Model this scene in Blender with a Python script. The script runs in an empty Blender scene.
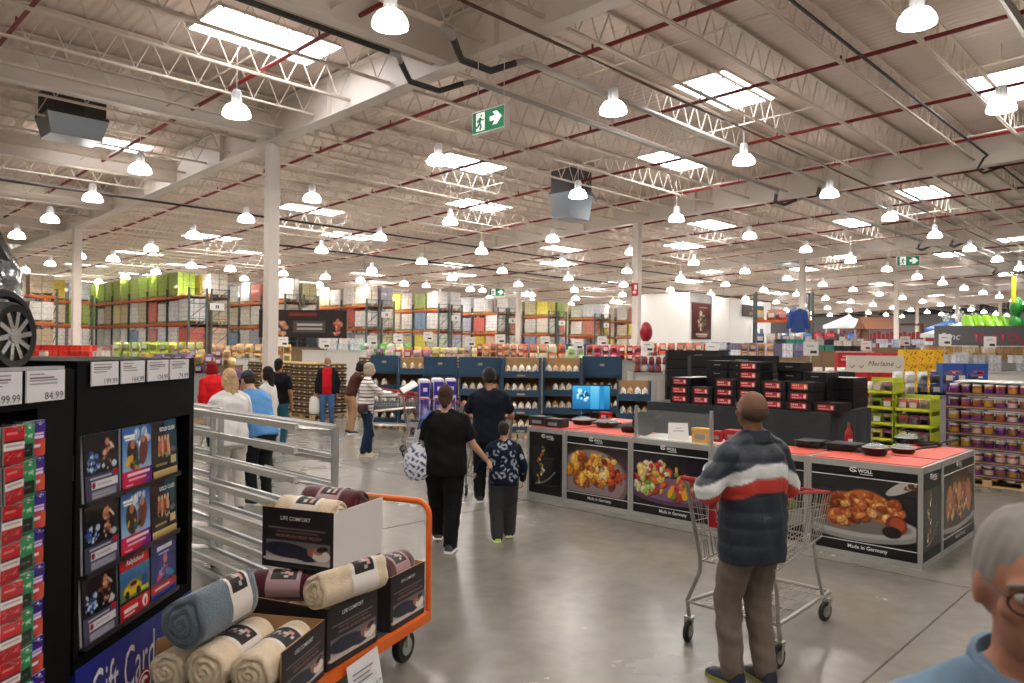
import bpy, math, random
import numpy as np
from mathutils import Vector, Matrix

SC = bpy.context.scene
COL = SC.collection
PI = math.pi
rad = math.radians

# ------------------------------------------------------------------ camera
F = 760.0
H = 1.97
PITCH = 6.5 / F
ROLL = 0.010
_right0 = Vector((1, 0, 0)); _up0 = Vector((0, -math.sin(PITCH), math.cos(PITCH)))
_fwd = Vector((0, math.cos(PITCH), math.sin(PITCH)))
CAM_R = _right0 * math.cos(ROLL) + _up0 * math.sin(ROLL)
CAM_U = -_right0 * math.sin(ROLL) + _up0 * math.cos(ROLL)


def ray(px, py):
    return _fwd + CAM_R * ((px - 512) / F) + CAM_U * ((341.5 - py) / F)


def at(px, py, Y):
    """point seen at a pixel, Y metres in front of the lens"""
    d = ray(px, py)
    return Vector((0, 0, H)) + d * (Y / d.y)


def onz(px, py, z=0.0):
    """point seen at a pixel on the level z"""
    d = ray(px, py)
    return Vector((0, 0, H)) + d * ((z - H) / d.z)


# building grid: a runs away to the right, b away to the left
VA = Vector((math.sin(rad(43.8)), math.cos(rad(43.8)), 0))
VB = Vector((-VA.y, VA.x, 0))
RZ = math.atan2(VA.y, VA.x)


def G(a, b, z=0.0):
    return VA * a + VB * b + Vector((0, 0, z))


def ab(p):
    return p.dot(VA), p.dot(VB)


def project(p):
    d = p - Vector((0, 0, H))
    dep = d.dot(_fwd)
    if dep <= 0.05:
        return None
    return 512 + F * d.dot(CAM_R) / dep, 341.5 - F * d.dot(CAM_U) / dep, dep


# ------------------------------------------------------------------ colour and materials
def lin(c):
    if isinstance(c, str):
        c = c.lstrip('#')
        c = [int(c[i:i + 2], 16) / 255 for i in (0, 2, 4)]
    return tuple((x / 12.92 if x <= 0.04045 else ((x + 0.055) / 1.055) ** 2.4) for x in c[:3])


def nd(nt, t, **kw):
    n = nt.nodes.new(t)
    for k, v in kw.items():
        setattr(n, k, v)
    return n


MATS = {}


def mat(name, color='808080', rough=0.6, metal=0.0, spec=0.5, emit=None, estr=0.0, bump=None, var=None, alpha=None,
        trans=0.0, source=None, coat=0.0, sheen=0.0):
    """one Principled material; source 'attr' reads the colour laid on the mesh, 'object' the object's own colour;
    bump=(scale, strength); var=(scale, amount) mottles the base colour"""
    if name in MATS:
        return MATS[name]
    m = bpy.data.materials.new(name)
    m.use_nodes = True
    nt = m.node_tree
    p = nt.nodes['Principled BSDF']
    p.inputs['Roughness'].default_value = rough
    p.inputs['Metallic'].default_value = metal
    p.inputs['Specular IOR Level'].default_value = spec
    p.inputs['Coat Weight'].default_value = coat
    p.inputs['Sheen Weight'].default_value = sheen
    p.inputs['Transmission Weight'].default_value = trans
    base = None
    if source == 'attr':
        base = nd(nt, 'ShaderNodeAttribute', attribute_name='Col').outputs['Color']
    elif source == 'object':
        base = nd(nt, 'ShaderNodeObjectInfo').outputs['Color']
    else:
        p.inputs['Base Color'].default_value = (*lin(color), 1)
    if var:
        tc = nd(nt, 'ShaderNodeTexCoord')
        no = nd(nt, 'ShaderNodeTexNoise')
        no.inputs['Scale'].default_value = var[0]
        no.inputs['Detail'].default_value = 5
        nt.links.new(tc.outputs['Object'], no.inputs['Vector'])
        mr = nd(nt, 'ShaderNodeMapRange')
        mr.inputs['From Min'].default_value = 0.3
        mr.inputs['From Max'].default_value = 0.7
        mr.inputs['To Min'].default_value = 1 - var[1]
        mr.inputs['To Max'].default_value = 1 + var[1]
        nt.links.new(no.outputs['Fac'], mr.inputs['Value'])
        mx = nd(nt, 'ShaderNodeMix', data_type='RGBA', blend_type='MULTIPLY')
        mx.inputs['Factor'].default_value = 1
        if base is None:
            mx.inputs[6].default_value = (*lin(color), 1)
        else:
            nt.links.new(base, mx.inputs[6])
        nt.links.new(mr.outputs['Result'], mx.inputs[7])
        base = mx.outputs[2]
    if base is not None:
        nt.links.new(base, p.inputs['Base Color'])
    if emit:
        p.inputs['Emission Color'].default_value = (*lin(emit), 1)
        p.inputs['Emission Strength'].default_value = estr
    if alpha is not None:
        p.inputs['Alpha'].default_value = alpha
    if bump:
        tc = nd(nt, 'ShaderNodeTexCoord')
        no = nd(nt, 'ShaderNodeTexNoise')
        no.inputs['Scale'].default_value = bump[0]
        no.inputs['Detail'].default_value = 4
        nt.links.new(tc.outputs['Object'], no.inputs['Vector'])
        bp = nd(nt, 'ShaderNodeBump')
        bp.inputs['Strength'].default_value = bump[1]
        bp.inputs['Distance'].default_value = 0.02
        nt.links.new(no.outputs['Fac'], bp.inputs['Height'])
        nt.links.new(bp.outputs['Normal'], p.inputs['Normal'])
    MATS[name] = m
    return m


PAINT = mat('printed_colour', source='attr', rough=0.55)
GLOSS = mat('glossy_printed_colour', source='attr', rough=0.25, coat=0.3)
FABRIC = mat('woven_colour', source='attr', rough=0.9, spec=0.2, bump=(160, 0.15))
TINT = mat('plain_colour', source='object', rough=0.6)
STEEL = mat('zinc_steel', 'b4b4b2', 0.32, 0.85)
ALU = mat('aluminium', 'c2c4c6', 0.35, 0.75)
WHITE = mat('white_card', 'e4e2de', 0.6)
BLACK = mat('black_plastic', '141416', 0.45)
DARK = mat('matt_black', '0d0d0f', 0.8, spec=0.25)
CARD = mat('brown_cardboard', 'b08a5c', 0.85, var=(9, 0.12))
WOOD = mat('pallet_wood', 'c6a878', 0.85, var=(14, 0.2))
RUBBER = mat('black_rubber', '1b1b1c', 0.7)


# ------------------------------------------------------------------ mesh builder
class MB:
    def __init__(s):
        s.v = []; s.f = []; s.m = []; s.c = []; s.sm = []

    def add(s, vs, fs, mi=0, col=None, M=None, smooth=False):
        b = len(s.v)
        if M is not None:
            vs = [M @ Vector(p) for p in vs]
        s.v.extend(tuple(p) for p in vs)
        c = (1, 1, 1) if col is None else (lin(col) if isinstance(col, str) else col)
        for f in fs:
            s.f.append([b + i for i in f]); s.m.append(mi); s.c.append(c); s.sm.append(smooth)
        return s

    def bb(s, x0, y0, z0, x1, y1, z1, mi=0, col=None, M=None, top=None):
        vs = [(x0, y0, z0), (x1, y0, z0), (x1, y1, z0), (x0, y1, z0), (x0, y0, z1), (x1, y0, z1), (x1, y1, z1), (x0, y1, z1)]
        fs = [(0, 3, 2, 1), (4, 5, 6, 7), (0, 1, 5, 4), (1, 2, 6, 5), (2, 3, 7, 6), (3, 0, 4, 7)]
        return s.add(vs, fs, mi, col, M)

    def box(s, c, d, mi=0, col=None, M=None, rz=0.0):
        if rz:
            R = Matrix.Translation(Vector(c)) @ Matrix.Rotation(rz, 4, 'Z')
            M = R if M is None else M @ R
            c = (0, 0, 0)
        return s.bb(c[0] - d[0] / 2, c[1] - d[1] / 2, c[2] - d[2] / 2, c[0] + d[0] / 2, c[1] + d[1] / 2, c[2] + d[2] / 2, mi, col, M)

    def rbox(s, c, d, r=0.02, mi=0, col=None, M=None, seg=3):
        """box with rounded vertical edges and softened top/bottom"""
        hx, hy, hz = d[0] / 2, d[1] / 2, d[2] / 2
        r = min(r, hx * 0.98, hy * 0.98, hz * 0.98)
        def ring(ins, z):
            o = []
            rr = max(r - ins, 0.0005)
            for k, (sx, sy) in enumerate(((1, 1), (-1, 1), (-1, -1), (1, -1))):
                for j in range(seg + 1):
                    a = k * PI / 2 + j * PI / 2 / seg
                    o.append((c[0] + sx * (hx - r) + rr * math.cos(a), c[1] + sy * (hy - r) + rr * math.sin(a), c[2] + z))
            return o
        rings = []
        for j in range(3):
            a = j / 2 * PI / 2
            rings.append(ring(r * 0.8 * (1 - math.sin(a)), -hz + r * 0.8 * (1 - math.cos(a))))
        for j in range(3):
            a = j / 2 * PI / 2
            rings.append(ring(r * 0.8 * (1 - math.cos(a)), hz - r * 0.8 * (1 - math.sin(a))))
        return s.skin(rings, mi, col, M, smooth=True)

    def skin(s, rings, mi=0, col=None, M=None, smooth=True, cap=True, closed=False):
        n = len(rings[0])
        vs = [p for r in rings for p in r]
        fs = []
        R = len(rings)
        for i in range(R if closed else R - 1):
            i2 = (i + 1) % R
            for j in range(n):
                k = (j + 1) % n
                fs.append((i * n + j, i * n + k, i2 * n + k, i2 * n + j))
        if cap and not closed:
            fs.append(tuple(range(n - 1, -1, -1)))
            fs.append(tuple(range((R - 1) * n, R * n)))
        return s.add(vs, fs, mi, col, M, smooth)

    def tube(s, pts, r, n=8, mi=0, col=None, M=None, closed=False, cap=True, smooth=True):
        P = [Vector(p) for p in pts]
        rs = r if isinstance(r, (list, tuple)) else [r] * len(P)
        rings = []
        up = None
        for i, p in enumerate(P):
            a = P[i - 1] if (i > 0 or closed) else P[i]
            b = P[(i + 1) % len(P)] if (i < len(P) - 1 or closed) else P[i]
            t = (b - a)
            t = t.normalized() if t.length > 1e-9 else Vector((0, 0, 1))
            if up is None:
                up = Vector((0, 0, 1)) if abs(t.z) < 0.9 else Vector((0, 1, 0))
            x = up.cross(t)
            if x.length < 1e-5:
                x = Vector((1, 0, 0)).cross(t)
            x.normalize(); y = t.cross(x); up = y
            rings.append([p + (x * math.cos(2 * PI * k / n) + y * math.sin(2 * PI * k / n)) * rs[i] for k in range(n)])
        return s.skin(rings, mi, col, M, smooth, cap, closed)

    def bar(s, p0, p1, w, h=None, mi=0, col=None, M=None):
        """square bar between two points"""
        p0 = Vector(p0); p1 = Vector(p1); h = h or w
        t = (p1 - p0).normalized()
        up = Vector((0, 0, 1)) if abs(t.z) < 0.95 else Vector((0, 1, 0))
        x = t.cross(up).normalized() * (w / 2); y = x.cross(t).normalized() * (h / 2)
        rings = [[p - x - y, p + x - y, p + x + y, p - x + y] for p in (p0, p1)]
        return s.skin(rings, mi, col, M, smooth=False)

    def lathe(s, prof, n=24, mi=0, col=None, M=None, smooth=True, cap=True):
        rings = [[(r * math.cos(2 * PI * k / n), r * math.sin(2 * PI * k / n), z) for k in range(n)] for r, z in prof]
        return s.skin(rings, mi, col, M, smooth, cap)

    def ell(s, c, r, nu=12, nv=8, mi=0, col=None, M=None):
        if not isinstance(r, (list, tuple)):
            r = (r, r, r)
        rings = []
        for i in range(nv + 1):
            a = -PI / 2 + PI * i / nv
            ca = max(math.cos(a), 0.02)
            rings.append([(c[0] + r[0] * ca * math.cos(2 * PI * k / nu), c[1] + r[1] * ca * math.sin(2 * PI * k / nu), c[2] + r[2] * math.sin(a)) for k in range(nu)])
        return s.skin(rings, mi, col, M, True)

    def prism(s, poly, z0, z1, mi=0, col=None, M=None):
        n = len(poly)
        vs = [(x, y, z0) for x, y in poly] + [(x, y, z1) for x, y in poly]
        fs = [tuple(range(n - 1, -1, -1)), tuple(range(n, 2 * n))] + [(i, (i + 1) % n, n + (i + 1) % n, n + i) for i in range(n)]
        return s.add(vs, fs, mi, col, M)

    def quad(s, a, b, c, d, mi=0, col=None, M=None):
        return s.add([a, b, c, d], [(0, 1, 2, 3)], mi, col, M)

    def mesh(s, name, mats):
        me = bpy.data.meshes.new(name)
        me.from_pydata(s.v, [], s.f)
        for m in (mats if isinstance(mats, (list, tuple)) else [mats]):
            me.materials.append(m)
        me.polygons.foreach_set('material_index', s.m)
        me.polygons.foreach_set('use_smooth', s.sm)
        at_ = me.color_attributes.new('Col', 'FLOAT_COLOR', 'CORNER')
        arr = np.ones((len(me.loops), 4), dtype=np.float32)
        cnt = np.array([len(f) for f in s.f])
        arr[:, :3] = np.repeat(np.array(s.c, dtype=np.float32).reshape(-1, 3), cnt, axis=0)
        at_.data.foreach_set('color', arr.ravel())
        me.update()
        return me

    def build(s, name, mats, parent=None, loc=None, rz=0.0, sharp=True):
        me = s.mesh(name, mats)
        o = bpy.data.objects.new(name, me)
        COL.objects.link(o)
        if sharp and any(s.sm):
            me.set_sharp_from_angle(angle=rad(42))
        if parent is not None:
            o.parent = parent
        if loc is not None:
            o.location = loc
        o.rotation_euler = (0, 0, rz)
        return o


def tag(o, label=None, cat=None, group=None, kind=None):
    if label: o['label'] = label
    if cat: o['category'] = cat
    if group: o['group'] = group
    if kind: o['kind'] = kind
    return o


def thing(name, label, cat, loc=(0, 0, 0), rz=0.0, group=None):
    o = bpy.data.objects.new(name, None)
    o.empty_display_size = 0.1
    COL.objects.link(o)
    o.location = loc
    o.rotation_euler = (0, 0, rz)
    return tag(o, label, cat, group)


CHILD = {}


def kids(o):
    return [c for c in o.children]


def dup(o, loc=None, rz=None, label=None, group=None, parent=None, color=None, scale=None):
    """a copy of a thing with copies of its parts and sub-parts"""
    c = o.copy()
    COL.objects.link(c)
    if parent is not None:
        c.parent = parent
    if loc is not None: c.location = loc
    if rz is not None: c.rotation_euler = (0, 0, rz)
    if scale is not None: c.scale = (scale, scale, scale) if not isinstance(scale, tuple) else scale
    if label: c['label'] = label
    if group: c['group'] = group
    if color: c.color = (*lin(color), 1)
    for ch in list(o.children):
        if ch is not c:
            dup(ch, parent=c)
    return c


def struct(mb, name, mats, loc=None, rz=0.0, label=None):
    o = mb.build(name, mats, None, loc, rz)
    o['kind'] = 'structure'
    if label: o['label'] = label
    return o


def text(s, w, h, m, parent, M, name='lettering', extrude=0.001, shear=0.0, bold=0.0, spacing=1.0, keep=True, lines=1.0):
    """flat lettering fitted into w x h, laid in the local x-z plane facing -y by M"""
    cu = bpy.data.curves.new(name, 'FONT')
    cu.body = s
    cu.align_x = 'CENTER'; cu.align_y = 'CENTER'
    cu.shear = shear
    cu.offset = bold
    cu.space_character = spacing
    cu.space_line = lines
    cu.resolution_u = 2
    cu.fill_mode = 'FRONT'
    tmp = bpy.data.objects.new('tmp_text', cu)
    COL.objects.link(tmp)
    dg = bpy.context.evaluated_depsgraph_get()
    dg.update()
    me = bpy.data.meshes.new_from_object(tmp.evaluated_get(dg))
    bpy.data.objects.remove(tmp)
    n = len(me.vertices)
    if n == 0:
        return None
    co = np.empty(n * 3, dtype=np.float32); me.vertices.foreach_get('co', co); co = co.reshape(-1, 3)
    lo, hi = co.min(0), co.max(0)
    sx = w / max(hi[0] - lo[0], 1e-6); sy = h / max(hi[1] - lo[1], 1e-6)
    if keep:
        sx = sy = min(sx, sy)
    c = (lo + hi) / 2
    out = np.zeros_like(co)
    out[:, 0] = (co[:, 0] - c[0]) * sx
    out[:, 2] = (co[:, 1] - c[1]) * sy
    me.vertices.foreach_set('co', out.ravel())
    me.transform(M)
    me.update()
    me.materials.clear(); me.materials.append(m)
    me.name = name
    o = bpy.data.objects.new(name, me)
    COL.objects.link(o)
    if parent is not None: o.parent = parent
    return o


def MT(x, y, z, rz=0.0, rx=0.0, ry=0.0):
    return Matrix.Translation((x, y, z)) @ Matrix.Rotation(rz, 4, 'Z') @ Matrix.Rotation(ry, 4, 'Y') @ Matrix.Rotation(rx, 4, 'X')


# ------------------------------------------------------------------ printed pictures
class Canvas:
    """colours over a w x h picture on a fine grid (x right, y up, in units of the height)"""
    def __init__(s, asp, n=64, bg='000000', seed=1):
        s.ny = n; s.nx = max(4, int(n * asp)); s.asp = asp
        x = np.linspace(0, asp, s.nx + 1); y = np.linspace(0, 1, s.ny + 1)
        s.X, s.Y = np.meshgrid(x, y)
        s.C = np.zeros(s.X.shape + (3,)); s.C[:] = s.rgb(bg)
        s.r = random.Random(seed)

    @staticmethod
    def rgb(c):
        return np.array([int(c[i:i + 2], 16) / 255 for i in (0, 2, 4)]) if isinstance(c, str) else np.array(c)

    def put(s, mask, col, a=1.0):
        m = np.clip(mask, 0, 1)[..., None] * a
        s.C = s.C * (1 - m) + s.rgb(col) * m
        return s

    def ell(s, cx, cy, rx, ry, col, rot=0.0, a=1.0, soft=0.12):
        c, n = math.cos(rot), math.sin(rot)
        dx, dy = s.X - cx, s.Y - cy
        d = np.sqrt(((dx * c + dy * n) / rx) ** 2 + ((-dx * n + dy * c) / ry) ** 2)
        return s.put((1 - d) / soft + 0.5, col, a)

    def rect(s, x0, y0, x1, y1, col, a=1.0):
        return s.put(((s.X >= x0) & (s.X <= x1) & (s.Y >= y0) & (s.Y <= y1)).astype(float), col, a)

    def grad(s, x0, y0, x1, y1, c0, c1, horiz=False):
        t = (s.X - x0) / max(x1 - x0, 1e-6) if horiz else (s.Y - y0) / max(y1 - y0, 1e-6)
        t = np.clip(t, 0, 1)[..., None]
        m = ((s.X >= x0) & (s.X <= x1) & (s.Y >= y0) & (s.Y <= y1))[..., None]
        s.C = np.where(m, s.rgb(c0) * (1 - t) + s.rgb(c1) * t, s.C)
        return s

    def blobs(s, cx, cy, rx, ry, n, size, cols, squash=0.6):
        for _ in range(n):
            a = s.r.uniform(0, 2 * PI); q = math.sqrt(s.r.random())
            k = s.r.uniform(0.6, 1.3) * size
            x, y, sq, rt = cx + rx * q * math.cos(a), cy + ry * q * math.sin(a), s.r.uniform(squash * .7, 1), s.r.uniform(0, PI)
            c = s.rgb(s.r.choice(cols))
            if size > .05:
                s.ell(x + k * .12, y - k * .2, k * 1.05, k * sq, c * .35, rt, 0.6, 0.4)
            s.ell(x, y, k, k * sq, c, rt, 0.92, 0.3)
            if size > .05:
                s.ell(x - k * .2, y + k * .25, k * .45, k * sq * .3, np.clip(c * 1.25 + .08, 0, 1), rt, 0.7, 0.6)
        return s

    def strokes(s, x0, y0, x1, y1, n, cols, w=0.02, l=0.1):
        for _ in range(n):
            s.ell(s.r.uniform(x0, x1), s.r.uniform(y0, y1), l * s.r.uniform(.5, 1), w * s.r.uniform(.6, 1.3), s.r.choice(cols), s.r.uniform(-.6, .6), 0.95, 0.3)
        return s

    def build(s, name, w, h, M, parent, m=None, bend=0.0):
        nx, ny = s.nx, s.ny
        xs = (s.X / s.asp - 0.5) * w
        zs = s.Y * h
        ys = -bend * (1 - (2 * s.Y - 1) ** 2)
        vs = np.stack([xs, ys, zs], -1).reshape(-1, 3)
        idx = np.arange((nx + 1) * (ny + 1)).reshape(ny + 1, nx + 1)
        q = np.stack([idx[:-1, :-1], idx[:-1, 1:], idx[1:, 1:], idx[1:, :-1]], -1).reshape(-1, 4)
        me = bpy.data.meshes.new(name)
        me.from_pydata(vs.tolist(), [], q.tolist())
        c = s.C.reshape(-1, 3)
        l = np.where(c <= 0.04045, c / 12.92, ((c + 0.055) / 1.055) ** 2.4)
        arr = np.ones((len(vs), 4), dtype=np.float32); arr[:, :3] = l
        ca = me.color_attributes.new('Col', 'FLOAT_COLOR', 'POINT')
        ca.data.foreach_set('color', arr.ravel())
        me.transform(M)
        me.materials.append(m or GLOSS)
        me.update()
        o = bpy.data.objects.new(name, me)
        COL.objects.link(o)
        if parent is not None: o.parent = parent
        return o


# camera object
cam_d = bpy.data.cameras.new('camera')
cam = bpy.data.objects.new('camera', cam_d)
COL.objects.link(cam)
cam_d.sensor_width = 36
cam_d.lens = F / 1024 * 36
cam_d.clip_start = 0.05
cam_d.clip_end = 400
mw = Matrix((CAM_R, CAM_U, -_fwd)).transposed().to_4x4()
mw.translation = (0, 0, H)
cam.matrix_world = mw
cam_d.dof.use_dof = True
cam_d.dof.focus_distance = 7.0
cam_d.dof.aperture_fstop = 4.0
SC.camera = cam
SC.view_settings.view_transform = 'Standard'
SC.view_settings.look = 'None'
SC.view_settings.gamma = 1
SC.view_settings.use_curve_mapping = False
SC.view_settings.exposure = 0.3
w = bpy.data.worlds.new('world'); SC.world = w
w.use_nodes = True
w.node_tree.nodes['Background'].inputs['Color'].default_value = (0.6, 0.7, 0.85, 1)
w.node_tree.nodes['Background'].inputs['Strength'].default_value = 0.6

# ================================================================== the hall
A0, A1, B0, B1 = -13.0, 100.0, -14.0, 76.0
GA = [9.09 + 15.2 * k for k in range(-1, 7)]
CB = [16.7 + 15.2 * k for k in range(-2, 4)]
POSTS = [(a, b) for a in GA[1:] for b in (-13.7, 1.5, 16.7)] + [(9.09, 31.0), (24.3, 41.6), (39.5, 37.3), (9.09, 56), (54.7, 37.3), (69.9, 37.3), (85.1, 37.3), (85.1, 24)]


def zg(b):
    """underside of the main girders; the roof falls gently away along b"""
    if b < 16.7: return 6.8 + 0.03 * (16.7 - max(b, -14))
    if b < 32: return 6.8 - 0.04 * (b - 16.7)
    return 6.19 - 0.006 * (b - 32)


def floor_material():
    m = bpy.data.materials.new('polished_concrete'); m.use_nodes = True
    nt = m.node_tree; p = nt.nodes['Principled BSDF']
    tc = nd(nt, 'ShaderNodeTexCoord')
    n1 = nd(nt, 'ShaderNodeTexNoise'); n1.inputs['Scale'].default_value = 0.55; n1.inputs['Detail'].default_value = 7; n1.inputs['Roughness'].default_value = 0.62
    n2 = nd(nt, 'ShaderNodeTexNoise'); n2.inputs['Scale'].default_value = 6.0; n2.inputs['Detail'].default_value = 8
    for n in (n1, n2): nt.links.new(tc.outputs['Object'], n.inputs['Vector'])
    cr = nd(nt, 'ShaderNodeValToRGB')
    cr.color_ramp.elements[0].position = 0.3; cr.color_ramp.elements[0].color = (*lin('68655f'), 1)
    cr.color_ramp.elements[1].position = 0.72; cr.color_ramp.elements[1].color = (*lin('8b877f'), 1)
    ad = nd(nt, 'ShaderNodeMath', operation='MULTIPLY_ADD'); ad.inputs[1].default_value = 0.35
    nt.links.new(n2.outputs['Fac'], ad.inputs[0])
    sb = nd(nt, 'ShaderNodeMath', operation='MULTIPLY'); sb.inputs[1].default_value = 0.7
    nt.links.new(n1.outputs['Fac'], sb.inputs[0]); nt.links.new(sb.outputs[0], ad.inputs[2])
    nt.links.new(ad.outputs[0], cr.inputs['Fac'])
    # saw-cut joints, a grid of thin dark lines
    sep = nd(nt, 'ShaderNodeSeparateXYZ'); nt.links.new(tc.outputs['Object'], sep.inputs[0])
    lines = []
    for ax, off in (('X', 2.2), ('Y', 1.62)):
        a = nd(nt, 'ShaderNodeMath', operation='SUBTRACT'); a.inputs[1].default_value = off
        nt.links.new(sep.outputs[ax], a.inputs[0])
        b = nd(nt, 'ShaderNodeMath', operation='PINGPONG'); b.inputs[1].default_value = 2.535
        nt.links.new(a.outputs[0], b.inputs[0])
        c = nd(nt, 'ShaderNodeMath', operation='LESS_THAN'); c.inputs[1].default_value = 0.008
        nt.links.new(b.outputs[0], c.inputs[0]); lines.append(c)
    mx = nd(nt, 'ShaderNodeMath', operation='MAXIMUM')
    nt.links.new(lines[0].outputs[0], mx.inputs[0]); nt.links.new(lines[1].outputs[0], mx.inputs[1])
    mix = nd(nt, 'ShaderNodeMix', data_type='RGBA'); mix.inputs[7].default_value = (*lin('4a4844'), 1)
    nt.links.new(mx.outputs[0], mix.inputs['Factor']); nt.links.new(cr.outputs['Color'], mix.inputs[6])
    nt.links.new(mix.outputs[2], p.inputs['Base Color'])
    mr = nd(nt, 'ShaderNodeMapRange'); mr.inputs['To Min'].default_value = 0.16; mr.inputs['To Max'].default_value = 0.34
    nt.links.new(n1.outputs['Fac'], mr.inputs['Value']); nt.links.new(mr.outputs['Result'], p.inputs['Roughness'])
    p.inputs['Specular IOR Level'].default_value = 0.5
    return m


def deck_material():
    m = bpy.data.materials.new('ribbed_roof_deck'); m.use_nodes = True
    nt = m.node_tree; p = nt.nodes['Principled BSDF']
    p.inputs['Base Color'].default_value = (*lin('d6c5b8'), 1)
    p.inputs['Roughness'].default_value = 0.5
    tc = nd(nt, 'ShaderNodeTexCoord')
    wv = nd(nt, 'ShaderNodeTexWave', wave_type='BANDS', bands_direction='X'); wv.inputs['Scale'].default_value = 1.6
    nt.links.new(tc.outputs['Object'], wv.inputs['Vector'])
    bp = nd(nt, 'ShaderNodeBump'); bp.inputs['Strength'].default_value = 0.4; bp.inputs['Distance'].default_value = 0.04
    nt.links.new(wv.outputs['Fac'], bp.inputs['Height']); nt.links.new(bp.outputs['Normal'], p.inputs['Normal'])
    return m


FLOORM = floor_material()
DECKM = deck_material()
SKYL = mat('skylight_panel', 'ffffff', 0.5, emit='f4f8ff', estr=11.0)
GIRD = mat('white_painted_steel', 'dad0c5', 0.5)
JOIST = mat('cream_joist_paint', 'd6c8b8', 0.5)
REDP = mat('sprinkler_red', '7a1414', 0.45)
SILV = mat('lagged_pipe', 'a9a49c', 0.4, 0.3)
DARKP = mat('dark_pipe', '2a2624', 0.5)
WALLW = mat('white_wall_sheet', 'dcdad6', 0.7, var=(0.4, 0.04))
WALLG = mat('grey_wall_sheet', '8a8682', 0.7, var=(0.5, 0.05))

mb = MB(); mb.bb(A0, B0, -0.2, A1, B1, 0)
struct(mb, 'floor', FLOORM, rz=RZ)

# skylights let into the deck: (a, b)
SKY = [(7.1, 13.3), (-1.5, 9.0), (7.1, 22.5), (2.0, 31.0), (7.1, 40.0)]
for k in range(0, 9):
    for j in range(-1, 8):
        SKY.append((16.0 + 15.2 * k / 1.0, 8.6 + 8.8 * j))
        SKY.append((20.4 + 15.2 * k, 12.6 + 8.8 * j))
SKY = [(a, b) for a, b in SKY if A0 + 3 < a < A1 - 3 and B0 + 3 < b < B1 - 3]
DECK_UP = 0.92
# the deck, with the skylight panes as faces of their own so that they sit in it
bs = [B0, 0, 8, 16.7, 24, 32, B1]
mb = MB()
for b0, b1 in zip(bs, bs[1:]):
    z0, z1 = zg(b0) + DECK_UP, zg(b1) + DECK_UP
    mb.add([(A0, b0, z0), (A1, b0, z0), (A1, b1, z1), (A0, b1, z1), (A0, b0, z0 + .2), (A1, b0, z0 + .2), (A1, b1, z1 + .2), (A0, b1, z1 + .2)],
           [(3, 2, 1, 0), (4, 5, 6, 7), (0, 1, 5, 4), (1, 2, 6, 5), (2, 3, 7, 6), (3, 0, 4, 7)])
struct(mb, 'ceiling', DECKM, rz=RZ)
k = 0
for a, b in SKY:
    q = project(G(a, b, zg(b) + DECK_UP))
    if q is None or not (-150 < q[0] < 1180 and q[1] > -150):
        continue
    k += 1
    z0, z1 = zg(b - .65) + DECK_UP - .012, zg(b + .65) + DECK_UP - .012
    m_ = MB()
    x0, x1, y0, y1 = a - 1.25, a + 1.25, b - .65, b + .65
    m_.add([(x0, y0, z0), (x1, y0, z0), (x1, y1, z1), (x0, y1, z1)], [(3, 2, 1, 0)])
    for (p0, p1) in (((x0, y0, z0), (x1, y0, z0)), ((x1, y0, z0), (x1, y1, z1)), ((x1, y1, z1), (x0, y1, z1)), ((x0, y1, z1), (x0, y0, z0))):
        m_.bar(p0, p1, .05, .06, mi=1)
    struct(m_, 'window_%d' % k, [SKYL, GIRD], rz=RZ)

# walls
WT = zg(-14) + 1.4
def wall(name, a0, b0, a1, b1, m):
    w_ = MB(); w_.bb(a0, b0, 0, a1, b1, WT)
    return struct(w_, name, m, rz=RZ)
wall('wall_far_left', A0, B1, A1, B1 + .3, WALLW)
wall('wall_near_left', A0 - .3, B0, A0, B1, WALLW)
wall('wall_near_right', A0, B0 - .3, A1, B0, WALLW)
wall('wall_far_right', A1, B0, A1 + .3, B1, WALLG)
w_ = MB(); w_.bb(A1 - .12, B0, 6.5, A1 - .02, B1, 8.6)
struct(w_, 'trim_1', DARKP, rz=RZ, label='dark band along the top of the far grey wall')

# columns: one hollow square steel post per grid point
for a, b in POSTS:
    if True:
        p = G(a, b)
        q = project(G(a, b, 4.5))
        if q is None or not (-40 < q[0] < 1064) or q[2] < 3 or (b < 2 and a < 10):
            continue
        m_ = MB(); z = zg(b)
        m_.bb(-.13, -.13, 0, .13, .13, z)
        m_.bb(-.2, -.2, z - .03, .2, .2, z)
        m_.bb(-.2, -.2, 0, .2, .2, .03)
        m_.bb(-.17, -.17, .03, .17, .17, 1.1, mi=1)
        struct(m_, 'column', [GIRD, mat('column_guard', '8d8d8d', .6)], loc=p, rz=RZ - PI / 4 * 0)

# main girders along b (plate girders with stiffeners), in straight lengths between the columns
gb = [B0] + CB[0:] + [B1]
for a in GA:
    for b0, b1 in zip(gb, gb[1:]):
        n_ = 3
        m_ = MB()
        for i in range(n_):
            c0, c1 = b0 + (b1 - b0) * i / n_, b0 + (b1 - b0) * (i + 1) / n_
            z0, z1 = zg(c0), zg(c1)
            for (x0, x1, u0, u1) in ((-.16, .16, 0, .03), (-.012, .012, .03, .84), (-.16, .16, .84, .87)):
                m_.add([(a + x0, c0, z0 + u0), (a + x1, c0, z0 + u0), (a + x1, c1, z1 + u0), (a + x0, c1, z1 + u0),
                        (a + x0, c0, z0 + u1), (a + x1, c0, z0 + u1), (a + x1, c1, z1 + u1), (a + x0, c1, z1 + u1)],
                       [(0, 3, 2, 1), (4, 5, 6, 7), (0, 1, 5, 4), (1, 2, 6, 5), (2, 3, 7, 6), (3, 0, 4, 7)])
            cm = (c0 + c1) / 2; zm = zg(cm)
            m_.bb(a - .13, cm - .012, zm + .03, a + .13, cm + .012, zm + .84)
        struct(m_, 'roof_girder', GIRD, rz=RZ)

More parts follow.
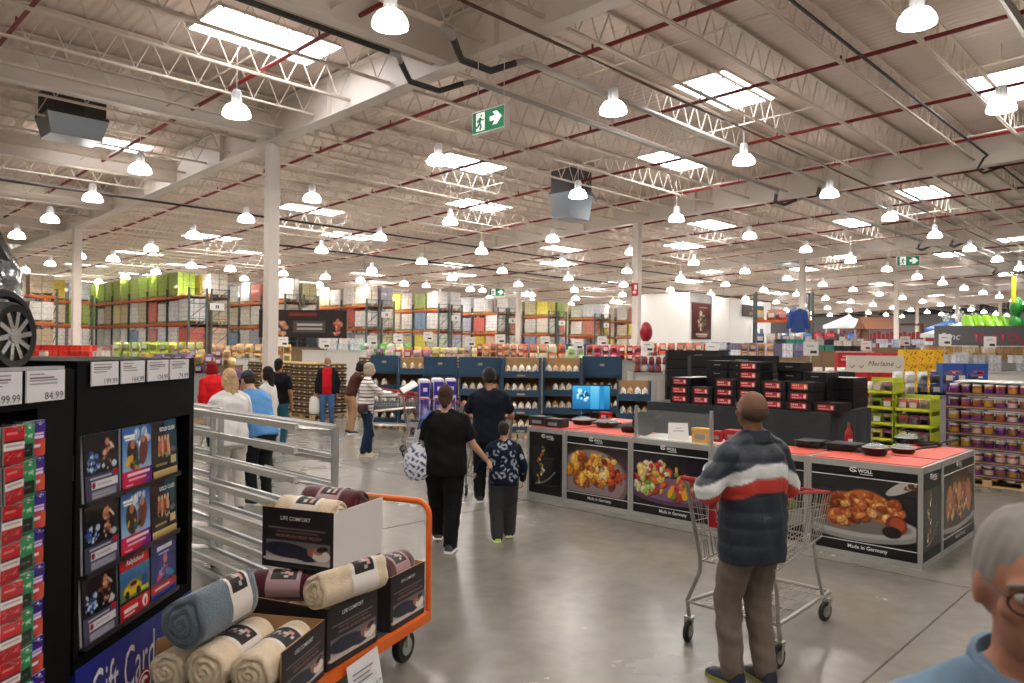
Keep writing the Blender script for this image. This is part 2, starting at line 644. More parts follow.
# solid cross beams of the first bay, every six metres
for b in (-1.5, 4.4, 10.3, 16.6, 22.2, 27.4, 32.4, 38, 44, 50, 56):
    m_ = MB(); z = zg(b) + .06
    for (y0, y1, u0, u1) in ((-.13, .13, 0, .025), (-.01, .01, .025, .6), (-.13, .13, .6, .625)):
        m_.bb(A0, b + y0, z + u0, GA[1] - .02, b + y1, z + u1)
    struct(m_, 'cross_girder', GIRD, rz=RZ)

# open web joists along a, between girders
def joist_mesh(L):
    m_ = MB()
    zb, zt = 0.0, 0.62
    for s in (-.024, .024):
        m_.bb(0, s - .016, zb - .004, L, s + .016, zb + .036)
        m_.bb(0, s - .022, zt, L, s + .022, zt + .045)
    n = int(L / 0.58)
    st = L / n
    for i in range(n):
        x = i * st
        m_.bar((x, 0, zt), (x + st / 2, 0, zb + .03), .017)
        m_.bar((x + st / 2, 0, zb + .03), (x + st, 0, zt), .017)
    return m_.mesh('roof_joist', JOIST)
jm = joist_mesh(15.2)
nj = 0
for gi, a in enumerate(GA[:-1]):
    sp = 1.35 if a < 39 else (2.0 if a < 60 else 2.7)
    b = -8.1 if a < 60 else -8.1
    while b < 66:
        z = zg(b) + .22
        ps = [project(G(a + 15.2 * t, b, z)) for t in (0.02, .25, .5, .75, 1)]
        vis = [q for q in ps if q and -250 < q[0] < 1280 and -300 < q[1]]
        if vis:
            o = bpy.data.objects.new('roof_joist', jm); COL.objects.link(o)
            o.location = G(a, b, z); o.rotation_euler = (0, 0, RZ); o['kind'] = 'structure'
            nj += 1
        b += sp
print('joists', nj)

# bridging rods along b between the joists
for a in [GA[0] + 15.2 * (i + .5) / 3 for i in range(0, 18)]:
    m_ = MB()
    pts = [(a, b, zg(b) + .27) for b in np.linspace(-8, 62, 15)]
    m_.tube(pts, .014, 4)
    struct(m_, 'bridging_rod', JOIST, rz=RZ)

# red sprinkler mains along b
PIPE_N = ['over the display counters', 'beyond the first column', 'past the second bay']
pa = [3.3, 7.1, 10.9, 14.7, 18.5, 22.3, 26.1, 29.9, 33.7, 37.5, 45, 52.6, 60.2, 67.8]
for i, a in enumerate(pa):
    m_ = MB()
    pts = [(a, b, zg(b) + .33) for b in np.linspace(-8, 70, 20)]
    m_.tube(pts, .04, 6)
    for b in np.arange(-6.5, 60, 3.0):
        m_.tube([(a, b, zg(b) + .3), (a, b, zg(b) + .46)], .02, 5)
    o = m_.build('sprinkler_pipe', REDP, None, None, RZ)
    tag(o, 'red sprinkler pipe under the roof, %s of its rows counted from the kiosk side' %
        ['first', 'second', 'third', 'fourth', 'fifth', 'sixth', 'seventh', 'eighth', 'ninth', 'tenth', 'eleventh', 'twelfth', 'thirteenth', 'fourteenth'][i], 'pipe', 'red sprinkler pipes')

# lagged and dark service pipes along a; they duck under each girder
def service_pipe(b, r, m, dip, up, a0, a1, label, name='service_pipe'):
    z = zg(b) + up
    pts = [(a0, b, z)]
    m_ = MB(); segs = []
    for g in GA:
        if a0 < g < a1:
            if dip:
                pts += [(g - .9, b, z), (g - .75, b + .12, z - .05), (g - .35, b + .35, z - up - .12), (g + .35, b + .35, z - up - .12), (g + .75, b + .12, z - .05), (g + .9, b, z)]
                segs.append([Vector(p) for p in pts[-5:-1]])
    pts.append((a1, b, z))
    m_.tube(pts, r, 8)
    for s in segs:
        m_.tube(s, r * 1.06, 8, mi=1)
    o = m_.build(name, [m, DARKP], None, None, RZ)
    return tag(o, label, 'pipe')
service_pipe(2.6, .075, SILV, True, .12, 8, 66, 'thick silver lagged pipe crossing the upper corner nearest the stacked purple tubs')
service_pipe(8.15, .028, mat('brown_pipe', '5a3a2c', .5), False, -.06, -2, 80, 'thin brown pipe running under the girders beside two silver pipes')
service_pipe(9.3, .06, SILV, True, .12, 8.0, 80, 'thick silver lagged pipe next to the thin brown pipe under the roof')
service_pipe(10.7, .052, SILV, True, .12, 8.0, 80, 'silver lagged pipe just above the large green exit sign')
service_pipe(10.7, .05, DARKP, False, .12, -10, 7.98, 'black pipe in front of the bright skylight of the near bay')
service_pipe(23.6, .035, DARKP, False, -.25, -10, 66, 'long thin black pipe crossing behind the nearest white column')
service_pipe(29.2, .045, DARKP, False, -.1, 16, 66, 'black pipe with a bracket above the racking end caps')
service_pipe(4.9, .03, DARKP, True, .1, 9, 70, 'thin dark pipe stepping under a girder above the purple tub pallets')

# high-bay dome lamps on a five metre grid
LAMP_GLOW = mat('glowing_acrylic', 'ffffff', .4, emit='fff7ee', estr=16.0)
LAMP_BULB = mat('lamp_diffuser_glow', 'ffffff', .4, emit='fff7ee', estr=205.0)
LAMP_HOUSE = mat('lamp_housing', 'd6d8da', .35, 0.2)
def make_lamp():
    t = thing('dome_lamp', 'x', 'lamp')
    d = MB(); d.lathe([(.245, 0), (.25, .03), (.225, .11), (.17, .185), (.12, .21), (.1, .215)], 20, cap=False)
    d.build('lamp_shade', LAMP_GLOW, t)
    d = MB(); d.lathe([(.001, .05), (.19, .052), (.19, .056), (.001, .058)], 16, cap=False); d.build('lamp_diffuser', LAMP_BULB, t)
    h = MB(); h.lathe([(.1, .2), (.1, .23), (.085, .24), (.085, .43), (.07, .46), (.02, .47)], 14)
    for k in range(10):
        an = 2 * PI * k / 10
        h.bar((.088 * math.cos(an), .088 * math.sin(an), .24), (.088 * math.cos(an), .088 * math.sin(an), .43), .012)
    h.build('ballast_housing', LAMP_HOUSE, t)
    r_ = MB(); r_.tube([(0, 0, .46), (0, 0, 1.25)], .008, 5); r_.build('hanging_rod', GIRD, t)
    return t
lamp0 = None
LN = []
LB = [-7, -1.9, 3.2, 8.3, 13.2, 18.5, 22.3, 26.1, 29.8, 33.8, 38, 42.5, 47, 51.5, 56, 60.5, 65]
for i in range(-2, 19):
    for b in LB:
        a = 6.2 + 5.07 * i + (min(.05 * (b - 8), .7) if i == 0 and b > 8 else 0)
        if not (A0 + 1 < a < A1 - 1 and B0 + 1 < b < B1 - 2): continue
        z = zg(b) - (.76 if b < 36 else .30)
        q = project(G(a, b, z + .15))
        if q is None: continue
        seen = -40 < q[0] < 1064 and -60 < q[1]
        near = q[2] < 14 and -700 < q[0] < 1700
        if not seen and not near: continue
        if q[2] > 84: continue
        LN.append((q[2], a, b, z, q))
# a few more behind the photographer, so that the light is even
for (a, b) in ((1.1, -1.9), (6.2, -1.9), (-4, 3.2), (1.1, 3.2), (-4, -1.9), (-4, -7), (1.1, -7), (-4, 8.2), (11.2, -1.9), (11.2, -7), (6.2, -7)):
    if not any(abs(x[1] - a) < .6 and abs(x[2] - b) < .6 for x in LN):
        LN.append((3.0, a, b, zg(b) - .76, None))
LN.sort(key=lambda x: x[0])
LAMP_LAB = {}
lamp0 = make_lamp()
for n_, (d_, a, b, z, q) in enumerate(LN):
    o = lamp0 if n_ == 0 else dup(lamp0)
    o.location = G(a, b, z)
    o['group'] = 'white dome lamps hanging in rows under the roof'
    o['label'] = 'white glowing dome lamp on a thin rod under the warehouse roof'
print('lamps', len(LN), [(round(x[4][0]), round(x[4][1])) for x in LN if x[4]][:30])

# exit signs
EXITG = mat('exit_green', '0f6b45', .4, emit='0f7a4e', estr=0.25)
EXITW = mat('exit_white', 'f4f6f2', .4, emit='ffffff', estr=0.35)
def exit_sign(loc, rz, w, label, rod):
    t = thing('exit_sign', label, 'sign', loc, rz)
    h = w / 2
    m_ = MB(); m_.bb(-w / 2, -.055, 0, w / 2, .055, h); m_.build('sign_case', mat('sign_case_white', 'e8e6e0', .4), t)
    m_ = MB(); m_.bb(-w / 2 + .02, -.06, .02, w / 2 - .02, -.055, h - .02); f = m_.build('sign_face', EXITG, t)
    k = MB()   # white door panel and arrow
    k.bb(-.36 * w, -.064, .12 * h, -.1 * w, -.0602, .9 * h)
    ar = [(.06, .42), (.22, .42), (.14, .24), (.27, .24), (.42, .52), (.27, .8), (.14, .8), (.22, .62), (.06, .62)]
    k.prism([(x * w, y * h) for x, y in ar], .0602, .064, M=Matrix.Rotation(PI / 2, 4, 'X'))
    k.build('pictogram', EXITW, f)
    r_ = MB()   # running figure
    RX = Matrix.Rotation(PI / 2, 4, 'X')
    def limb(pts, wd):
        for p0, p1 in zip(pts, pts[1:]):
            r_.bar((p0[0] * w, -.066, p0[1] * h), (p1[0] * w, -.066, p1[1] * h), wd * h, .004) if False else r_.tube([(p0[0] * w, -.066, p0[1] * h), (p1[0] * w, -.066, p1[1] * h)], wd * h * .5, 6)
    r_.ell((-.2 * w, -.066, .76 * h), (.055 * h, .004, .055 * h))
    limb([(-.22, .68), (-.25, .45)], .13)
    limb([(-.25, .45), (-.2, .32), (-.23, .16)], .09)
    limb([(-.25, .45), (-.3, .3), (-.36, .27)], .09)
    limb([(-.22, .66), (-.16, .55), (-.11, .58)], .06)
    limb([(-.22, .66), (-.3, .58), (-.32, .48)], .06)
    r_.build('running_figure', EXITG, f)
    if rod:
        for s in (-.4, .4):
            q_ = MB(); q_.tube([(s * w, 0, h), (s * w, 0, h + rod)], .006, 5); q_.build('hanging_rod', GIRD, t)
    return t
p = (at(474, 114, 12.3) + at(508, 112, 11.85)) / 2
exit_sign(Vector((p.x, p.y, 5.4)), RZ - PI / 2, .74, 'green exit sign with a running figure and arrow, largest of those hanging from the roof', 2.2)
p = at(908, 262, 27); exit_sign(p + Vector((0, 0, -.15)), -.35, .74, 'small green exit sign with arrow hanging over the far sales floor', 1.9)
p = at(497, 291, 44); exit_sign(p + Vector((0, 0, -.3)), .0, .9, 'tiny green exit sign in front of the pallets on the racking', 1.2)

# air handling units hung under the roof: a dark box above, a tapered bright metal duct below
DUCT = mat('galvanised_duct', '8f979d', .35, .7)
def duct_unit(loc, rz, w, h, label):
    t = thing('roof_duct', label, 'duct', loc, rz)
    m_ = MB(); m_.add([(-w * .42, -w * .3, 0), (w * .42, -w * .3, 0), (w * .42, w * .3, 0), (-w * .42, w * .3, 0),
                       (-w / 2, -w * .38, h), (w / 2, -w * .38, h), (w / 2, w * .38, h), (-w / 2, w * .38, h)],
                      [(0, 3, 2, 1), (4, 5, 6, 7), (0, 1, 5, 4), (1, 2, 6, 5), (2, 3, 7, 6), (3, 0, 4, 7)])
    m_.bb(-w * .43, -w * .31, -.03, w * .43, w * .31, .0)
    m_.build('duct_outlet', DUCT, t)
    m_ = MB(); m_.bb(-w * .5, -w * .38, h, w * .5, w * .38, h + .06); m_.bb(-w * .46, -w * .34, h + .06, w * .46, w * .34, h + .75)
    for k in range(6):
        x = -w * .4 + k * w * .16
        m_.bb(x - .01, -w * .36, h + .1, x + .01, -w * .34, h + .7)
    m_.build('duct_plenum', mat('dark_duct', '3a3836', .6), t)
    return t
p = at(571, 219, 24); duct_unit(p, RZ + .0, 1.15, .75, 'bright metal roof duct hanging in front of the main girder')
p = at(72, 139, 17.2); duct_unit(p, RZ, 1.25, .42, 'metal roof duct with a dark grille behind the cross beam above the kiosk')
p = at(788, 264, 42); duct_unit(p, RZ, 1.9, .9, 'grey roof duct half hidden by a column above the cabin')

# ================================================================== gift card kiosk
KIOSK = mat('kiosk_black', '050506', .7, spec=.12)
INK = mat('black_ink', '1a1a1c', .7)
INKW = mat('white_ink', 'f2f2f2', .6)
INKR = mat('red_ink', 'b3202a', .6)
INKG = mat('grey_ink', '9a9a98', .7)
PAPER = mat('sign_paper', 'e6e5e8', .55)
KS = 1.1
PR = at(194, 400, 4.1 * KS); PL = at(77, 400, 3.05 * KS)
PR.z = PL.z = 0
kd = (PR - PL); KL = kd.length / KS; KRZ = math.atan2(kd.y, kd.x)
PL.z = H - H * KS
KM = Matrix.Translation(PL) @ Matrix.Rotation(KRZ, 4, 'Z') @ Matrix.Scale(KS, 4)
KB = (H * KS - H) / KS       # height of the shop floor in kiosk units
_before = set(bpy.data.objects)


def shelf_sign(parent_label, x, z, w, h, price, tone=0):
    """white price card clipped to a header, in kiosk coordinates"""
    t = thing('price_sign', parent_label, 'sign', KM @ Vector((x, -.012, z)), KRZ, 'white price cards on the black kiosk headers')
    m_ = MB(); m_.bb(-w / 2, -.003, 0, w / 2, .003, h); c = m_.build('sign_card', PAPER, t)
    k = MB()
    r_ = random.Random(price)
    for i, zz in enumerate((.86, .74, .66, .55)):
        ww = w * r_.uniform(.35, .75)
        k.bb(-w * .43, -.0042, h * zz, -w * .43 + ww, -.0031, h * (zz + .045), mi=0, col=('7a4a50' if i == 1 else '9a9a9a'))
    k.build('printed_line', PAINT, c)
    text(price, w * .5, h * .24, INK, c, MT(w * .2, -.0045, h * .17), 'price', keep=False)
    return t


t = thing('gift_card_stand', 'tall black kiosk bay with large gift card packs and a blue base sign', 'display stand', KM @ Vector((0, 0, 0)), KRZ)
m_ = MB()
m_.bb(0, .06, KB + .06, KL, .62, 1.88); m_.bb(0, 0, 1.6, KL, .06, 1.9); m_.bb(0, 0, .66, .03, .06, 1.6); m_.bb(KL - .05, 0, .66, KL, .06, 1.6)
m_.bb(0, 0, .64, KL, .06, .70); m_.bb(0, .06, 1.88, KL, .62, 1.9); m_.bb(0.02, .03, KB, KL - .02, .6, KB + .06)
m_.build('cabinet', KIOSK, t)
m_ = MB(); m_.bb(0.012, -.004, KB + .05, KL - .012, .04, .655); bs_ = m_.build('base_sign', mat('gift_blue', '16298a', .35), t)
text('Gift Cards', .58, .2, INKW, bs_, MT(.41, -.0065, .50), 'sign_lettering', keep=False)
m_ = MB(); m_.lathe([(.07, -.001), (.07, .001)], 32, M=MT(.55, -.006, .37, rx=PI / 2)); m_.build('round_emblem', INKR, bs_)
m_ = MB(); m_.tube([(.55 + .056 * math.cos(a), -.0085, .37 + .056 * math.sin(a)) for a in np.linspace(0, 2 * PI, 28)[:-1]], .003, 4, closed=True)
m_.tube([(.55 + .028 * math.cos(a), -.0085, .37 + .03 * math.sin(a)) for a in np.linspace(.9, 2 * PI - .9, 16)], .008, 4)
m_.build('emblem_ring', INKW, bs_)
m_ = MB(); m_.bar((.0, .02, 1.42), (.0, .02, 1.52), .012, .02); m_.build('hinge', STEEL, t)

t2 = thing('gift_card_stand', 'black kiosk bay with small hooked gift cards, nearer the lens, a toy car on top', 'display stand', KM @ Vector((-1.12, 0, 0)), KRZ)
W2 = 1.1
m_ = MB()
m_.bb(0, .06, KB + .06, W2, .62, 1.85); m_.bb(0, 0, 1.73, W2, .06, 1.87); m_.bb(W2 - .222, 0, KB + .1, W2, .06, 1.73); m_.bb(0, 0, KB + .1, .05, .06, 1.73)
m_.bb(0, .06, 1.85, W2, .62, 1.87); m_.bb(.02, .03, KB, W2 - .02, .6, KB + .06); m_.bb(0, 0, KB + .06, W2, .06, KB + .12)
m_.build('cabinet', KIOSK, t2)
m_ = MB()
for z in np.arange(.35, 1.7, .13):
    m_.bb(.06, .056, z - .004, W2 - .23, .06, z + .004)
m_.build('slat_wall', mat('slat_black', '141415', .6), t2)

ordn = ['first', 'second', 'third', 'fourth']
for i, (x, pr) in enumerate(((.175, '199.99'), (.40, '164.99'), (.63, '124.99'), (.85, '74.99'))):
    shelf_sign('white price card reading %s on the black header' % pr, x, 1.795, .2, .1, pr)
shelf_sign('white price card reading 199.99 with heavy figures, beside the toy car wheel', -.46, 1.755, .22, .115, '199.99')
shelf_sign('white price card reading 84.99 on the nearer black header', -.215, 1.755, .22, .115, '84.99')
# the empty sign frame lying on the nearer bay
m_ = MB()
for (x0, y0, x1, y1) in ((-.42, .015, -.06, .022), (-.42, .05, -.06, .057), (-.42, .022, -.41, .05), (-.07, .022, -.06, .05)):
    m_.bb(x0, y0, 1.87, x1, y1, 1.882, M=KM)
m_.bb(-.41, .022, 1.87, -.07, .05, 1.874, mi=1, M=KM)
tag(m_.build('sign_frame', [ALU, KIOSK]), 'thin silver sign frame lying flat on the kiosk behind the toy car', 'frame')

# large card packs in pockets, three by three
def pack_art(kind, seed):
    c = Canvas(.86, 66, '0c0d14', seed); A = .86
    if kind == 'band':
        c.grad(0, .42, A, 1, '10131f', '07080c')
        c.blobs(.2, .6, .16, .14, 14, .05, ['2b4a86', '4a78b8', 'c9d2dd', '1b2440'])
        c.blobs(.56, .74, .13, .17, 26, .045, ['3a2018', 'b87350', 'a86444', '5a3020', '2a1814', 'd8a888']); c.ell(.57, .86, .05, .06, 'c08060'); c.ell(.68, .8, .09, .02, 'd8c8b8', -.7)
        c.blobs(.6, .53, .16, .08, 14, .03, ['8a4a34', 'd0a080', '20222c', 'b8c0cc']); c.ell(.73, .5, .07, .05, 'b8c0cc'); c.blobs(.2, .52, .14, .07, 18, .025, ['6a98d0', 'd8e4f0', '2b4a86'])
        c.rect(0, 0, A, .4, '40405a'); c.rect(.12, .33, .66, .36, 'a9a9b8'); c.rect(.7, .32, .8, .42, 'b01828')
        c.rect(.14, .17, A - .06, .3, 'd6d2da'); c.ell(.2, .235, .045, .05, '8c2434', soft=.3); c.rect(.28, .22, .66, .25, 'b0a8b4')
        c.rect(.14, .03, A - .1, .15, '8a8798'); c.rect(.16, .1, .6, .12, 'a5a2b0'); c.rect(.16, .06, .7, .075, 'a5a2b0')
    elif kind == 'sky':
        c.grad(0, .3, A, 1, '8fb4d8', '2b62ac'); c.blobs(.5, .8, .3, .12, 10, .08, ['c8d8ea', 'e4ecf4', '9fbfe0'])
        c.ell(.3, .55, .16, .26, '3a2a26', .2); c.ell(.3, .72, .07, .08, 'a86c4e'); c.ell(.62, .58, .13, .24, '6b3a34', -.2); c.ell(.62, .78, .06, .07, 'b57c5c')
        c.blobs(.35, .42, .22, .1, 12, .05, ['b8862a', 'd4a440', '53341c', '1e1a1c']); c.ell(.42, .42, .06, .07, '1b5a54')
        c.grad(0, 0, A, .3, 'd01c3c', 'c01858'); c.grad(.5, 0, A, .3, 'c01858', '5a1c8c', True)
        c.rect(.15, .2, .8, .25, 'f0d8e4'); c.rect(.18, .13, .7, .16, 'e8b8cc'); c.rect(.1, .05, .3, .07, 'e8b8cc'); c.rect(.06, .84, .36, .88, 'f2f4f6'); c.rect(.08, .8, .3, .82, 'f2f4f6')
    elif kind == 'gold':
        c.grad(0, 0, A, 1, '2a1a14', '0e2c38', True); c.grad(.45, .5, A, 1, '153440', '1c5468')
        for k in range(4):
            c.ell(.26 + .1 * k, .55 - .02 * (k % 2), .05, .17, ['b06a48', 'c88a64', '8c4a34', 'd09870'][k], .1 * (k - 1.5)); c.ell(.26 + .1 * k, .7, .035, .05, 'd0a080')
        c.blobs(.45, .42, .25, .05, 10, .04, ['38322e', 'a08a5c', '1c1a1a']); c.ell(.72, .47, .1, .05, '55606a')
        c.rect(0, 0, A, .2, '1b1512'); c.grad(.03, .03, A - .03, .15, 'a4884e', 'cdb57a'); c.rect(.12, .22, .5, .27, '8c7a52'); c.rect(.62, .22, .8, .36, 'c8b488')
    elif kind == 'rally':
        c.grad(0, .62, A, 1, '2c6a9c', '4a94c0'); c.rect(0, .8, A, 1, 'b81c24'); c.grad(0, .3, A, .62, '5c7a3a', '3f5f8c')
        c.blobs(.5, .55, .3, .06, 12, .05, ['58753a', '8fa05a', '3a6a8c']); c.ell(.36, .45, .26, .1, 'e0bc1c'); c.ell(.36, .52, .14, .07, 'c8a010'); c.ell(.38, .53, .1, .04, '2a2c30')
        c.ell(.2, .38, .06, .07, '141414'); c.ell(.52, .38, .06, .07, '141414'); c.ell(.72, .5, .1, .1, '244e8c'); c.rect(.6, .34, .82, .4, 'd8dc20')
        c.rect(0, 0, A, .27, 'c01c28'); c.rect(.1, .12, .5, .18, 'f0dcdc'); c.rect(.1, .06, .4, .09, 'e8c0c0'); c.ell(.72, .14, .08, .1, 'f4e4e4'); c.ell(.72, .12, .03, .07, 'c01c28')
        c.rect(.03, .28, A - .03, .31, '101010')
    else:
        c.grad(0, 0, A, 1, '7a2438', '1c2c6c', True); c.grad(0, .3, A, 1, '20367c', '14205c')
        c.ell(.45, .5, .13, .26, '3a3a78', .4); c.ell(.48, .66, .07, .09, 'c06a8a'); c.ell(.36, .42, .2, .06, 'd8386c', .5); c.ell(.6, .38, .18, .06, '3c8cd0', -.4)
        c.blobs(.45, .42, .2, .12, 10, .04, ['e0406a', '4a6ad0', '90b0e8', '24285c']); c.rect(.2, .82, .72, .9, 'd8dce8'); c.rect(.26, .75, .6, .78, 'a8b0cc')
        c.rect(0, .12, A, .24, 'c01c2c'); c.rect(.12, .16, .6, .19, 'f0d0d4'); c.rect(0, 0, A, .12, '2a3c9c')
    return c

packs = [['band', 'sky', 'gold'], ['band', 'sky', 'gold'], ['band', 'rally', 'dance']]
desc = {'band': 'dark concert picture and a white panel', 'sky': 'blue sky picture and a pink lower band', 'gold': 'dark teal picture lettered GOLD CLASS',
        'rally': 'yellow rally car on a red card', 'dance': 'blue and red dancer picture'}
rown = ['top', 'middle', 'bottom']
for ri in range(3):
    for ci in range(3):
        kind = packs[ri][ci]
        cx = (.18, .455, .725)[ci]; zb = (1.315, 1.022, .73)[ri]
        t = thing('gift_card_pack', 'gift card pack with %s, %s kiosk row' % (desc[kind], rown[ri]), 'gift card', KM @ Vector((cx, .02, zb)), KRZ, 'large gift card packs in the kiosk pockets')
        w_, h_ = (.255, .276)
        rr = random.Random(ri * 3 + ci)
        tilt = rr.uniform(.02, .06)
        m_ = MB()
        for k in range(4):
            m_.bb(-w_ / 2 + rr.uniform(-.004, .004), -.03 + k * .009, 0, w_ / 2, -.024 + k * .009, h_, col=['1c1c24', 'd8d8dc', '2a2a34', 'c8c8cc'][k], M=Matrix.Rotation(-tilt, 4, 'X'))
        m_.build('card_stack', PAINT, t)
        f = pack_art(kind, ri * 7 + ci).build('printed_front', w_, h_, MT(0, -.032, 0, rx=-tilt), t)
        if kind == 'gold':
            text('GOLD CLASS', w_ * .6, .02, INKW, f, MT(.03, -.034 - .0, h_ * .86, rx=-tilt) @ Matrix.Translation((0, .03, 0)) if False else MT(0, -.0335, 0, rx=-tilt) @ Matrix.Translation((.03, 0, h_ * .86)), 'lettering', bold=.01)
        if kind == 'rally':
            text('RallySchool', w_ * .85, .03, INKW, f, MT(0, -.0335, 0, rx=-tilt) @ Matrix.Translation((0, 0, h_ * .9)), 'lettering', bold=.01, shear=.15)
        m_ = MB(); m_.bb(-w_ / 2 - .006, -.045, -.012, w_ / 2 + .006, .02, -.006); m_.bb(-w_ / 2 - .006, -.045, -.006, w_ / 2 + .006, -.043, .012)
        m_.build('holder', mat('clear_holder', '202226', .3), t)

# small cards hanging on hooks: three columns
def hook_card(kind):
    t = thing('gift_card', 'x', 'gift card')
    w_, h_ = (.098, .126)
    m_ = MB()
    for k in range(3):
        m_.bb(-w_ / 2, -.004 + k * .006, -h_, w_ / 2, -.001 + k * .006, 0, col=['d0d0d0', '606060', 'c0c0c0'][k])
    m_.build('card_stack', PAINT, t)
    c = Canvas(w_ / h_, 36, '000000', 3); A = w_ / h_
    if kind == 'red':
        c.grad(0, 0, A, 1, 'a80f1c', 'c81c26'); c.rect(0, .38, A, .62, 'ece4e4'); c.rect(0, .56, A, .62, '2a1416'); c.rect(.08, .46, A - .08, .5, 'b8a0a0'); c.rect(.1, .8, .5, .85, 'e88088')
        c.strokes(.1, .12, A - .12, .32, 12, ['d85a62', 'e07078'], .012, .1)
    elif kind == 'green':
        c.grad(0, 0, A, 1, '176a42', '2d9a5c'); c.rect(.06, .06, A - .06, .44, '0c2218'); c.rect(.1, .1, A - .1, .4, '14231e'); c.strokes(.2, .2, A - .2, .32, 3, ['5a7868'], .015, .1); c.strokes(.12, .56, A - .15, .74, 8, ['a8d8b8', 'c4e8d0'], .015, .14); c.ell(.55, .9, .08, .05, 'd8f0e0')
    else:
        c.grad(0, 0, A, 1, '6a1c74', '3a1c8c'); c.grad(.3, 0, A, .5, 'b02c4c', 'd8582c', True); c.grad(0, .45, A, 1, '4c1c80', '2e2490')
        c.rect(.14, .6, A - .08, .66, 'd8c0e8'); c.rect(.1, .5, A - .06, .57, 'e4d0ee'); c.rect(.25, .24, .56, .31, 'f0d8e4'); c.ell(.56, .92, .06, .04, 'e8e0f0')
    c.build('printed_front', w_, h_, MT(0, -.0052, -h_), t)
    m_ = MB(); m_.tube([(0, .08, -.006), (0, -.026, -.008), (0, -.032, -.002)], .0025, 5); m_.build('hook', STEEL, t)
    return t
for kind, x, outward in (('purple', -.30, .03), ('green', -.398, .056), ('red', -.50, .082)):
    proto = hook_card(kind)
    for k in range(11):
        rr = random.Random(hash(kind) % 7 + k * 13 if False else len(kind) * 31 + k * 13)
        o = proto if k == 0 else dup(proto)
        z = 1.69 - .131 * k
        o.location = KM @ Vector((x + rr.uniform(-.008, .008), -outward - rr.uniform(0, .006), z))
        o.rotation_euler = (0, rr.uniform(-.05, .05), KRZ + rr.uniform(-.07, .05))
        o['group'] = kind + ' gift cards hanging in one column'
        o['label'] = {'purple': 'small purple and orange gift card hanging on its hook column', 'green': 'small green gift card with a dark screen, on hooks', 'red': 'small red gift card with a white stripe, on hooks'}[kind]

# ride-on toy car on top of the nearer bay
def toy_car(loc, rz):
    t = thing('toy_car', 'glossy black ride-on toy car with chrome alloy wheels standing on the kiosk', 'toy car', loc, rz)
    PB = mat('gloss_black_body', '0d0e11', .15, coat=.8)
    L, Wd = 1.06, .50
    # stations along x (rear at -L, nose at 0): (x, half width, z low, z shoulder, z top, half width at top)
    st = [(-1.10, .16, .16, .24, .27, .1), (-1.07, .21, .12, .30, .34, .16), (-.95, .245, .1, .35, .385, .19), (-.80, .25, .09, .37, .42, .19),
          (-.68, .25, .09, .38, .50, .185), (-.56, .25, .09, .385, .585, .18), (-.35, .25, .09, .39, .605, .18), (-.20, .25, .09, .39, .59, .18), (-.10, .25, .1, .39, .53, .185),
          (-.045, .24, .11, .37, .455, .2), (-.01, .22, .13, .32, .37, .19), (.012, .17, .16, .25, .29, .15)]
    rings = []
    for x, hw, z0, z1, z2, tw in st:
        half = [(hw * .82, z0), (hw, z0 + .05), (hw, (z0 + z1) / 2), (hw * .97, z1), (tw, z2 - .015), (tw * .8, z2)]
        rings.append([(x, -y, z) for y, z in half] + [(x, y, z) for y, z in reversed(half)])
    m_ = MB(); m_.skin(rings, 0)
    m_.build('car_body', PB, t)
    g = MB()
    for s in (-1, 1):
        g.add([(-.72, s * .253, .40), (-.14, s * .253, .40), (-.2, s * .2, .55), (-.58, s * .2, .56)], [(0, 1, 2, 3) if s < 0 else (3, 2, 1, 0)])
    g.add([(-.062, -.19, .44), (-.062, .19, .44), (-.115, .17, .535), (-.115, -.17, .535)], [(0, 1, 2, 3)])
    g.build('window_glass', mat('tinted_glass', '20242a', .1), t)
    for xw in (-.17, -.86):
        for s in (-1, 1):
            a_ = MB(); a_.tube([(xw + .155 * math.cos(q), s * .25, .125 + .155 * math.sin(q)) for q in np.linspace(-.1, PI + .1, 14)], .018, 6)
            a_.build('wheel_arch', mat('arch_black', '17181a', .6), t)
    for xw in (-.17, -.86):
        for s in (-1, 1):
            wm = MT(xw, s * .255, .125, rx=PI / 2)
            w_ = MB(); w_.lathe([(.09, -.04), (.115, -.045), (.125, -.025), (.125, .025), (.115, .045), (.09, .04)], 28, M=wm, cap=False)
            w_.lathe([(.09, -.03), (.09, .03)], 28, M=wm)
            wo = w_.build('wheel', RUBBER, t)
            q = MB()
            q.tube([(.092 * math.cos(a), .092 * math.sin(a), -s * -.0 + s * .036 * -1 * -1) for a in np.linspace(0, 2 * PI, 25)[:-1]], .008, 6, M=wm, closed=True)
            for k in range(10):
                a = 2 * PI * k / 10
                q.bar((.02 * math.cos(a), .02 * math.sin(a), .034 * s), (.09 * math.cos(a + .12), .09 * math.sin(a + .12), .036 * s), .018, .012, M=wm)
                q.bar((.02 * math.cos(a), .02 * math.sin(a), -.034 * s), (.09 * math.cos(a + .12), .09 * math.sin(a + .12), -.036 * s), .018, .012, M=wm)
            q.lathe([(.026, -.045), (.026, .045)], 14, M=wm)
            q.build('rim', mat('chrome', 'd8dadc', .18, 1.0), wo)
    l_ = MB()
    for s in (-1, 1):
        l_.ell((-.03, s * .17, .27), (.03, .045, .028))
    l_.build('headlamp', mat('lamp_lens', 'cfd6dc', .1), t)
    b_ = MB(); b_.bb(-1.07, -.19, .13, -1.03, .19, .19); b_.bb(-.02, -.17, .13, .012, .17, .19); b_.build('bumper', mat('bumper_grey', '2a2b2e', .4), t)
    return t
c_ = KM @ Vector((-.115, .355, 1.87))
toy_car(c_, KRZ)
for o in set(bpy.data.objects) - _before:
    if o.parent is None and not o.name.startswith('sign_frame'): o.scale = (KS, KS, KS)

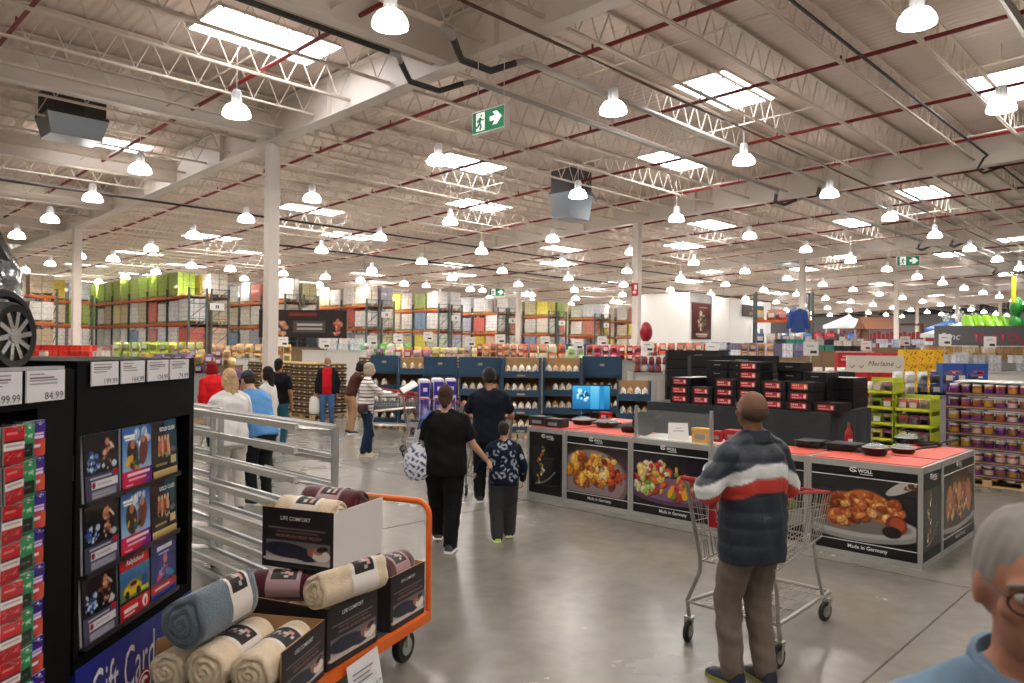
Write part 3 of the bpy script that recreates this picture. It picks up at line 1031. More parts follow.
# ================================================================== aluminium shelf trolleys, nested
def shelf_trolley(loc, label, seed):
    t = thing('shelf_trolley', label, 'trolley', loc, RZ + PI / 2, 'aluminium shelf trolleys behind the kiosk')
    L, D, Hh = 1.94, .30, 1.40     # x runs along the frame, y back from it
    for x in (0, L):
        m_ = MB(); m_.bb(x - .02, -.02, .11, x + .02, .02, Hh); m_.build('post', ALU, t)
    for i in range(7):
        z = Hh - .02 - .203 * i
        m_ = MB(); m_.bb(.02, -.015, z - .022, L - .02, .015, z + .018)
        if i < 3:
            m_.bb(.02, -.019, z - .05, L - (.1, .7, .9)[i], -.0155, z + .03, mi=1)
        m_.build('rail', [ALU, WHITE], t)
        s = MB(); back = z + (.07 if i else .03)
        for k in range(13):
            y = .02 + (D - .03) * k / 12
            zz = z - .01 + (back - z) * k / 12
            s.tube([(.03, y, zz), (L - .03, y, zz)], .004, 4)
        for k in range(7):
            x = .06 + (L - .12) * k / 6
            s.tube([(x, .01, z - .016), (x, D, back - .006)], .005, 4)
        s.bar((.02, D, back), (L - .02, D, back), .03, .045)
        s.build('wire_shelf', mat('bright_wire', 'c9c8c4', .35, .6), t)
    for x in (.04, L - .04):
        q = MB(); q.lathe([(.055, -.015), (.055, .015)], 18, M=MT(x, .0, .055, rx=PI / 2)); q.bar((x, 0, .06), (x, 0, .13), .03); q.build('caster', RUBBER, t)
    q = MB(); q.bar((.02, 0, .13), (L - .02, 0, .13), .035); q.bar((.02, D, .13), (L - .02, D, .13), .03); q.bar((.03, 0, .13), (.03, D, .13), .03); q.bar((L - .03, 0, .13), (L - .03, D, .13), .03)
    q.build('base_frame', ALU, t)
    q = MB(); q.bb(L * .02, -.023, Hh - .02, L * .02 + .02, -.019, Hh - .005); q.build('clip', INKR, t)
    return t
shelf_trolley(G(3.06, 4.68), 'silver shelf trolley with white rails, its end by the white-sided carton', 1)
shelf_trolley(G(3.17, 6.70), 'silver shelf trolley mostly hidden behind the kiosk, in line with the open one', 2)

# ================================================================== orange flatbed trolley with boxed blankets
ce = Vector((.4, .917, 0)).normalized()
CRZ = math.atan2(ce.y, ce.x)
CO = Vector((-.51, 4.97, 0))
CMX = Matrix.Translation(CO) @ Matrix.Rotation(CRZ, 4, 'Z')
ORANGE = mat('orange_powder_coat', 'e0661a', .4)
t = thing('flatbed_trolley', 'orange flatbed trolley loaded with boxes of rolled blankets', 'trolley', CO, CRZ)
m_ = MB()
CW, CLn = .74, 1.62
m_.bb(-CLn, 0, .19, 0, .04, .25); m_.bb(-CLn, CW - .04, .19, 0, CW, .25); m_.bb(-CLn, .04, .19, -CLn + .04, CW - .04, .25); m_.bb(-.04, .04, .19, 0, CW - .04, .25)
m_.build('platform_frame', ORANGE, t)
m_ = MB(); m_.bb(-CLn + .04, .04, .21, -.04, CW - .04, .245); m_.build('deck', mat('deck_grey', '4a4a4c', .7), t)
m_ = MB()
arc = lambda y0, s: [(0.012, y0 + s * (.09 - .09 * math.cos(q)), .865 + .09 * math.sin(q)) for q in np.linspace(0, PI / 2, 6)]
pts = [(0.012, .03, .2), (0.012, .03, .5)] + arc(.03, 1) + arc(CW - .03, -1)[::-1] + [(0.012, CW - .03, .5), (0.012, CW - .03, .2)]
m_.tube(pts, .02, 10); m_.build('push_handle', ORANGE, t)
for x in (-.24, -1.5):
    for y in (.06, CW - .06):
        q = MB(); wm = MT(x, y, .1, rx=PI / 2)
        q.lathe([(.06, -.022), (.092, -.026), (.1, -.014), (.1, .014), (.092, .026), (.06, .022)], 24, M=wm)
        q.lathe([(.055, -.03), (.055, .03)], 16, M=wm, mi=1)
        q.bar((x, y - .035, .1), (x, y - .035, .19), .03, .006, mi=1); q.bar((x, y + .035, .1), (x, y + .035, .19), .03, .006, mi=1); q.bb(x - .04, y - .045, .18, x + .04, y + .045, .19, mi=1)
        q.build('caster_wheel', [RUBBER, STEEL], t)
# price card taped to its edge
t = thing('price_sign', 'white price card hanging from the orange edge of the flatbed trolley', 'sign', CMX @ Vector((-.80, -.02, .245)), CRZ + .02)
m_ = MB(); m_.add([(-.15, 0, 0), (.15, 0, .01), (.14, -.05, -.2), (-.16, -.045, -.22), (-.15, .003, 0), (.15, .003, .01), (.14, -.047, -.2), (-.16, -.042, -.22)],
                  [(0, 1, 2, 3)[::-1], (4, 5, 6, 7), (0, 1, 5, 4), (1, 2, 6, 5), (2, 3, 7, 6), (3, 0, 4, 7)]); cd = m_.build('sign_card', PAPER, t)
text('29.97', .12, .04, INK, cd, MT(.06, -.045, -.165, rx=.22), 'price')
m_ = MB()
for k, (zz, ww) in enumerate(((-.05, .2), (-.075, .16), (-.1, .18))):
    m_.add([(-.12, -.006 + zz * .22, zz), (-.12 + ww, -.006 + zz * .22, zz), (-.12 + ww, -.006 + (zz - .008) * .22, zz - .008), (-.12, -.006 + (zz - .008) * .22, zz - .008)], [(0, 3, 2, 1), (0, 1, 2, 3)], col='9c9c9c')
m_.build('printed_line', PAINT, cd)

SLEEP_N = [0]
def pillow_art(w, h):
    A = w / h
    c = Canvas(A, 72, '1c1719', 5)
    c.grad(0, 0, A, 1, '2a2326', '191517')
    c.rect(A * .08, .66, A * .9, .685, '6a5a58'); c.rect(A * .2, .61, A * .8, .625, '5a4c4a')
    c.rect(A * .05, .10, A * .97, .46, '6f6a70'); c.grad(A * .05, .10, A * .97, .3, 'd4cec8', '8e888c')
    c.ell(A * .36, .3, A * .34, .13, '20222e', -.06); c.ell(A * .5, .25, A * .3, .1, '262a3a', -.1); c.ell(A * .3, .14, A * .3, .04, 'cfc8c2')
    c.ell(A * .84, .27, A * .13, .1, 'e6dfd8'); c.ell(A * .8, .34, A * .07, .06, 'b27a5e'); c.ell(A * .86, .38, A * .08, .045, '2a1b16', .2); c.ell(A * .69, .31, A * .04, .08, 'a56c52', .5)
    c.rect(0, 0, A, .1, '15181f'); c.rect(A * .2, .04, A * .8, .055, '3c4250')
    return c
def comfort_text(parent, M, w, h):
    text('LIFE COMFORT', w * .42, h * .075, INKW, parent, M @ Matrix.Translation((-.02 * w, -.0012, h * .84)), 'lettering', bold=.004)
    text('MICROPLUSH BODY PILLOW', w * .74, h * .05, mat('rose_ink', 'b5776a', .6), parent, M @ Matrix.Translation((.03 * w, -.0012, h * .545)), 'lettering')
def carton(label, x0, y0, z0, lx, ly, h, printed, rz=0.0, low_front=False, white_side=False):
    """open carton in trolley coordinates; printed: 'side' (facing -y) or 'front' (facing -x)"""
    t = thing('carton', label, 'box', CMX @ Vector((x0, y0, z0)), CRZ + rz, 'open cartons on the flatbed trolley')
    th = .006
    hf = h * .22 if low_front else h
    m_ = MB()
    m_.bb(0, 0, 0, lx, ly, th)
    m_.bb(0, ly - th, th, lx, ly, h); m_.bb(lx - th, th, th, lx, ly - th, h)
    m_.bb(0, 0, th, lx, th, h); m_.bb(0, th, th, th, ly - th, hf)
    m_.build('carton_shell', CARD, t)
    sk = MB(); dk = '221c1e'
    if printed == 'side':
        sk.bb(0, -.002, 0, lx, -.0003, h, col=dk); sk.bb(-.002, 0, 0, -.0003, ly, hf, col=dk if not low_front else 'b08a5c')
    else:
        sk.bb(0, -.002, 0, lx, -.0003, h, col='dcd9d8'); sk.bb(-.002, 0, 0, -.0003, ly, hf, col=dk)
    s = sk.build('outer_print', PAINT, t)
    if printed == 'side':
        M_ = MT(lx / 2, -.0032, 0); pw = lx
    else:
        M_ = MT(-.0032, ly / 2, 0, rz=-PI / 2); pw = ly
    a_ = pillow_art(pw, h).build('printed_panel', pw * .985, h * .985, M_ @ Matrix.Translation((0, 0, h * .006)), t, PAINT)
    comfort_text(a_, M_ @ Matrix.Translation((0, -.0012, 0)), pw, h)
    return t
carton('open carton of blankets at the near end of the orange trolley, cream rolls on top', -1.525, -.07, .252, .45, .66, .29, 'side', rz=.21, low_front=True)
carton('open carton in the middle of the orange trolley under the white-sided box', -1.055, .03, .252, .47, .68, .33, 'side')
carton('open carton at the handle end of the orange trolley with burgundy rolls', -.44, .03, .252, .40, .68, .33, 'side')
carton('white-sided carton stacked crosswise on top of the other cartons', -.86, .14, .70, .52, .485, .34, 'front', rz=.04)

# rolled blankets
def fleece(name, c):
    return mat(name, c, .95, spec=.1, sheen=.5, bump=(120, .35), var=(18, .10))
CREAM = fleece('cream_fleece', 'd8c6aa'); BURG = fleece('burgundy_fleece', '4a1020'); SLATE = fleece('slate_fleece', '5c6c7a')
def roll(label, p0, p1, r, m, band=(.35, .8), tip=0.0, seed=0, dark=True, group='rolled blankets in the trolley cartons'):
    """a rolled blanket from p0 to p1 (trolley coordinates): spiral ends, soft sides, a printed paper band"""
    rr = random.Random(seed)
    p0 = Vector(p0); p1 = Vector(p1); d = p1 - p0; L = d.length
    d.normalize()
    up = Vector((0, 0, 1)); y = up.cross(d).normalized(); z = d.cross(y)
    Ml = Matrix((d, y, z)).transposed().to_4x4(); Ml.translation = Vector()
    o_ = thing('rolled_blanket', label, 'blanket', CMX @ p0, 0.0, group)
    rot = Matrix.Rotation(CRZ, 4, 'Z') @ Ml
    o_.rotation_euler = rot.to_euler()
    na = 36
    ph = rr.uniform(0, 6.28); turns = 3.1
    def rad_at(a, x):
        k = 1 + .02 * math.sin(3 * a + ph) + .015 * math.sin(9 * x / L + 2 * a + ph)
        if tip: k += tip * math.exp(-((a - 2.0) / .35) ** 2)
        return r * k * (1 - .05 * math.cos(2 * PI * x / L) * 0)
    rings = []
    nr = 15
    def endring(x0, sgn, q):
        o = []
        for k in range(na):
            a = 2 * PI * k / na
            g = math.cos(2 * PI * (q * turns - a / (2 * PI)) )
            bulge = .022 * (1 - q * q) - .017 * ((1 + g) * .5) ** 2 * min(1, q * 4) - .006 * math.sin(5 * a + q * 9 + ph) * q
            rd = rad_at(a, x0 if sgn < 0 else L) * q * .94
            o.append((x0 + sgn * (bulge + .012), rd * math.cos(a), rd * math.sin(a)))
        return o
    for i in range(nr):
        rings.append(endring(0, -1, (i + .25) / nr))
    rings.append([(-.008, rad_at(2 * PI * k / na, 0) * .975 * math.cos(2 * PI * k / na), rad_at(2 * PI * k / na, 0) * .975 * math.sin(2 * PI * k / na)) for k in range(na)])
    for i in range(9):
        x = .014 + (L - .028) * i / 8
        rings.append([(x, rad_at(2 * PI * k / na, x) * math.cos(2 * PI * k / na), rad_at(2 * PI * k / na, x) * math.sin(2 * PI * k / na)) for k in range(na)])
    rings.append([(L + .008, rad_at(2 * PI * k / na, L) * .975 * math.cos(2 * PI * k / na), rad_at(2 * PI * k / na, L) * .975 * math.sin(2 * PI * k / na)) for k in range(na)])
    for i in reversed(range(nr)):
        rings.append(endring(L, 1, (i + .25) / nr))
    mb_ = MB(); mb_.skin(rings, 0)
    mb_.build('blanket', m, o_, sharp=False)
    if band:
        x0, x1 = band[0] * L, band[1] * L
        n1 = 30
        b_ = MB(); rg = []
        xs = np.linspace(x0, x1, 9)
        for x in xs:
            rg.append([(x, (rad_at(a, x) + .004) * math.cos(a), (rad_at(a, x) + .004) * math.sin(a)) for a in np.linspace(-.5, PI + .5, n1)])
        base_ = len(b_.v)
        for i in range(8):
            for j in range(n1 - 1):
                u = (i + .5) / 8; v = (j + .5) / (n1 - 1)
                if 1 <= i <= 6 and .3 < v < .72:
                    c = '1b1718' if dark else '241d20'
                    if i in (5,) and .58 < v < .66 or (i == 2 and .36 < v < .44): c = 'c08a80'
                    elif i == 3 and .4 < v < .62 and j % 2: c = '8a8080'
                    elif i == 4 and .35 < v < .68 and j % 3: c = 'b8b0ae'
                else:
                    c = 'ddd6cf' if m is not BURG else 'a88a90'
                b_.add([rg[i][j], rg[i + 1][j], rg[i + 1][j + 1], rg[i][j + 1]], [(0, 1, 2, 3)], col=c, smooth=True)
        b_.build('paper_band', PAINT, o_, sharp=False)
    return o_
def RA(x, y, z, an=.21):
    return (-1.525 + x * math.cos(an) - y * math.sin(an), -.07 + x * math.sin(an) + y * math.cos(an), z)
roll('cream rolled blanket beside the cardboard side of the near carton, plain end showing', RA(-.06, .552, .43), RA(.37, .552, .43), .090, CREAM, None, seed=1)
roll('cream rolled blanket in the middle of the near carton with a banded label', RA(-.07, .345, .455), RA(.37, .345, .455), .104, CREAM, (.3, .75), seed=2)
roll('cream rolled blanket at the printed side of the near carton with a banded label', RA(-.06, .122, .455), RA(.37, .122, .455), .100, CREAM, (.35, .82), seed=3)
roll('slate blue rolled blanket lying on top of the cream rolls', RA(-.08, .455, .668), RA(.34, .43, .672), .118, SLATE, (.5, .88), tip=.3, seed=4)
roll('cream rolled blanket with a pointed corner in front of the white-sided carton', (-1.10, .075, .676), (-.66, -.01, .676), .088, CREAM, (.42, .85), tip=.4, seed=5)
roll('burgundy rolled blanket lying slantwise in front of the white-sided carton', (-.945, .60, .605), (-.80, .28, .605), .086, BURG, (.2, .75), seed=6)
roll('cream rolled blanket under the slanting burgundy roll', (-.99, .50, .385), (-.65, .46, .385), .095, CREAM, None, seed=7)
roll('burgundy rolled blanket with a pale band in the handle end carton', (-.385, .17, .555), (-.09, .17, .555), .1, BURG, (.25, .8), seed=8)
roll('burgundy rolled blanket behind the white-sided carton near the handle', (-.385, .42, .555), (-.09, .42, .555), .1, BURG, (.25, .8), seed=9)
roll('cream rolled blanket at the front of the white-sided top carton', (-.755, .195, .995), (-.745, .575, .995), .09, CREAM, (.22, .72), seed=10)
roll('burgundy rolled blanket at the back of the white-sided top carton', (-.53, .2, 1.01), (-.52, .575, 1.01), .095, BURG, (.25, .7), seed=11)

# ================================================================== shopping carts
CARTM = mat('cart_wire', 'a5a19b', .35, .7)
CARTRED = mat('cart_red_plastic', 'b01c26', .4)
def make_cart(label, loc, rz):
    """origin on the floor midway between the rear wheels, x forward"""
    t = thing('shopping_cart', label, 'shopping cart', loc, rz)
    xr, xf = -.06, 1.04          # basket rear and front at the rim
    def rim(x):
        k = (x - xr) / (xf - xr)
        return .30 - .05 * k, 1.09 - .15 * k       # half width, height
    def floor_(x):
        k = (x - .02) / (.98 - .02)
        return .24 - .04 * k, .55 + .07 * k
    b_ = MB()
    # side wires
    for s in (-1, 1):
        for i in range(20):
            k = i / 19
            xt = xr + (xf - xr) * k; xb = .02 + .96 * k
            b_.tube([(xt, s * rim(xt)[0], rim(xt)[1]), (xb, s * floor_(xb)[0], floor_(xb)[1])], .003, 4)
        for q in (.25, .5, .75):
            b_.tube([((xr + (.02 - xr) * q), s * (rim(xr)[0] * (1 - q) + .24 * q), rim(xr)[1] * (1 - q) + .55 * q),
                     ((xf + (.98 - xf) * q), s * (rim(xf)[0] * (1 - q) + .20 * q), rim(xf)[1] * (1 - q) + .62 * q)], .0035, 4)
    for x_t, x_b, zr, zf, hw, fw in ((xf, .98, rim(xf)[1], .62, rim(xf)[0], .20), (xr, .02, rim(xr)[1] - .02, .55, rim(xr)[0], .24)):
        for i in range(11):
            y = -1 + 2 * i / 10
            b_.tube([(x_t, y * hw, zr), (x_b, y * fw, zf)], .003, 4)
        for q in (.3, .6):
            b_.tube([(x_t + (x_b - x_t) * q, -(hw + (fw - hw) * q), zr + (zf - zr) * q), (x_t + (x_b - x_t) * q, hw + (fw - hw) * q, zr + (zf - zr) * q)], .003, 4)
    for i in range(11):
        y = -1 + 2 * i / 10
        b_.tube([(.02, y * .24, .55), (.98, y * .20, .62)], .003, 4)
    for i in range(9):
        x = .02 + .12 * i
        b_.tube([(x, -floor_(x)[0], floor_(x)[1]), (x, floor_(x)[0], floor_(x)[1])], .003, 4)
    b_.tube([(.02, -.24, .55), (.98, -.2, .62), (.98, .2, .62), (.02, .24, .55)], .007, 6, closed=True)
    b_.build('wire_basket', CARTM, t)
    r_ = MB()
    r_.tube([(xr, -.30, 1.09), (xf - .03, -.252, .945), (xf, -.22, .94), (xf, .22, .94), (xf - .03, .252, .945), (xr, .30, 1.09)], .011, 6)
    r_.build('rim_guard', CARTRED, t)
    h_ = MB(); h_.tube([(-.13, -.31, 1.115), (-.13, .31, 1.115)], .017, 10); h_.build('push_handle', CARTRED, t)
    f_ = MB()
    for s in (-1, 1):
        f_.tube([(-.13, s * .31, 1.115), (-.07, s * .30, 1.06), (0.02, s * .25, .56), (.05, s * .27, .46), (-.03, s * .315, .28), (.0, s * .315, .14)], .014, 8)
        f_.tube([(-.03, s * .315, .27), (.45, s * .29, .25), (1.0, s * .25, .22), (1.07, s * .22, .21)], .014, 8)
        f_.tube([(.84, s * .2, .61), (.80, s * .24, .42), (.86, s * .26, .225)], .013, 8)
    f_.tube([(1.07, -.22, .21), (1.07, .22, .21)], .014, 8); f_.tube([(-.03, -.315, .27), (-.03, .315, .27)], .012, 8)
    for i in range(8):
        y = -.27 + .54 * i / 7
        f_.tube([(-.03, y, .262), (1.05, y * .85, .205)], .0035, 4)
    for i in range(4):
        x = .15 + .25 * i
        f_.tube([(x, -.285, .25 - .04 * x), (x, .285, .25 - .04 * x)], .004, 4)
    f_.build('frame', CARTM, t)
    s_ = MB()
    s_.add([(.0, -.24, 1.05), (.0, .24, 1.05), (.1, .22, .78), (.1, -.22, .78)], [(0, 1, 2, 3), (3, 2, 1, 0)])
    s_.build('child_seat_flap', CARTRED, t) if False else None
    fl = MB()
    for (y0, y1, z0, z1) in ((-.16, .16, .98, 1.04), (-.16, -.11, .84, .98), (.11, .16, .84, .98), (-.16, .16, .80, .84)):
        fl.bb(-.035, y0, z0, -.015, y1, z1)
    fl.build('child_seat_flap', CARTRED, t)
    for (x, y, rr) in ((0, .315, .4), (0, -.315, -.3), (1.05, .22, .2), (1.05, -.22, -.5)):
        w_ = MB(); M_ = Matrix.Translation((x, y, .07)) @ Matrix.Rotation(rr * .4, 4, 'Z') @ Matrix.Translation((-.025, 0, 0)); wm = M_ @ Matrix.Rotation(PI / 2, 4, 'X')
        w_.lathe([(.045, -.012), (.062, -.016), (.07, -.01), (.07, .01), (.062, .016), (.045, .012)], 20, M=wm)
        w_.lathe([(.04, -.02), (.04, .02)], 14, M=wm, mi=1)
        w_.bar((0, -.026, 0), (.025, -.026, .09), .03, .005, mi=1, M=M_); w_.bar((0, .026, 0), (.025, .026, .09), .03, .005, mi=1, M=M_)
        w_.bb(.0, -.03, .085, .05, .03, .095, mi=1, M=M_)
        w_.build('caster_wheel', [RUBBER, CARTM], t)
    return t

# ================================================================== people
def remeshed(name, mb_, m, voxel, parent, sm=3, colfn=None, disp=None):
    me = mb_.mesh('src', m)
    o = bpy.data.objects.new('src', me); COL.objects.link(o)
    md = o.modifiers.new('r', 'REMESH'); md.mode = 'VOXEL'; md.voxel_size = voxel; md.use_smooth_shade = True
    ms = o.modifiers.new('s', 'SMOOTH'); ms.iterations = sm; ms.factor = .5
    dg = bpy.context.evaluated_depsgraph_get(); dg.update()
    nm = bpy.data.meshes.new_from_object(o.evaluated_get(dg))
    bpy.data.objects.remove(o)
    nm.name = name
    nm.materials.clear(); nm.materials.append(m)
    n = len(nm.vertices)
    co = np.empty(n * 3, dtype=np.float32); nm.vertices.foreach_get('co', co); co = co.reshape(-1, 3)
    if disp is not None:
        no = np.empty(n * 3, dtype=np.float32); nm.vertices.foreach_get('normal', no); no = no.reshape(-1, 3)
        co = co + no * disp(co)[:, None]
        nm.vertices.foreach_set('co', co.astype(np.float32).ravel())
    for ca in list(nm.color_attributes): nm.color_attributes.remove(ca)
    if colfn is not None:
        c = np.asarray(colfn(co))
        l = np.where(c <= 0.04045, c / 12.92, ((c + 0.055) / 1.055) ** 2.4)
        arr = np.ones((n, 4), dtype=np.float32); arr[:, :3] = l
        ca = nm.color_attributes.new('Col', 'FLOAT_COLOR', 'POINT'); ca.data.foreach_set('color', arr.ravel())
    nm.polygons.foreach_set('use_smooth', [True] * len(nm.polygons))
    nm.update()
    ob = bpy.data.objects.new(name, nm); COL.objects.link(ob); ob.parent = parent
    return ob


def cap_(mb_, p0, p1, r0, r1, n=12):
    """tapered capsule"""
    p0 = Vector(p0); p1 = Vector(p1)
    t = p1 - p0
    if t.length < 1e-5: t = Vector((0, 0, 1e-4))
    t.normalize()
    up = Vector((0, 0, 1)) if abs(t.z) < .9 else Vector((0, 1, 0))
    x = up.cross(t).normalized(); y = t.cross(x)
    rings = []
    for k in range(5):
        a = -PI / 2 + (PI / 2) * k / 4
        rings.append((p0 + t * (r0 * math.sin(a)), max(r0 * math.cos(a), r0 * .03)))
    for k in range(5):
        a = (PI / 2) * k / 4
        rings.append((p1 + t * (r1 * math.sin(a)), max(r1 * math.cos(a), r1 * .03)))
    mb_.skin([[c + (x * math.cos(2 * PI * j / n) + y * math.sin(2 * PI * j / n)) * r for j in range(n)] for c, r in rings])


def loft(mb_, secs, X=None, n=20, pw=2.0):
    """superellipse sections (cx, cy, cz, rx, ry) stacked upwards, moved by X"""
    rings = []
    for cx, cy, cz, rx, ry in secs:
        rg = []
        for k in range(n):
            a = 2 * PI * k / n
            c, s = math.cos(a), math.sin(a)
            f = (abs(c) ** pw + abs(s) ** pw) ** (-1 / pw)
            p = Vector((cx + rx * c * f, cy + ry * s * f, cz))
            rg.append(X @ p if X is not None else p)
        rings.append(rg)
    mb_.skin(rings)


def hexrgb(c):
    return np.array([int(c[i:i + 2], 16) / 255 for i in (0, 2, 4)])


def person(label, loc, heading, Hh=1.7, skin='c89878', hair='2a1d16', top='202020', legs='202020', shoes='202020', sole='e8e8e8',
           sleeve='short', lean=0.0, twist=0.0, head_yaw=0.0, head_pitch=0.0, fat=1.0, arms=None, feet=None, hairstyle='short', cap=None,
           topfn=None, legfn=None, hem=.50, voxel=.012, fingers=False, jacket=None, neck_r=1.0, face=True, low=True, puff=0.0, beard=None, glasses=False, top_mat=None, group=None,
           topdisp=None, legdisp=None, belly=0.0, legw=1.0, collar=None):
    """a standing figure facing +y in its own frame; arms/feet: joint positions in metres in that frame"""
    s = Hh
    t = thing('person', label, 'person', loc, -rad(heading), group)
    PEL = Vector((0, 0, .52 * s))
    U = Matrix.Translation(PEL) @ Matrix.Rotation(-lean, 4, 'X') @ Matrix.Rotation(-twist, 4, 'Z') @ Matrix.Translation(-PEL)
    def u(x, y, z): return U @ Vector((x * s, y * s, z * s))
    # joints
    if arms is None: arms = {}
    if feet is None: feet = {}
    sh = {k: u(sg * .100 * (.5 + .5 * fat), -.002, .790) for k, sg in (('L', -1), ('R', 1))}
    el = {k: Vector(arms[k][0]) if k in arms else u(sg * .135 * (.4 + .6 * fat), -.012, .63) for k, sg in (('L', -1), ('R', 1))}
    wr = {k: Vector(arms[k][1]) if k in arms else u(sg * .135 * (.4 + .6 * fat), .025, .485) for k, sg in (('L', -1), ('R', 1))}
    hip = {k: Vector((sg * .052 * s, 0, .5 * s)) for k, sg in (('L', -1), ('R', 1))}
    an = {}
    kn = {}
    for k, sg in (('L', -1), ('R', 1)):
        fx, fy, fz = feet.get(k, (sg * .06 * s, 0, 0))
        an[k] = Vector((fx, fy, fz + .045 * s))
        mid = (hip[k] + an[k]) / 2
        d = (an[k] - hip[k]).length
        bend = math.sqrt(max(0, (.46 * s / 2) ** 2 - (d / 2) ** 2))
        kn[k] = mid + Vector((sg * .004 * s, min(bend, .12 * s) + .008 * s, .01 * s))
    # ---- head frame
    hc = u(0, .008, .928)
    HM = Matrix.Translation(hc) @ Matrix.Rotation(-rad(head_yaw), 4, 'Z') @ Matrix.Rotation(rad(head_pitch) - lean * .55, 4, 'X')
    def hd(x, y, z): return HM @ Vector((x * s, y * s, z * s))
    SK = mat('skin_' + skin, skin, .55, spec=.35, bump=(90, .05))
    bm_ = MB()
    # torso and legs of the body
    loft(bm_, [(0, -.002, z, rx * fat, ry * (.4 + .6 * fat)) for z, rx, ry in ((.485, .07, .055), (.52, .088, .062), (.56, .088, .06), (.63, .074, .052), (.70, .083, .058), (.76, .098, .06), (.80, .095, .048), (.825, .06, .038), (.84, .035, .032))],
         Matrix.Identity(4) if False else U @ Matrix.Scale(s, 4), pw=2.3)
    for sg in (-1, 1):
        cap_(bm_, u(sg * .02, -.006, .835), u(sg * .09 * (.5 + .5 * fat), -.004, .800), .026 * s, .024 * s)
    cap_(bm_, u(0, -.004, .81), u(0, .0, .885), .034 * s * neck_r, .031 * s * neck_r)
    for k in 'LR':
        cap_(bm_, sh[k], el[k], .030 * s * (.6 + .4 * fat), .022 * s * (.6 + .4 * fat)); cap_(bm_, el[k], wr[k], .022 * s * (.6 + .4 * fat), .0155 * s)
        cap_(bm_, hip[k], kn[k], .046 * s * fat ** .5, .031 * s); cap_(bm_, kn[k], an[k], .031 * s, .021 * s)
        cap_(bm_, an[k], an[k] + Vector((0, .06 * s, -.03 * s)), .02 * s, .015 * s)
        # hand
        d = (wr[k] - el[k]).normalized()
        inw = Vector((1 if k == 'L' else -1, 0, 0))
        sd = inw - d * inw.dot(d)
        sd = sd.normalized() if sd.length > 1e-3 else Vector((0, 1, 0))
        thick = d.cross(sd).normalized()
        palm = wr[k] + d * .05 * s * .9
        curl = arms[k][2] if (k in arms and len(arms[k]) > 2) else .35
        if fingers:
            for q in range(4):
                off = thick * ((q - 1.5) * .0115 * s)
                a0 = wr[k] + d * .012 * s + off * .7; a1 = wr[k] + d * .052 * s + off
                cap_(bm_, a0, a1, .0085 * s, .0075 * s, 8)
                ln = (.021, .025, .024, .018)[q] * s
                d1 = (d * math.cos(curl) + sd * math.sin(curl)); d2 = (d * math.cos(curl * 2.4) + sd * math.sin(curl * 2.4))
                cap_(bm_, a1, a1 + d1 * ln, .0058 * s, .0052 * s, 8); cap_(bm_, a1 + d1 * ln, a1 + d1 * ln + d2 * ln * .9, .0052 * s, .0042 * s, 8)
            th = thick if wr[k].y > -9 else thick
            b0 = wr[k] + d * .018 * s + thick * (-.02 * s if k == 'R' else .02 * s)
            cap_(bm_, wr[k] + d * .01 * s, b0, .009 * s, .008 * s, 8)
            b1 = b0 + (d * .8 + sd * .35 + thick * (-.45 if k == 'R' else .45)).normalized() * .026 * s
            cap_(bm_, b0, b1, .0075 * s, .006 * s, 8); cap_(bm_, b1, b1 + (d * .9 + sd * .4).normalized() * .018 * s, .006 * s, .005 * s, 8)
        else:
            cap_(bm_, wr[k], palm, .016 * s, .019 * s, 8); cap_(bm_, palm, palm + (d * .8 + sd * .5).normalized() * .04 * s, .017 * s, .01 * s, 8)
    # head
    HS = HM @ Matrix.Scale(s, 4)
    bm_.ell((0, -.006, .012), (.0445, .056, .054), 20, 14, M=HS)
    bm_.ell((0, .012, -.024), (.036, .040, .044), 16, 10, M=HS)
    bm_.ell((0, .028, -.05), (.021, .018, .014), 12, 8, M=HS)
    if face:
        cap_(bm_, hd(0, .048, .010), hd(0, .060, -.016), .0065 * s, .0095 * s, 8)
        for sg in (-1, 1):
            cap_(bm_, hd(sg * .008, .054, -.018), hd(sg * .009, .053, -.019), .0065 * s, .006 * s, 8)
            cap_(bm_, hd(sg * .010, .049, .017), hd(sg * .031, .043, .014), .0062 * s, .005 * s, 8)
            bm_.ell((sg * .028, .034, -.012), (.012, .012, .011), 10, 6, M=HS)
        cap_(bm_, hd(-.012, .050, -.035), hd(.012, .050, -.035), .0052 * s, .0052 * s, 8)
        cap_(bm_, hd(-.010, .049, -.0425), hd(.010, .049, -.0425), .0058 * s, .0058 * s, 8)
    for sg in (-1, 1):
        bm_.ell((sg * .0455, -.004, -.006), (.0055, .0115, .0175), 8, 8, M=HS)
    remeshed('body', bm_, SK, min(voxel, .009 * s if face else voxel), t, 2)
    if face and voxel <= .012:
        for sg in (-1, 1):
            e = MB(); e.ell((sg * .0195, .0425, .0055), (.0082, .0075, .0062), 12, 8, M=HS); eo = e.build('eye', mat('eye_white', 'd8d2cc', .2), t)
            p_ = MB(); p_.ell((sg * .0195, .0478, .0052), (.0036, .0026, .0036), 10, 6, M=HS); p_.build('iris', mat('iris_dark', '20140e', .15), eo)
            bw = MB(); bw.tube([hd(sg * .008, .0545, .0165), hd(sg * .020, .0545, .0205), hd(sg * .034, .046, .0165)], [.0022 * s, .0026 * s, .0014 * s], 6); bw.build('eyebrow', mat('hair_' + hair, hair, .8), t)
        lp = MB(); lp.tube([hd(-.014, .0515, -.0385), hd(-.005, .0565, -.0375), hd(.005, .0565, -.0375), hd(.014, .0515, -.0385)], [.0015 * s, .0032 * s, .0032 * s, .0015 * s], 6)
        lp.build('lips', mat('lip_' + skin, '8c4a42', .5), t)
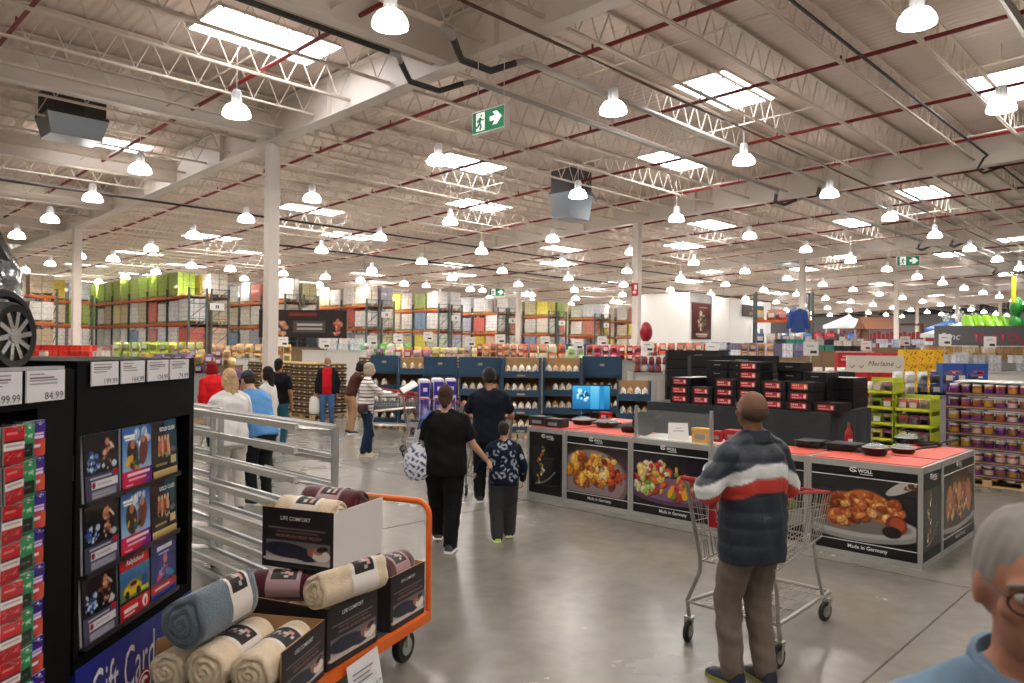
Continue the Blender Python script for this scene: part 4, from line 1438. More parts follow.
    if glasses:
        g_ = MB()
        for sg in (-1, 1):
            g_.tube([hd(sg * (.0205 + .0155 * math.cos(a)), .0605 - abs(.0205 + .0155 * math.cos(a)) * .2, .004 + .0115 * math.sin(a)) for a in np.linspace(0, 2 * PI, 19)[:-1]], .0013 * s, 6, closed=True)
            g_.tube([hd(sg * .036, .0535, .008), hd(sg * .0465, .0, .006), hd(sg * .046, -.012, -.004)], .0013 * s, 6)
        g_.tube([hd(-.006, .0585, .007), hd(0, .061, .009), hd(.006, .0585, .007)], .0013 * s, 6)
        g_.build('eyeglasses', mat('spectacle_frame', '1a1512', .35), t)
    # ---- hair and headgear
    HR = mat('hair_' + hair, hair, .75, spec=.25, bump=(70, .5), var=(40, .25))
    hb = MB()
    if hairstyle in ('short', 'bun', 'long', 'bob', 'crew'):
        up_ = .004 if hairstyle == 'crew' else .009
        hb.ell((0, -.011, .020), (.0475, .0555, .050 + up_), 20, 14, M=HS)
        hb.ell((0, -.022, -.004), (.0455, .042, .042), 16, 10, M=HS)
        if hairstyle == 'bun':
            hb.ell((0, -.035, -.02), (.037, .034, .036), 14, 8, M=HS); hb.ell((0, -.058, -.038), (.021, .02, .03), 12, 8, M=HS)
        if hairstyle == 'bob':
            hb.ell((0, -.022, -.022), (.053, .048, .056), 16, 10, M=HS); hb.ell((0, -.01, .026), (.053, .06, .052), 16, 10, M=HS)
            for sg in (-1, 1): hb.ell((sg * .045, .0, -.02), (.014, .035, .045), 10, 8, M=HS)
        if hairstyle == 'long':
            for q in range(5):
                x = (q - 2) * .017
                cap_(hb, hd(x, -.045 + abs(x) * .3, 0), hd(x * .9 + .004, -.062 + abs(x) * .4, -.115 - .01 * (q % 2)), .02 * s, .012 * s, 8)
            for sg in (-1, 1): hb.ell((sg * .043, -.008, -.018), (.012, .03, .045), 10, 8, M=HS)
        def hdisp(co):
            return (np.sin(co[:, 0] * 210 + co[:, 2] * 90) * np.sin(co[:, 1] * 170 + 1) * .0018 * (1 if hairstyle != 'crew' else .4)).astype(np.float32)
        remeshed('hair', hb, HR, max(voxel * .6, .006), t, 2, disp=hdisp)
    elif hairstyle == 'thin':
        hb.ell((0, -.018, -.002), (.0485, .048, .036), 20, 12, M=HS)
        remeshed('hair', hb, HR, max(voxel * .6, .006), t, 2)
    if cap:
        cb = MB()
        CM = mat('cap_' + cap, cap, .85)
        rings = []
        for i in range(7):
            a = PI / 2 * i / 6
            rings.append([hd(.0505 * math.cos(a) * math.cos(2 * PI * k / 20) + 0, -.008 + .0605 * math.cos(a) * math.sin(2 * PI * k / 20), .018 + .055 * math.sin(a)) if i < 6 else hd(.002 * math.cos(2 * PI * k / 20), -.008 + .002 * math.sin(2 * PI * k / 20), .0735) for k in range(20)])
        cb.skin(rings); co_ = cb.build('cap', CM, t)
        vb = MB(); rg = []
        for zz in (.018, .022):
            pts = [(.045 * math.cos(a), .04 + .045 * math.sin(a), zz - .012 * math.sin(a)) for a in np.linspace(0, PI, 12)]
            rg.append([hd(*p) for p in pts])
        vb.skin(rg); vb.build('visor', CM, co_)
    if beard:
        bb_ = MB(); bb_.ell((0, .018, -.040), (.034, .036, .026), 14, 8, M=HS); bb_.ell((0, .04, -.05), (.02, .018, .018), 10, 8, M=HS)
        remeshed('beard', bb_, mat('hair_' + beard, beard, .8, bump=(70, .5)), max(voxel * .6, .006), t, 1)
    # ---- top
    g = .010 + puff
    tb = MB()
    US = U @ Matrix.Scale(s, 4)
    bz = [(hem, .098 + g * .6, .072 + g * .7), (.53, .101 + g * .6, .074 + g * .8), (.57, .098 + g * .7, .070 + g), (.63, .088 + g, .062 + g), (.70, .092 + g, .064 + g), (.75, .103 + g * .7, .066 + g * .8), (.785, .100 + g * .4, .058 + g * .5), (.81, .072 + g * .4, .050 + g * .3), (.835, .042 + g * .4, .042 + g * .3)]
    bz = [q for q in bz if q[0] >= hem]
    loft(tb, [(0, -.002 + (belly * .5 * math.exp(-((z - .6) / .07) ** 2)), z, rx * fat, ry * (.4 + .6 * fat) + belly * .5 * math.exp(-((z - .6) / .07) ** 2)) for z, rx, ry in bz], US, pw=2.35)
    af = (.6 + .4 * fat)
    for k in 'LR':
        sgk = -1 if k == 'L' else 1
        cap_(tb, u(sgk * .025, -.006, .828), sh[k] + Vector((0, 0, .004 * s)), (.026 + g * .6) * s, (.026 + g * .5) * s)
        cap_(tb, sh[k] + (Vector((0, 0, -.006 * s))), sh[k] + (el[k] - sh[k]) * (.62 if sleeve == 'short' else 1.0), (.029 + g * .6) * s * af, (.031 + g * .8 if sleeve == 'short' else .026 + g * .8) * s * af)
        if sleeve == 'long':
            cap_(tb, el[k], el[k] + (wr[k] - el[k]) * .96, (.026 + g * .9) * s * af, (.019 + g * .8) * s)
    TM = top_mat or (FABRIC if topfn else mat('cloth_' + top, top, .88, spec=.2, bump=(140, .12)))
    def fold(co):
        return ((np.sin(co[:, 2] * 46 + co[:, 0] * 21 + 2 * np.sin(co[:, 1] * 18)) * .0022 + np.sin(co[:, 2] * 21 - co[:, 0] * 33 + co[:, 1] * 12) * .0026) * (s / 1.7)).astype(np.float32)
    remeshed(jacket or 'shirt', tb, TM, voxel, t, 2, topfn, topdisp or fold)
    if collar:
        cl_ = MB(); n_ = 20
        rg = []
        for q, (zz, rr) in enumerate(((.818, .056), (.842, .050), (.856, .047), (.856, .041), (.83, .040))):
            rg.append([u((rr + g * .3) * math.cos(2 * PI * k / n_), -.003 + (rr + g * .3) * math.sin(2 * PI * k / n_), zz - .010 * math.sin(2 * PI * k / n_)) for k in range(n_)])
        cl_.skin(rg, cap=False); cl_.build('collar', mat('cloth_' + collar, collar, .6), t)
    # ---- trousers
    lb = MB()
    loft(lb, [(0, -.004, z * s, rx * s * fat, ry * s * (.4 + .6 * fat)) for z, rx, ry in ((.455, .082, .066), (.49, .098, .074), (.53, .097, .072), (.565, .092, .066))], None, pw=2.3)
    for k in 'LR':
        cap_(lb, hip[k], kn[k], .058 * s * fat ** .7 * legw ** .5, .042 * s * fat ** .4 * legw); cap_(lb, kn[k], an[k] + (kn[k] - an[k]) * .02, .042 * s * fat ** .4 * legw, .036 * s * legw)
    LM = FABRIC if legfn else mat('cloth_' + legs, legs, .9, spec=.2, bump=(140, .12))
    remeshed('trousers', lb, LM, voxel, t, 2, legfn, legdisp or (lambda co: ((np.sin(co[:, 2] * 38 + co[:, 0] * 26) * .0025 + np.sin(co[:, 2] * 71 - co[:, 1] * 30) * .0016) * (s / 1.7)).astype(np.float32)))
    # ---- shoes
    for k, sg in (('L', -1), ('R', 1)):
        fx, fy, fz = feet.get(k, (sg * .06 * s, 0, 0))
        tilt = feet.get(k + 't', 0.0)
        FMx = Matrix.Translation((fx, fy, fz)) @ Matrix.Rotation(sg * -.15, 4, 'Z') @ Matrix.Rotation(tilt, 4, 'X')
        b_ = MB(); q = s
        rings = []
        for y, hw, zt in ((-.045, .016, .035), (-.038, .023, .05), (-.01, .025, .056), (.03, .026, .046), (.065, .029, .032), (.09, .027, .026), (.105, .015, .02)):
            rings.append([(x * hw * q, y * q, z) for x, z in ((-1, .012 * q), (-1, zt * .6 * q), (-.6, zt * q), (.6, zt * q), (1, zt * .6 * q), (1, .012 * q))])
        b_.skin(rings, M=FMx); so = b_.build('shoe', mat('shoe_' + shoes, shoes, .6), t)
        b_ = MB(); b_.prism([(x * q, y * q) for x, y in ((-.026, -.04), (-.018, -.048), (.018, -.048), (.026, -.04), (.027, .0), (.031, .065), (.027, .095), (.012, .109), (-.012, .109), (-.027, .095), (-.031, .065), (-.027, .0))], 0, .013 * q, M=FMx)
        b_.build('sole', mat('sole_' + sole, sole, .6), so)
    return t


def hit(o):
    return o


# --- cart and man by the demo counters
cp = (onz(680, 641) + onz(780, 673)) / 2
make_cart('grey wire shopping cart with red handle in front of the man in the striped jacket', cp + VA * .07, rad(47.5))

def jacket_col(co):
    c = np.tile(hexrgb('1c2534'), (len(co), 1))
    x, y, z = co[:, 0], co[:, 1], co[:, 2]
    # stripes across the chest, dropping towards the sleeves
    drop = np.clip(np.abs(x) - .10, 0, 1) * .45
    zz = z + drop
    def st(a, b): return np.clip((zz - a) / .010 + .5, 0, 1) * np.clip((b - zz) / .010 + .5, 0, 1)
    for a, b, h in ((1.235, 1.318, 'dfe3e4'), (1.155, 1.235, 'b8342a')):
        k = st(a, b)[:, None]; c = c * (1 - k) + hexrgb(h) * k
    return c
def puffy(co):
    z = co[:, 2]
    q = np.abs(np.sin(z * PI / .095))
    return (.008 * np.sqrt(q) - .004 + .004 * np.sin(co[:, 0] * 40 + z * 12)).astype(np.float32)
mp = Vector((1.43, 4.50, 0))
person('man in a quilted navy jacket with white and red stripes standing at a shopping cart', mp, -26, 1.74, skin='7a5540', hair='4a382e', legs='6d625a', shoes='1c2434', sole='8e8f3c',
       sleeve='long', hem=.425, puff=.012, fat=1.06, legw=1.12, collar='1c2534', topfn=jacket_col, topdisp=puffy, jacket='jacket', hairstyle='thin', head_yaw=6, head_pitch=4, voxel=.011, fingers=True,
       arms={'L': ((-.31, .03, 1.16), (-.12, .19, 1.24)), 'R': ((.30, .03, 1.15), (.08, .20, 1.26))},
       feet={'L': (-.10, .05, 0), 'R': (.09, -.02, 0)}, top_mat=mat('quilted_nylon', source='attr', rough=.5, bump=(60, .15)))
# collar
# --- woman in black and the boy, hand in hand
wp = onz(444, 549)
woman = person('woman in a black T-shirt and black trousers walking hand in hand with a boy', wp, 2, 1.60, skin='c69a80', hair='3c241a', top='141415', legs='121213', shoes='3a3a3c', sole='e6e6e4',
       hairstyle='bun', fat=1.30, legw=1.2, voxel=.011, fingers=True, hem=.46,
       arms={'L': ((-.25, -.02, 1.02), (-.26, .06, .80)), 'R': ((.27, -.02, 1.03), (.40, .10, .86))},
       feet={'L': (-.10, .30, .02), 'Lt': -.1, 'R': (.07, -.10, 0)})
bp_ = onz(503, 541)
def boy_top(co):
    c = np.tile(hexrgb('141c30'), (len(co), 1))
    r_ = random.Random(8)
    for _ in range(60):
        p = np.array([r_.uniform(-.2, .2), r_.choice([-.1, .1]), r_.uniform(.6, 1.02)])
        d = np.sqrt((co[:, 0] - p[0]) ** 2 + ((co[:, 1] - p[1]) * .4) ** 2 + (co[:, 2] - p[2]) ** 2)
        c[(d < .034) & (d > .018) & (np.sin(co[:, 0] * 90 + co[:, 2] * 70 + _) > -.3)] = hexrgb('9aa4b0')
    return c
person('boy in a navy patterned sweatshirt and grey trousers walking beside the woman', bp_, -3, 1.22, skin='c69a80', hair='2c1e18', legs='3c3d40', shoes='a8d84a', sole='dff0c0',
       sleeve='long', topfn=boy_top, hairstyle='short', fat=1.18, legw=1.45, voxel=.010, fingers=True, hem=.47, head_yaw=18, head_pitch=6,
       arms={'L': ((-.20, .02, .80), (-.27, .05, .70)), 'R': ((.20, -.02, .78), (.20, .05, .62))}, feet={'L': (-.06, -.02, 0), 'R': (.07, .12, .01), 'Rt': -.1})
# shoulder bag
bgm = mat('blue_white_print', source='attr', rough=.85)
t = thing('shoulder_bag', 'white cloth bag with blue flower print hanging from the shoulder of the woman in black', 'bag', wp + Vector((-.265, -.06, .68)), 0)
b_ = MB(); loft(b_, [(0, 0, z, rx, ry) for z, rx, ry in ((0, .06, .04), (.05, .115, .065), (.15, .135, .075), (.25, .12, .06), (.32, .08, .035), (.37, .03, .015))])
def bagcol(co):
    q = np.sin(co[:, 0] * 110 + 2 * np.sin(co[:, 2] * 80)) + np.sin(co[:, 2] * 95 + co[:, 0] * 40 + 2 * np.sin(co[:, 1] * 80))
    c = np.tile(hexrgb('dfe2ea'), (len(co), 1)); c[q > .75] = hexrgb('2c3c78'); c[(q > .35) & (q <= .75)] = hexrgb('8898c4')
    return c
remeshed('pouch', b_, bgm, .012, t, 2, bagcol)
b_ = MB()
sp = [(-.02, .0, .36), (.015, -.075, .50), (.06, -.085, .60), (.115, -.02, .672), (.10, .06, .62), (.03, .075, .48), (.0, .01, .36)]
for q0, q1 in zip(sp, sp[1:]): b_.bar(q0, q1, .05, .012, col=('5468a8' if q0[2] > .45 else 'dfe2ea'))
b_.build('strap', bgm, t)
# --- man in navy with cap, pushing a cart away
np_ = onz(488, 504)
person('man in a navy T-shirt and black cap pushing a cart away from the lens', np_, -2, 1.72, skin='b98468', hair='1e1712', top='151a28', legs='17181b', shoes='202124', sole='e8e8e6',
       hairstyle='short', cap='141416', fat=1.2, legw=1.15, voxel=.012, fingers=True, hem=.46, arms={'L': ((-.29, .10, 1.10), (-.20, .36, 1.06)), 'R': ((.29, .10, 1.10), (.20, .36, 1.06))},
       feet={'L': (-.11, .16, 0), 'R': (.10, -.04, 0)})
make_cart('shopping cart half hidden in front of the man with the black cap', np_ + Vector((.0, .55, 0)), rad(92))
# --- woman in the striped top with the cart of purple packs
sw = onz(365, 456)
def stripes(co):
    c = np.tile(hexrgb('e6e0dc'), (len(co), 1)); q = (co[:, 2] + co[:, 0] * .0) % .062
    c[q < .018] = hexrgb('3a3440')
    return c
person('grey-haired woman in a striped top reaching over a cart of purple packs', sw, 68, 1.68, skin='d0a48a', hair='b3a794', legs='1e3048', shoes='c8b49a', sole='d8d0c4', sleeve='long', topfn=stripes,
       hairstyle='bob', fat=1.05, lean=.08, voxel=.014, hem=.46, arms={'L': ((-.20, .24, 1.13), (-.10, .50, 1.10)), 'R': ((.20, .26, 1.12), (.12, .52, 1.08))}, feet={'L': (-.08, .08, 0), 'R': (.08, -.06, 0)})
cc = onz(400, 458)
make_cart('shopping cart loaded with tall purple paper packs', sw + Vector((.70, .22, 0)), rad(12))
# waist bag
b_ = MB(); b_.rbox((0, 0, 0), (.13, .26, .16), .04); o = b_.build('belt_bag', mat('brown_leather', '3a2420', .6), None, sw + Vector((.0, -.25, .88)), rad(-10)); tag(o, 'brown leather bag at the hip of the woman in the striped top', 'bag')
PURP = mat('purple_wrap', '3a2a9a', .3, coat=.4)
for k, (dx, dy) in enumerate(((.32, -.105), (.32, .105), (.57, -.1), (.57, .1), (.81, 0))):
    cb_ = sw + Vector((.70, .22, 0)); cb_ = cb_ + Matrix.Rotation(rad(12), 3, 'Z') @ Vector((dx, dy, .602 + .022 * (dx > .5)))
    t = thing('paper_pack', ['tall purple paper pack at the handle end of the cart, near side', 'tall purple paper pack at the handle end of the cart, far side', 'tall purple paper pack in the cart middle, near side',
                             'tall purple paper pack in the cart middle, far side', 'tall purple paper pack at the nose of the cart'][k], 'paper pack', cb_, rad(12) + .02 * k)
    b_ = MB(); b_.rbox((0, 0, .39), (.20, .18, .78), .05, col='ded8e8'); b_.build('wrap', PAINT, t)
    b_ = MB(); b_.bb(-.075, -.0925, .05, .075, -.09, .42, col='3a2a9a'); b_.bb(-.085, -.0925, .47, .085, -.09, .72, col='34249a'); b_.bb(-.03, -.094, .56, .045, -.0928, .63, col='dcd8ee'); b_.bb(-.04, -.094, .12, .04, -.0928, .3, col='8a80c0'); b_.bb(-.02, -.0945, .16, .05, -.0941, .25, col='c8c0e8')
    b_.bb(-.1025, -.07, .08, -.1, .07, .7, col='4636a4'); b_.bb(.1, -.07, .08, .1025, .07, .7, col='3c2c98'); b_.build('printed_label', PAINT, t)
t = tag(MB().box((0, 0, 0), (.30, .24, .02)).build('flyer', WHITE, None, sw + Vector((.74, .27, 1.235))), 'white sheet held over the cart by the woman in the striped top', 'paper'); t.rotation_euler = (0.35, -.5, .3)
# --- man in the red shirt and black jacket
rp = onz(327, 426)
def redvest(co):
    c = np.tile(hexrgb('17181c'), (len(co), 1)); c[(np.abs(co[:, 0]) < .11) & (co[:, 1] > .0)] = hexrgb('c01820'); return c
person('man in a red shirt and open black jacket facing the lens by the coffee pallets', rp, 172, 1.71, skin='9a6a4e', hair='8a8078', legs='42658c', shoes='26303c', sole='c8c8c8', sleeve='long', topfn=redvest, jacket='jacket',
       hairstyle='thin', fat=1.15, voxel=.016, hem=.46, belly=.02, beard='a8a098')
t = thing('carrier_bag', 'white carrier bag carried by the man in the red shirt', 'bag', rp + Vector((-.31, -.02, .30)), 0)
b_ = MB(); loft(b_, [(0, 0, z, rx, ry) for z, rx, ry in ((0, .11, .05), (.1, .14, .07), (.3, .13, .05), (.42, .09, .02))]); remeshed('pouch', b_, WHITE, .015, t, 2)
b_ = MB(); b_.tube([(-.05, 0, .40), (0, 0, .50), (.05, 0, .40)], .008, 6); b_.build('carry_handle', WHITE, t)
# --- woman in brown with a cart beside him
p = at(350, 400, 17.2); p.z = 0
person('dark-haired woman in a brown cardigan leaning on a cart behind the woman in stripes', p, 60, 1.66, skin='a87456', hair='17120f', top='4a2a22', legs='b08a68', shoes='2a2a2c', sleeve='long', hairstyle='bob', lean=.35, voxel=.018,
       arms={'L': ((-.16, .36, 1.14), (-.10, .52, 1.02)), 'R': ((.16, .36, 1.12), (.10, .54, 1.02))})
make_cart('shopping cart with a red flap in front of the woman in brown', p + Vector((.55, -.50, 0)), rad(20))
# --- people behind the shelf trolleys
def pat(px, Y): q = at(px, 350, Y); q.z = 0; return q
person('blonde woman in a white top bending over the shelf trolleys', pat(233, 8.9), -38, 1.70, skin='d0a68c', hair='c3a27a', top='dcdcdc', legs='c9c4bc', sleeve='long', hairstyle='long', lean=.16, voxel=.014, fat=1.05, hem=.46,
       arms={'L': ((-.24, .14, 1.16), (-.14, .36, 1.02)), 'R': ((.24, .12, 1.12), (.16, .36, 1.0))})
person('man in a light blue polo shirt and dark cap beside the blonde woman', pat(262, 9.5), -52, 1.72, skin='c89474', hair='3a2c22', top='5c93cc', legs='1b1d22', hairstyle='crew', cap='23303a', lean=.42, fat=1.25, voxel=.014, hem=.47,
       arms={'L': ((-.24, .30, 1.12), (-.12, .52, 1.0)), 'R': ((.26, .28, 1.08), (.14, .52, 1.0))}, head_pitch=-8)
person('person in a bright red hooded coat leaning over a display', pat(219, 13.2), -50, 1.72, skin='b08060', hair='8a1014', top='c0141c', legs='23242a', sleeve='long', hairstyle='bob', lean=.32, fat=1.25, puff=.01, voxel=.016, jacket='coat')
person('dark-haired woman in a pale top seen past the man in light blue', pat(268, 12.0), -80, 1.64, skin='c99a80', hair='1d1512', top='d8d4d0', legs='26272c', sleeve='long', hairstyle='long', voxel=.018)
person('person in a black T-shirt seen from behind with a cart, by the coffee pallets', pat(279, 14.6), 12, 1.72, skin='a07050', hair='15110f', top='111113', legs='2c5a6a', hairstyle='bun', fat=1.2, voxel=.018)
make_cart('shopping cart beside the person in the black T-shirt', pat(276, 13.2) + Vector((-.25, -.35, 0)), rad(200))
person('person in a yellow and white cap behind the red hooded coat', pat(232, 16.2), -30, 1.72, skin='b98a6a', hair='d8b86a', top='6a4a7a', legs='2a2a30', hairstyle='crew', cap='e8d8b0', voxel=.02)
person('dark-haired shopper looking down behind the blue bread stands', pat(432, 20.2), 170, 1.62, skin='b98868', hair='14100e', top='8a8a90', legs='2a2a30', hairstyle='short', voxel=.02, head_pitch=-25)
person('shopper with short dark hair facing the lens behind the blue bread stands', pat(451, 20.6), 175, 1.70, skin='c08e6c', hair='17120f', top='2e3a4a', legs='2a2a30', hairstyle='crew', voxel=.02)
for px, Y, hr, tp, lb in ((57, 30, '140f0d', '7a7a80', 'dark-haired shopper far off, beyond the sign frame on the kiosk'), (78, 29, '140f0d', '503a3a', 'dark-haired shopper far off, second along behind the kiosk header'),
                          (90, 28.5, '120e0c', '2c2c34', 'dark-haired shopper far off, third along behind the kiosk header'), (115, 31, '3a2a20', '4a5a70', 'shopper in a blue-grey top far off behind the kiosk header')):
    person(lb, pat(px, Y), 20, 1.68, hair=hr, top=tp, legs='2a2a30', hairstyle='short', voxel=.03, face=False)
# --- the man close to the lens
def hairgrey(co): return None
person('grey-haired man with glasses in a blue shirt, close to the lens', pat(1030, 1.27), 197, 1.705, skin='a06e58', hair='84807c', top='6f88a0', legs='2c3038', shoes='1c1c1e', hairstyle='short', fat=1.05, voxel=.008, sleeve='long', glasses=True, fingers=False, hem=.47, collar='6f88a0',
       head_pitch=-4, head_yaw=0)

# ================================================================== cookware demo counters
CSTEEL = mat('counter_frame', 'b9bab8', .4, .5)
CBLK = mat('counter_black', '0d0d0f', .35)
CORAL = mat('coral_tray', 'd8503c', .5)
CWHITE = mat('white_laminate', 'd4d2ce', .4)
ZC = .93

def food(kind, asp, seed):
    c = Canvas(asp, 110, '0d0d0f', seed); A = asp
    if kind == 'pasta':
        c.rect(0, 0, A, 1, '3a2c2c'); c.grad(0, .3, A, 1, '5a4a4a', '2a2020'); c.ell(A * .42, .30, A * .60, .62, '6d5d5f', soft=.04); c.ell(A * .42, .34, A * .55, .56, '8a7a7c', soft=.05)
        c.blobs(A * .3, .5, A * .28, .36, 55, .10, ['d88a24', 'c8701c', 'e8a83a', 'b4581a', 'f0b850', '8c3c14']); c.blobs(A * .62, .5, A * .26, .34, 60, .08, ['e8b04a', 'd89030', 'f4d080', 'b86820', 'c8501c', '7a2c14'])
        c.blobs(A * .85, .45, A * .1, .1, 14, .06, ['a82c1c', 'c84a24', '5c1810']); c.blobs(A * .5, .35, A * .35, .25, 20, .02, ['4a6a2c', 'f8e8b8', '2a1a10'])
    elif kind == 'salad':
        c.grad(0, .2, A, 1, '2e2130', '1c141c'); c.ell(A * .5, .3, A * .62, .26, '5a3a5c', soft=.04); c.ell(A * .5, .34, A * .56, .22, '7a5a7a', soft=.05)
        c.blobs(A * .45, .5, A * .4, .3, 60, .09, ['c83a2c', 'e0a038', 'd86a2c', 'e8d0a0', '6a8a34', 'b42a2a', 'f0c860'])
        c.blobs(A * .3, .68, A * .22, .16, 26, .08, ['d8a848', 'e8c070', 'c02c30', 'e8d8b0']); c.blobs(A * .15, .36, A * .14, .14, 20, .06, ['d8d49a', '8aa84a', 'b8c878'])
        c.ell(A * .52, .3, .05, .12, 'e8a41c', -.4); c.ell(A * .72, .28, .07, .1, 'e0a020', -.3); c.ell(A * .6, .36, .06, .06, 'b01c50'); c.blobs(A * .8, .45, A * .14, .14, 16, .06, ['d88a7a', 'c84a3c', '4a6a30'])
    elif kind == 'roast':
        c.grad(0, 0, A, 1, '101012', '2a2a2c'); c.ell(A * .45, .24, A * .62, .24, '8e8c88', soft=.03); c.ell(A * .45, .27, A * .57, .2, 'a8a6a2', soft=.04); c.ell(A * .45, .29, A * .5, .15, '6e6a66')
        c.ell(A * .3, .48, A * .2, .28, 'a8562a', .3); c.ell(A * .62, .58, A * .26, .2, 'b4602c', -.4); c.ell(A * .45, .66, A * .2, .14, 'c06a34', .2)
        c.blobs(A * .3, .48, A * .2, .26, 46, .07, ['c87a3c', '8c3c1c', 'd89850', '6a2814', 'e0a860', 'a84c24']); c.blobs(A * .62, .56, A * .26, .18, 46, .07, ['c06a34', 'd88a48', '8a3a1c', 'e8b070', 'a04a22'])
        c.ell(A * .82, .34, A * .1, .15, '7c3220', -.3); c.ell(A * .83, .36, A * .07, .1, 'a84830', -.3); c.ell(A * .78, .22, A * .09, .09, '1c1412'); c.ell(A * .9, .95, A * .2, .08, 'b8b4ae', .5, soft=.05); c.blobs(A * .95, .93, A * .06, .05, 6, .04, ['7a3c1c', '4a2a14'])
    elif kind == 'tomato':
        c.grad(0, 0, A, 1, '14110f', '241c1a'); c.ell(A * .5, .25, A * .6, .24, '9a948e', soft=.03); c.blobs(A * .5, .45, A * .4, .24, 50, .1, ['b4281c', 'd04030', '8a1c14', 'e06048', '5a7a34', 'e8c8a0'])
    elif kind == 'rack':
        c.grad(0, 0, A, 1, '0e0e10', '222020'); c.ell(A * .45, .22, A * .7, .2, 'a8a6a2', soft=.03); c.ell(A * .45, .27, A * .6, .17, '2a2624', soft=.05)
        for k in range(5): c.ell(A * (.18 + .16 * k), .52 + .04 * (k % 2), A * .09, .3, ['b87848', 'a8663a', 'c48a58', '98542c', 'b06c40'][k], .1 * (k - 2))
        c.blobs(A * .45, .45, A * .35, .28, 40, .06, ['c89464', '8a4c2a', 'd8a878', '5c3018'])
    else:
        c.rect(0, 0, A, 1, '0d0d0f')
        r_ = c.r
        for k in range(26):
            y = .95 - .9 * k / 26; x = A * (.35 + .1 * math.sin(k * .5) - .0 * k)
            c.ell(x + r_.uniform(-.06, .06) * A, y, .035, .025, r_.choice(['b84a24', '7a8a34', 'd8c8a0', '8a2c1c', 'c8923c']), r_.uniform(0, 3))
        for k in range(12): c.ell(A * (.2 + .055 * k), .07 + .0025 * k * k, .035, .014, '8a8a88', .4)
    return c


def woll(parent, M, w, h):
    text('WOLL', w * .52, h * .56, INKW, parent, M @ Matrix.Translation((w * .1, -.0015, h * .53)), 'logo_lettering', bold=.03)
    m_ = MB()
    m_.tube([M @ Vector((-w * .32 + w * .12 * math.cos(a), -.0018, h * .62 + h * .24 * math.sin(a))) for a in np.linspace(.5, 5.6, 16)], .0045, 4)
    m_.tube([M @ Vector((-w * .38, -.0018, h * .72)), M @ Vector((-w * .2, -.0018, h * .4))], .004, 4)
    m_.bb(-w * .08, -.0022, h * .12, w * .36, -.0008, h * .2, M=M)
    m_.build('logo_swirl', INKW, parent)


def panel(parent, M, w, kind, wide=True, seed=1):
    """printed front of a counter, standing in the x-z plane, facing -y; x from -w/2 to w/2"""
    p = MB()
    p.bb(-w / 2, -.008, .055, w / 2, 0, .885, M=M); pa = p.build('front_panel', CBLK, parent)
    if wide:
        f = food(kind, w / .60, seed).build('food_picture', w - .02, .60, M @ MT(0, -.0088, .165), pa)
        woll(pa, M @ MT(0, -.0088, .79), .26, .085)
        q = MB(); q.bb(-w / 2, -.0098, .768, w / 2, -.0085, .776, M=M); q.bb(-w / 2, -.0098, .15, w / 2, -.0085, .156, M=M); q.build('white_line', INKW, pa)
        text('Made in Germany', min(.36, w * .45), .05, INKW, pa, M @ MT(w * .05, -.0092, .105), 'lettering', bold=.012)
    else:
        f = food('spice', w / .60, seed).build('spice_picture', w - .06, .55, M @ MT(0, -.0088, .15), pa)
        woll(pa, M @ MT(w * .08, -.0088, .765), .26, .085)
    return pa


def counter(label, a0, b0, a1, b1, panels, top, ):
    """one demo counter module; panels: list of (side, kind, wide)"""
    t = thing('demo_counter', label, 'counter', G(a0, b0), RZ, 'cookware demo counters')
    A, B = a1 - a0, b1 - b0
    f = MB(); e = .018
    for x in (e, A - e):
        for y in (e, B - e):
            f.bb(x - e, y - e, 0, x + e, y + e, .9)
    for z in (.0, .86):
        h = .055 if z == 0 else .04
        f.bb(2 * e, 0.002, z, A - 2 * e, 2 * e, z + h); f.bb(2 * e, B - 2 * e, z, A - 2 * e, B - .002, z + h); f.bb(0.002, 2 * e, z, 2 * e, B - 2 * e, z + h); f.bb(A - 2 * e, 2 * e, z, A - .002, B - 2 * e, z + h)
    f.build('frame', CSTEEL, t)
    m_ = MB(); m_.bb(0.003, .003, .9, A - .003, B - .003, ZC - .008); m_.build('worktop', CSTEEL, t)
    m_ = MB(); m_.bb(.04, .03, ZC - .008, A - .04, B - .03, ZC); m_.build('tray_liner', top, t)
    for side, kind, wide in panels:
        if side == 'front':
            M = MT(.012, B / 2, 0, rz=-PI / 2); w = B - .075
        elif side == 'right':
            M = MT(A / 2, .012, 0); w = A - .075
        elif side == 'left':
            M = MT(A / 2, B - .012, 0, rz=PI); w = A - .075
        else:
            M = MT(A - .012, B / 2, 0, rz=PI / 2); w = B - .075
        panel(t, M, w, kind, wide, seed=int(b0 * 10))
    return t
BS = [2.07, 3.115, 4.176, 5.24, 6.26, 6.91]
counter('demo counter with the roast picture at the corner nearest the grey-haired man', 7.52, BS[0], 8.17, BS[1] - .004, [('front', 'roast', True), ('right', 'spice', False)], CORAL)
counter('demo counter hidden mostly behind the man in the striped jacket', 7.52, BS[1], 8.17, BS[2] - .004, [('front', 'tomato', True)], CORAL)
counter('demo counter with the salad picture and a clear guard on top', 7.52, BS[2], 8.17, BS[3] - .004, [('front', 'salad', True)], CWHITE)
counter('demo counter with the pasta picture, two lidded pans on top', 7.52, BS[3], 8.17, BS[4] - .004, [('front', 'pasta', True)], CORAL)
counter('demo counter arm with the narrow spice panel at the far end of the row', 7.52, BS[4], 9.4, BS[5], [('front', 'spice', False), ('left', 'rack', True)], CORAL)
counter('demo counter side arm with the rack of ribs picture, lidded pans on top', 8.174, BS[0], 9.4, 2.72, [('right', 'rack', True)], CORAL)

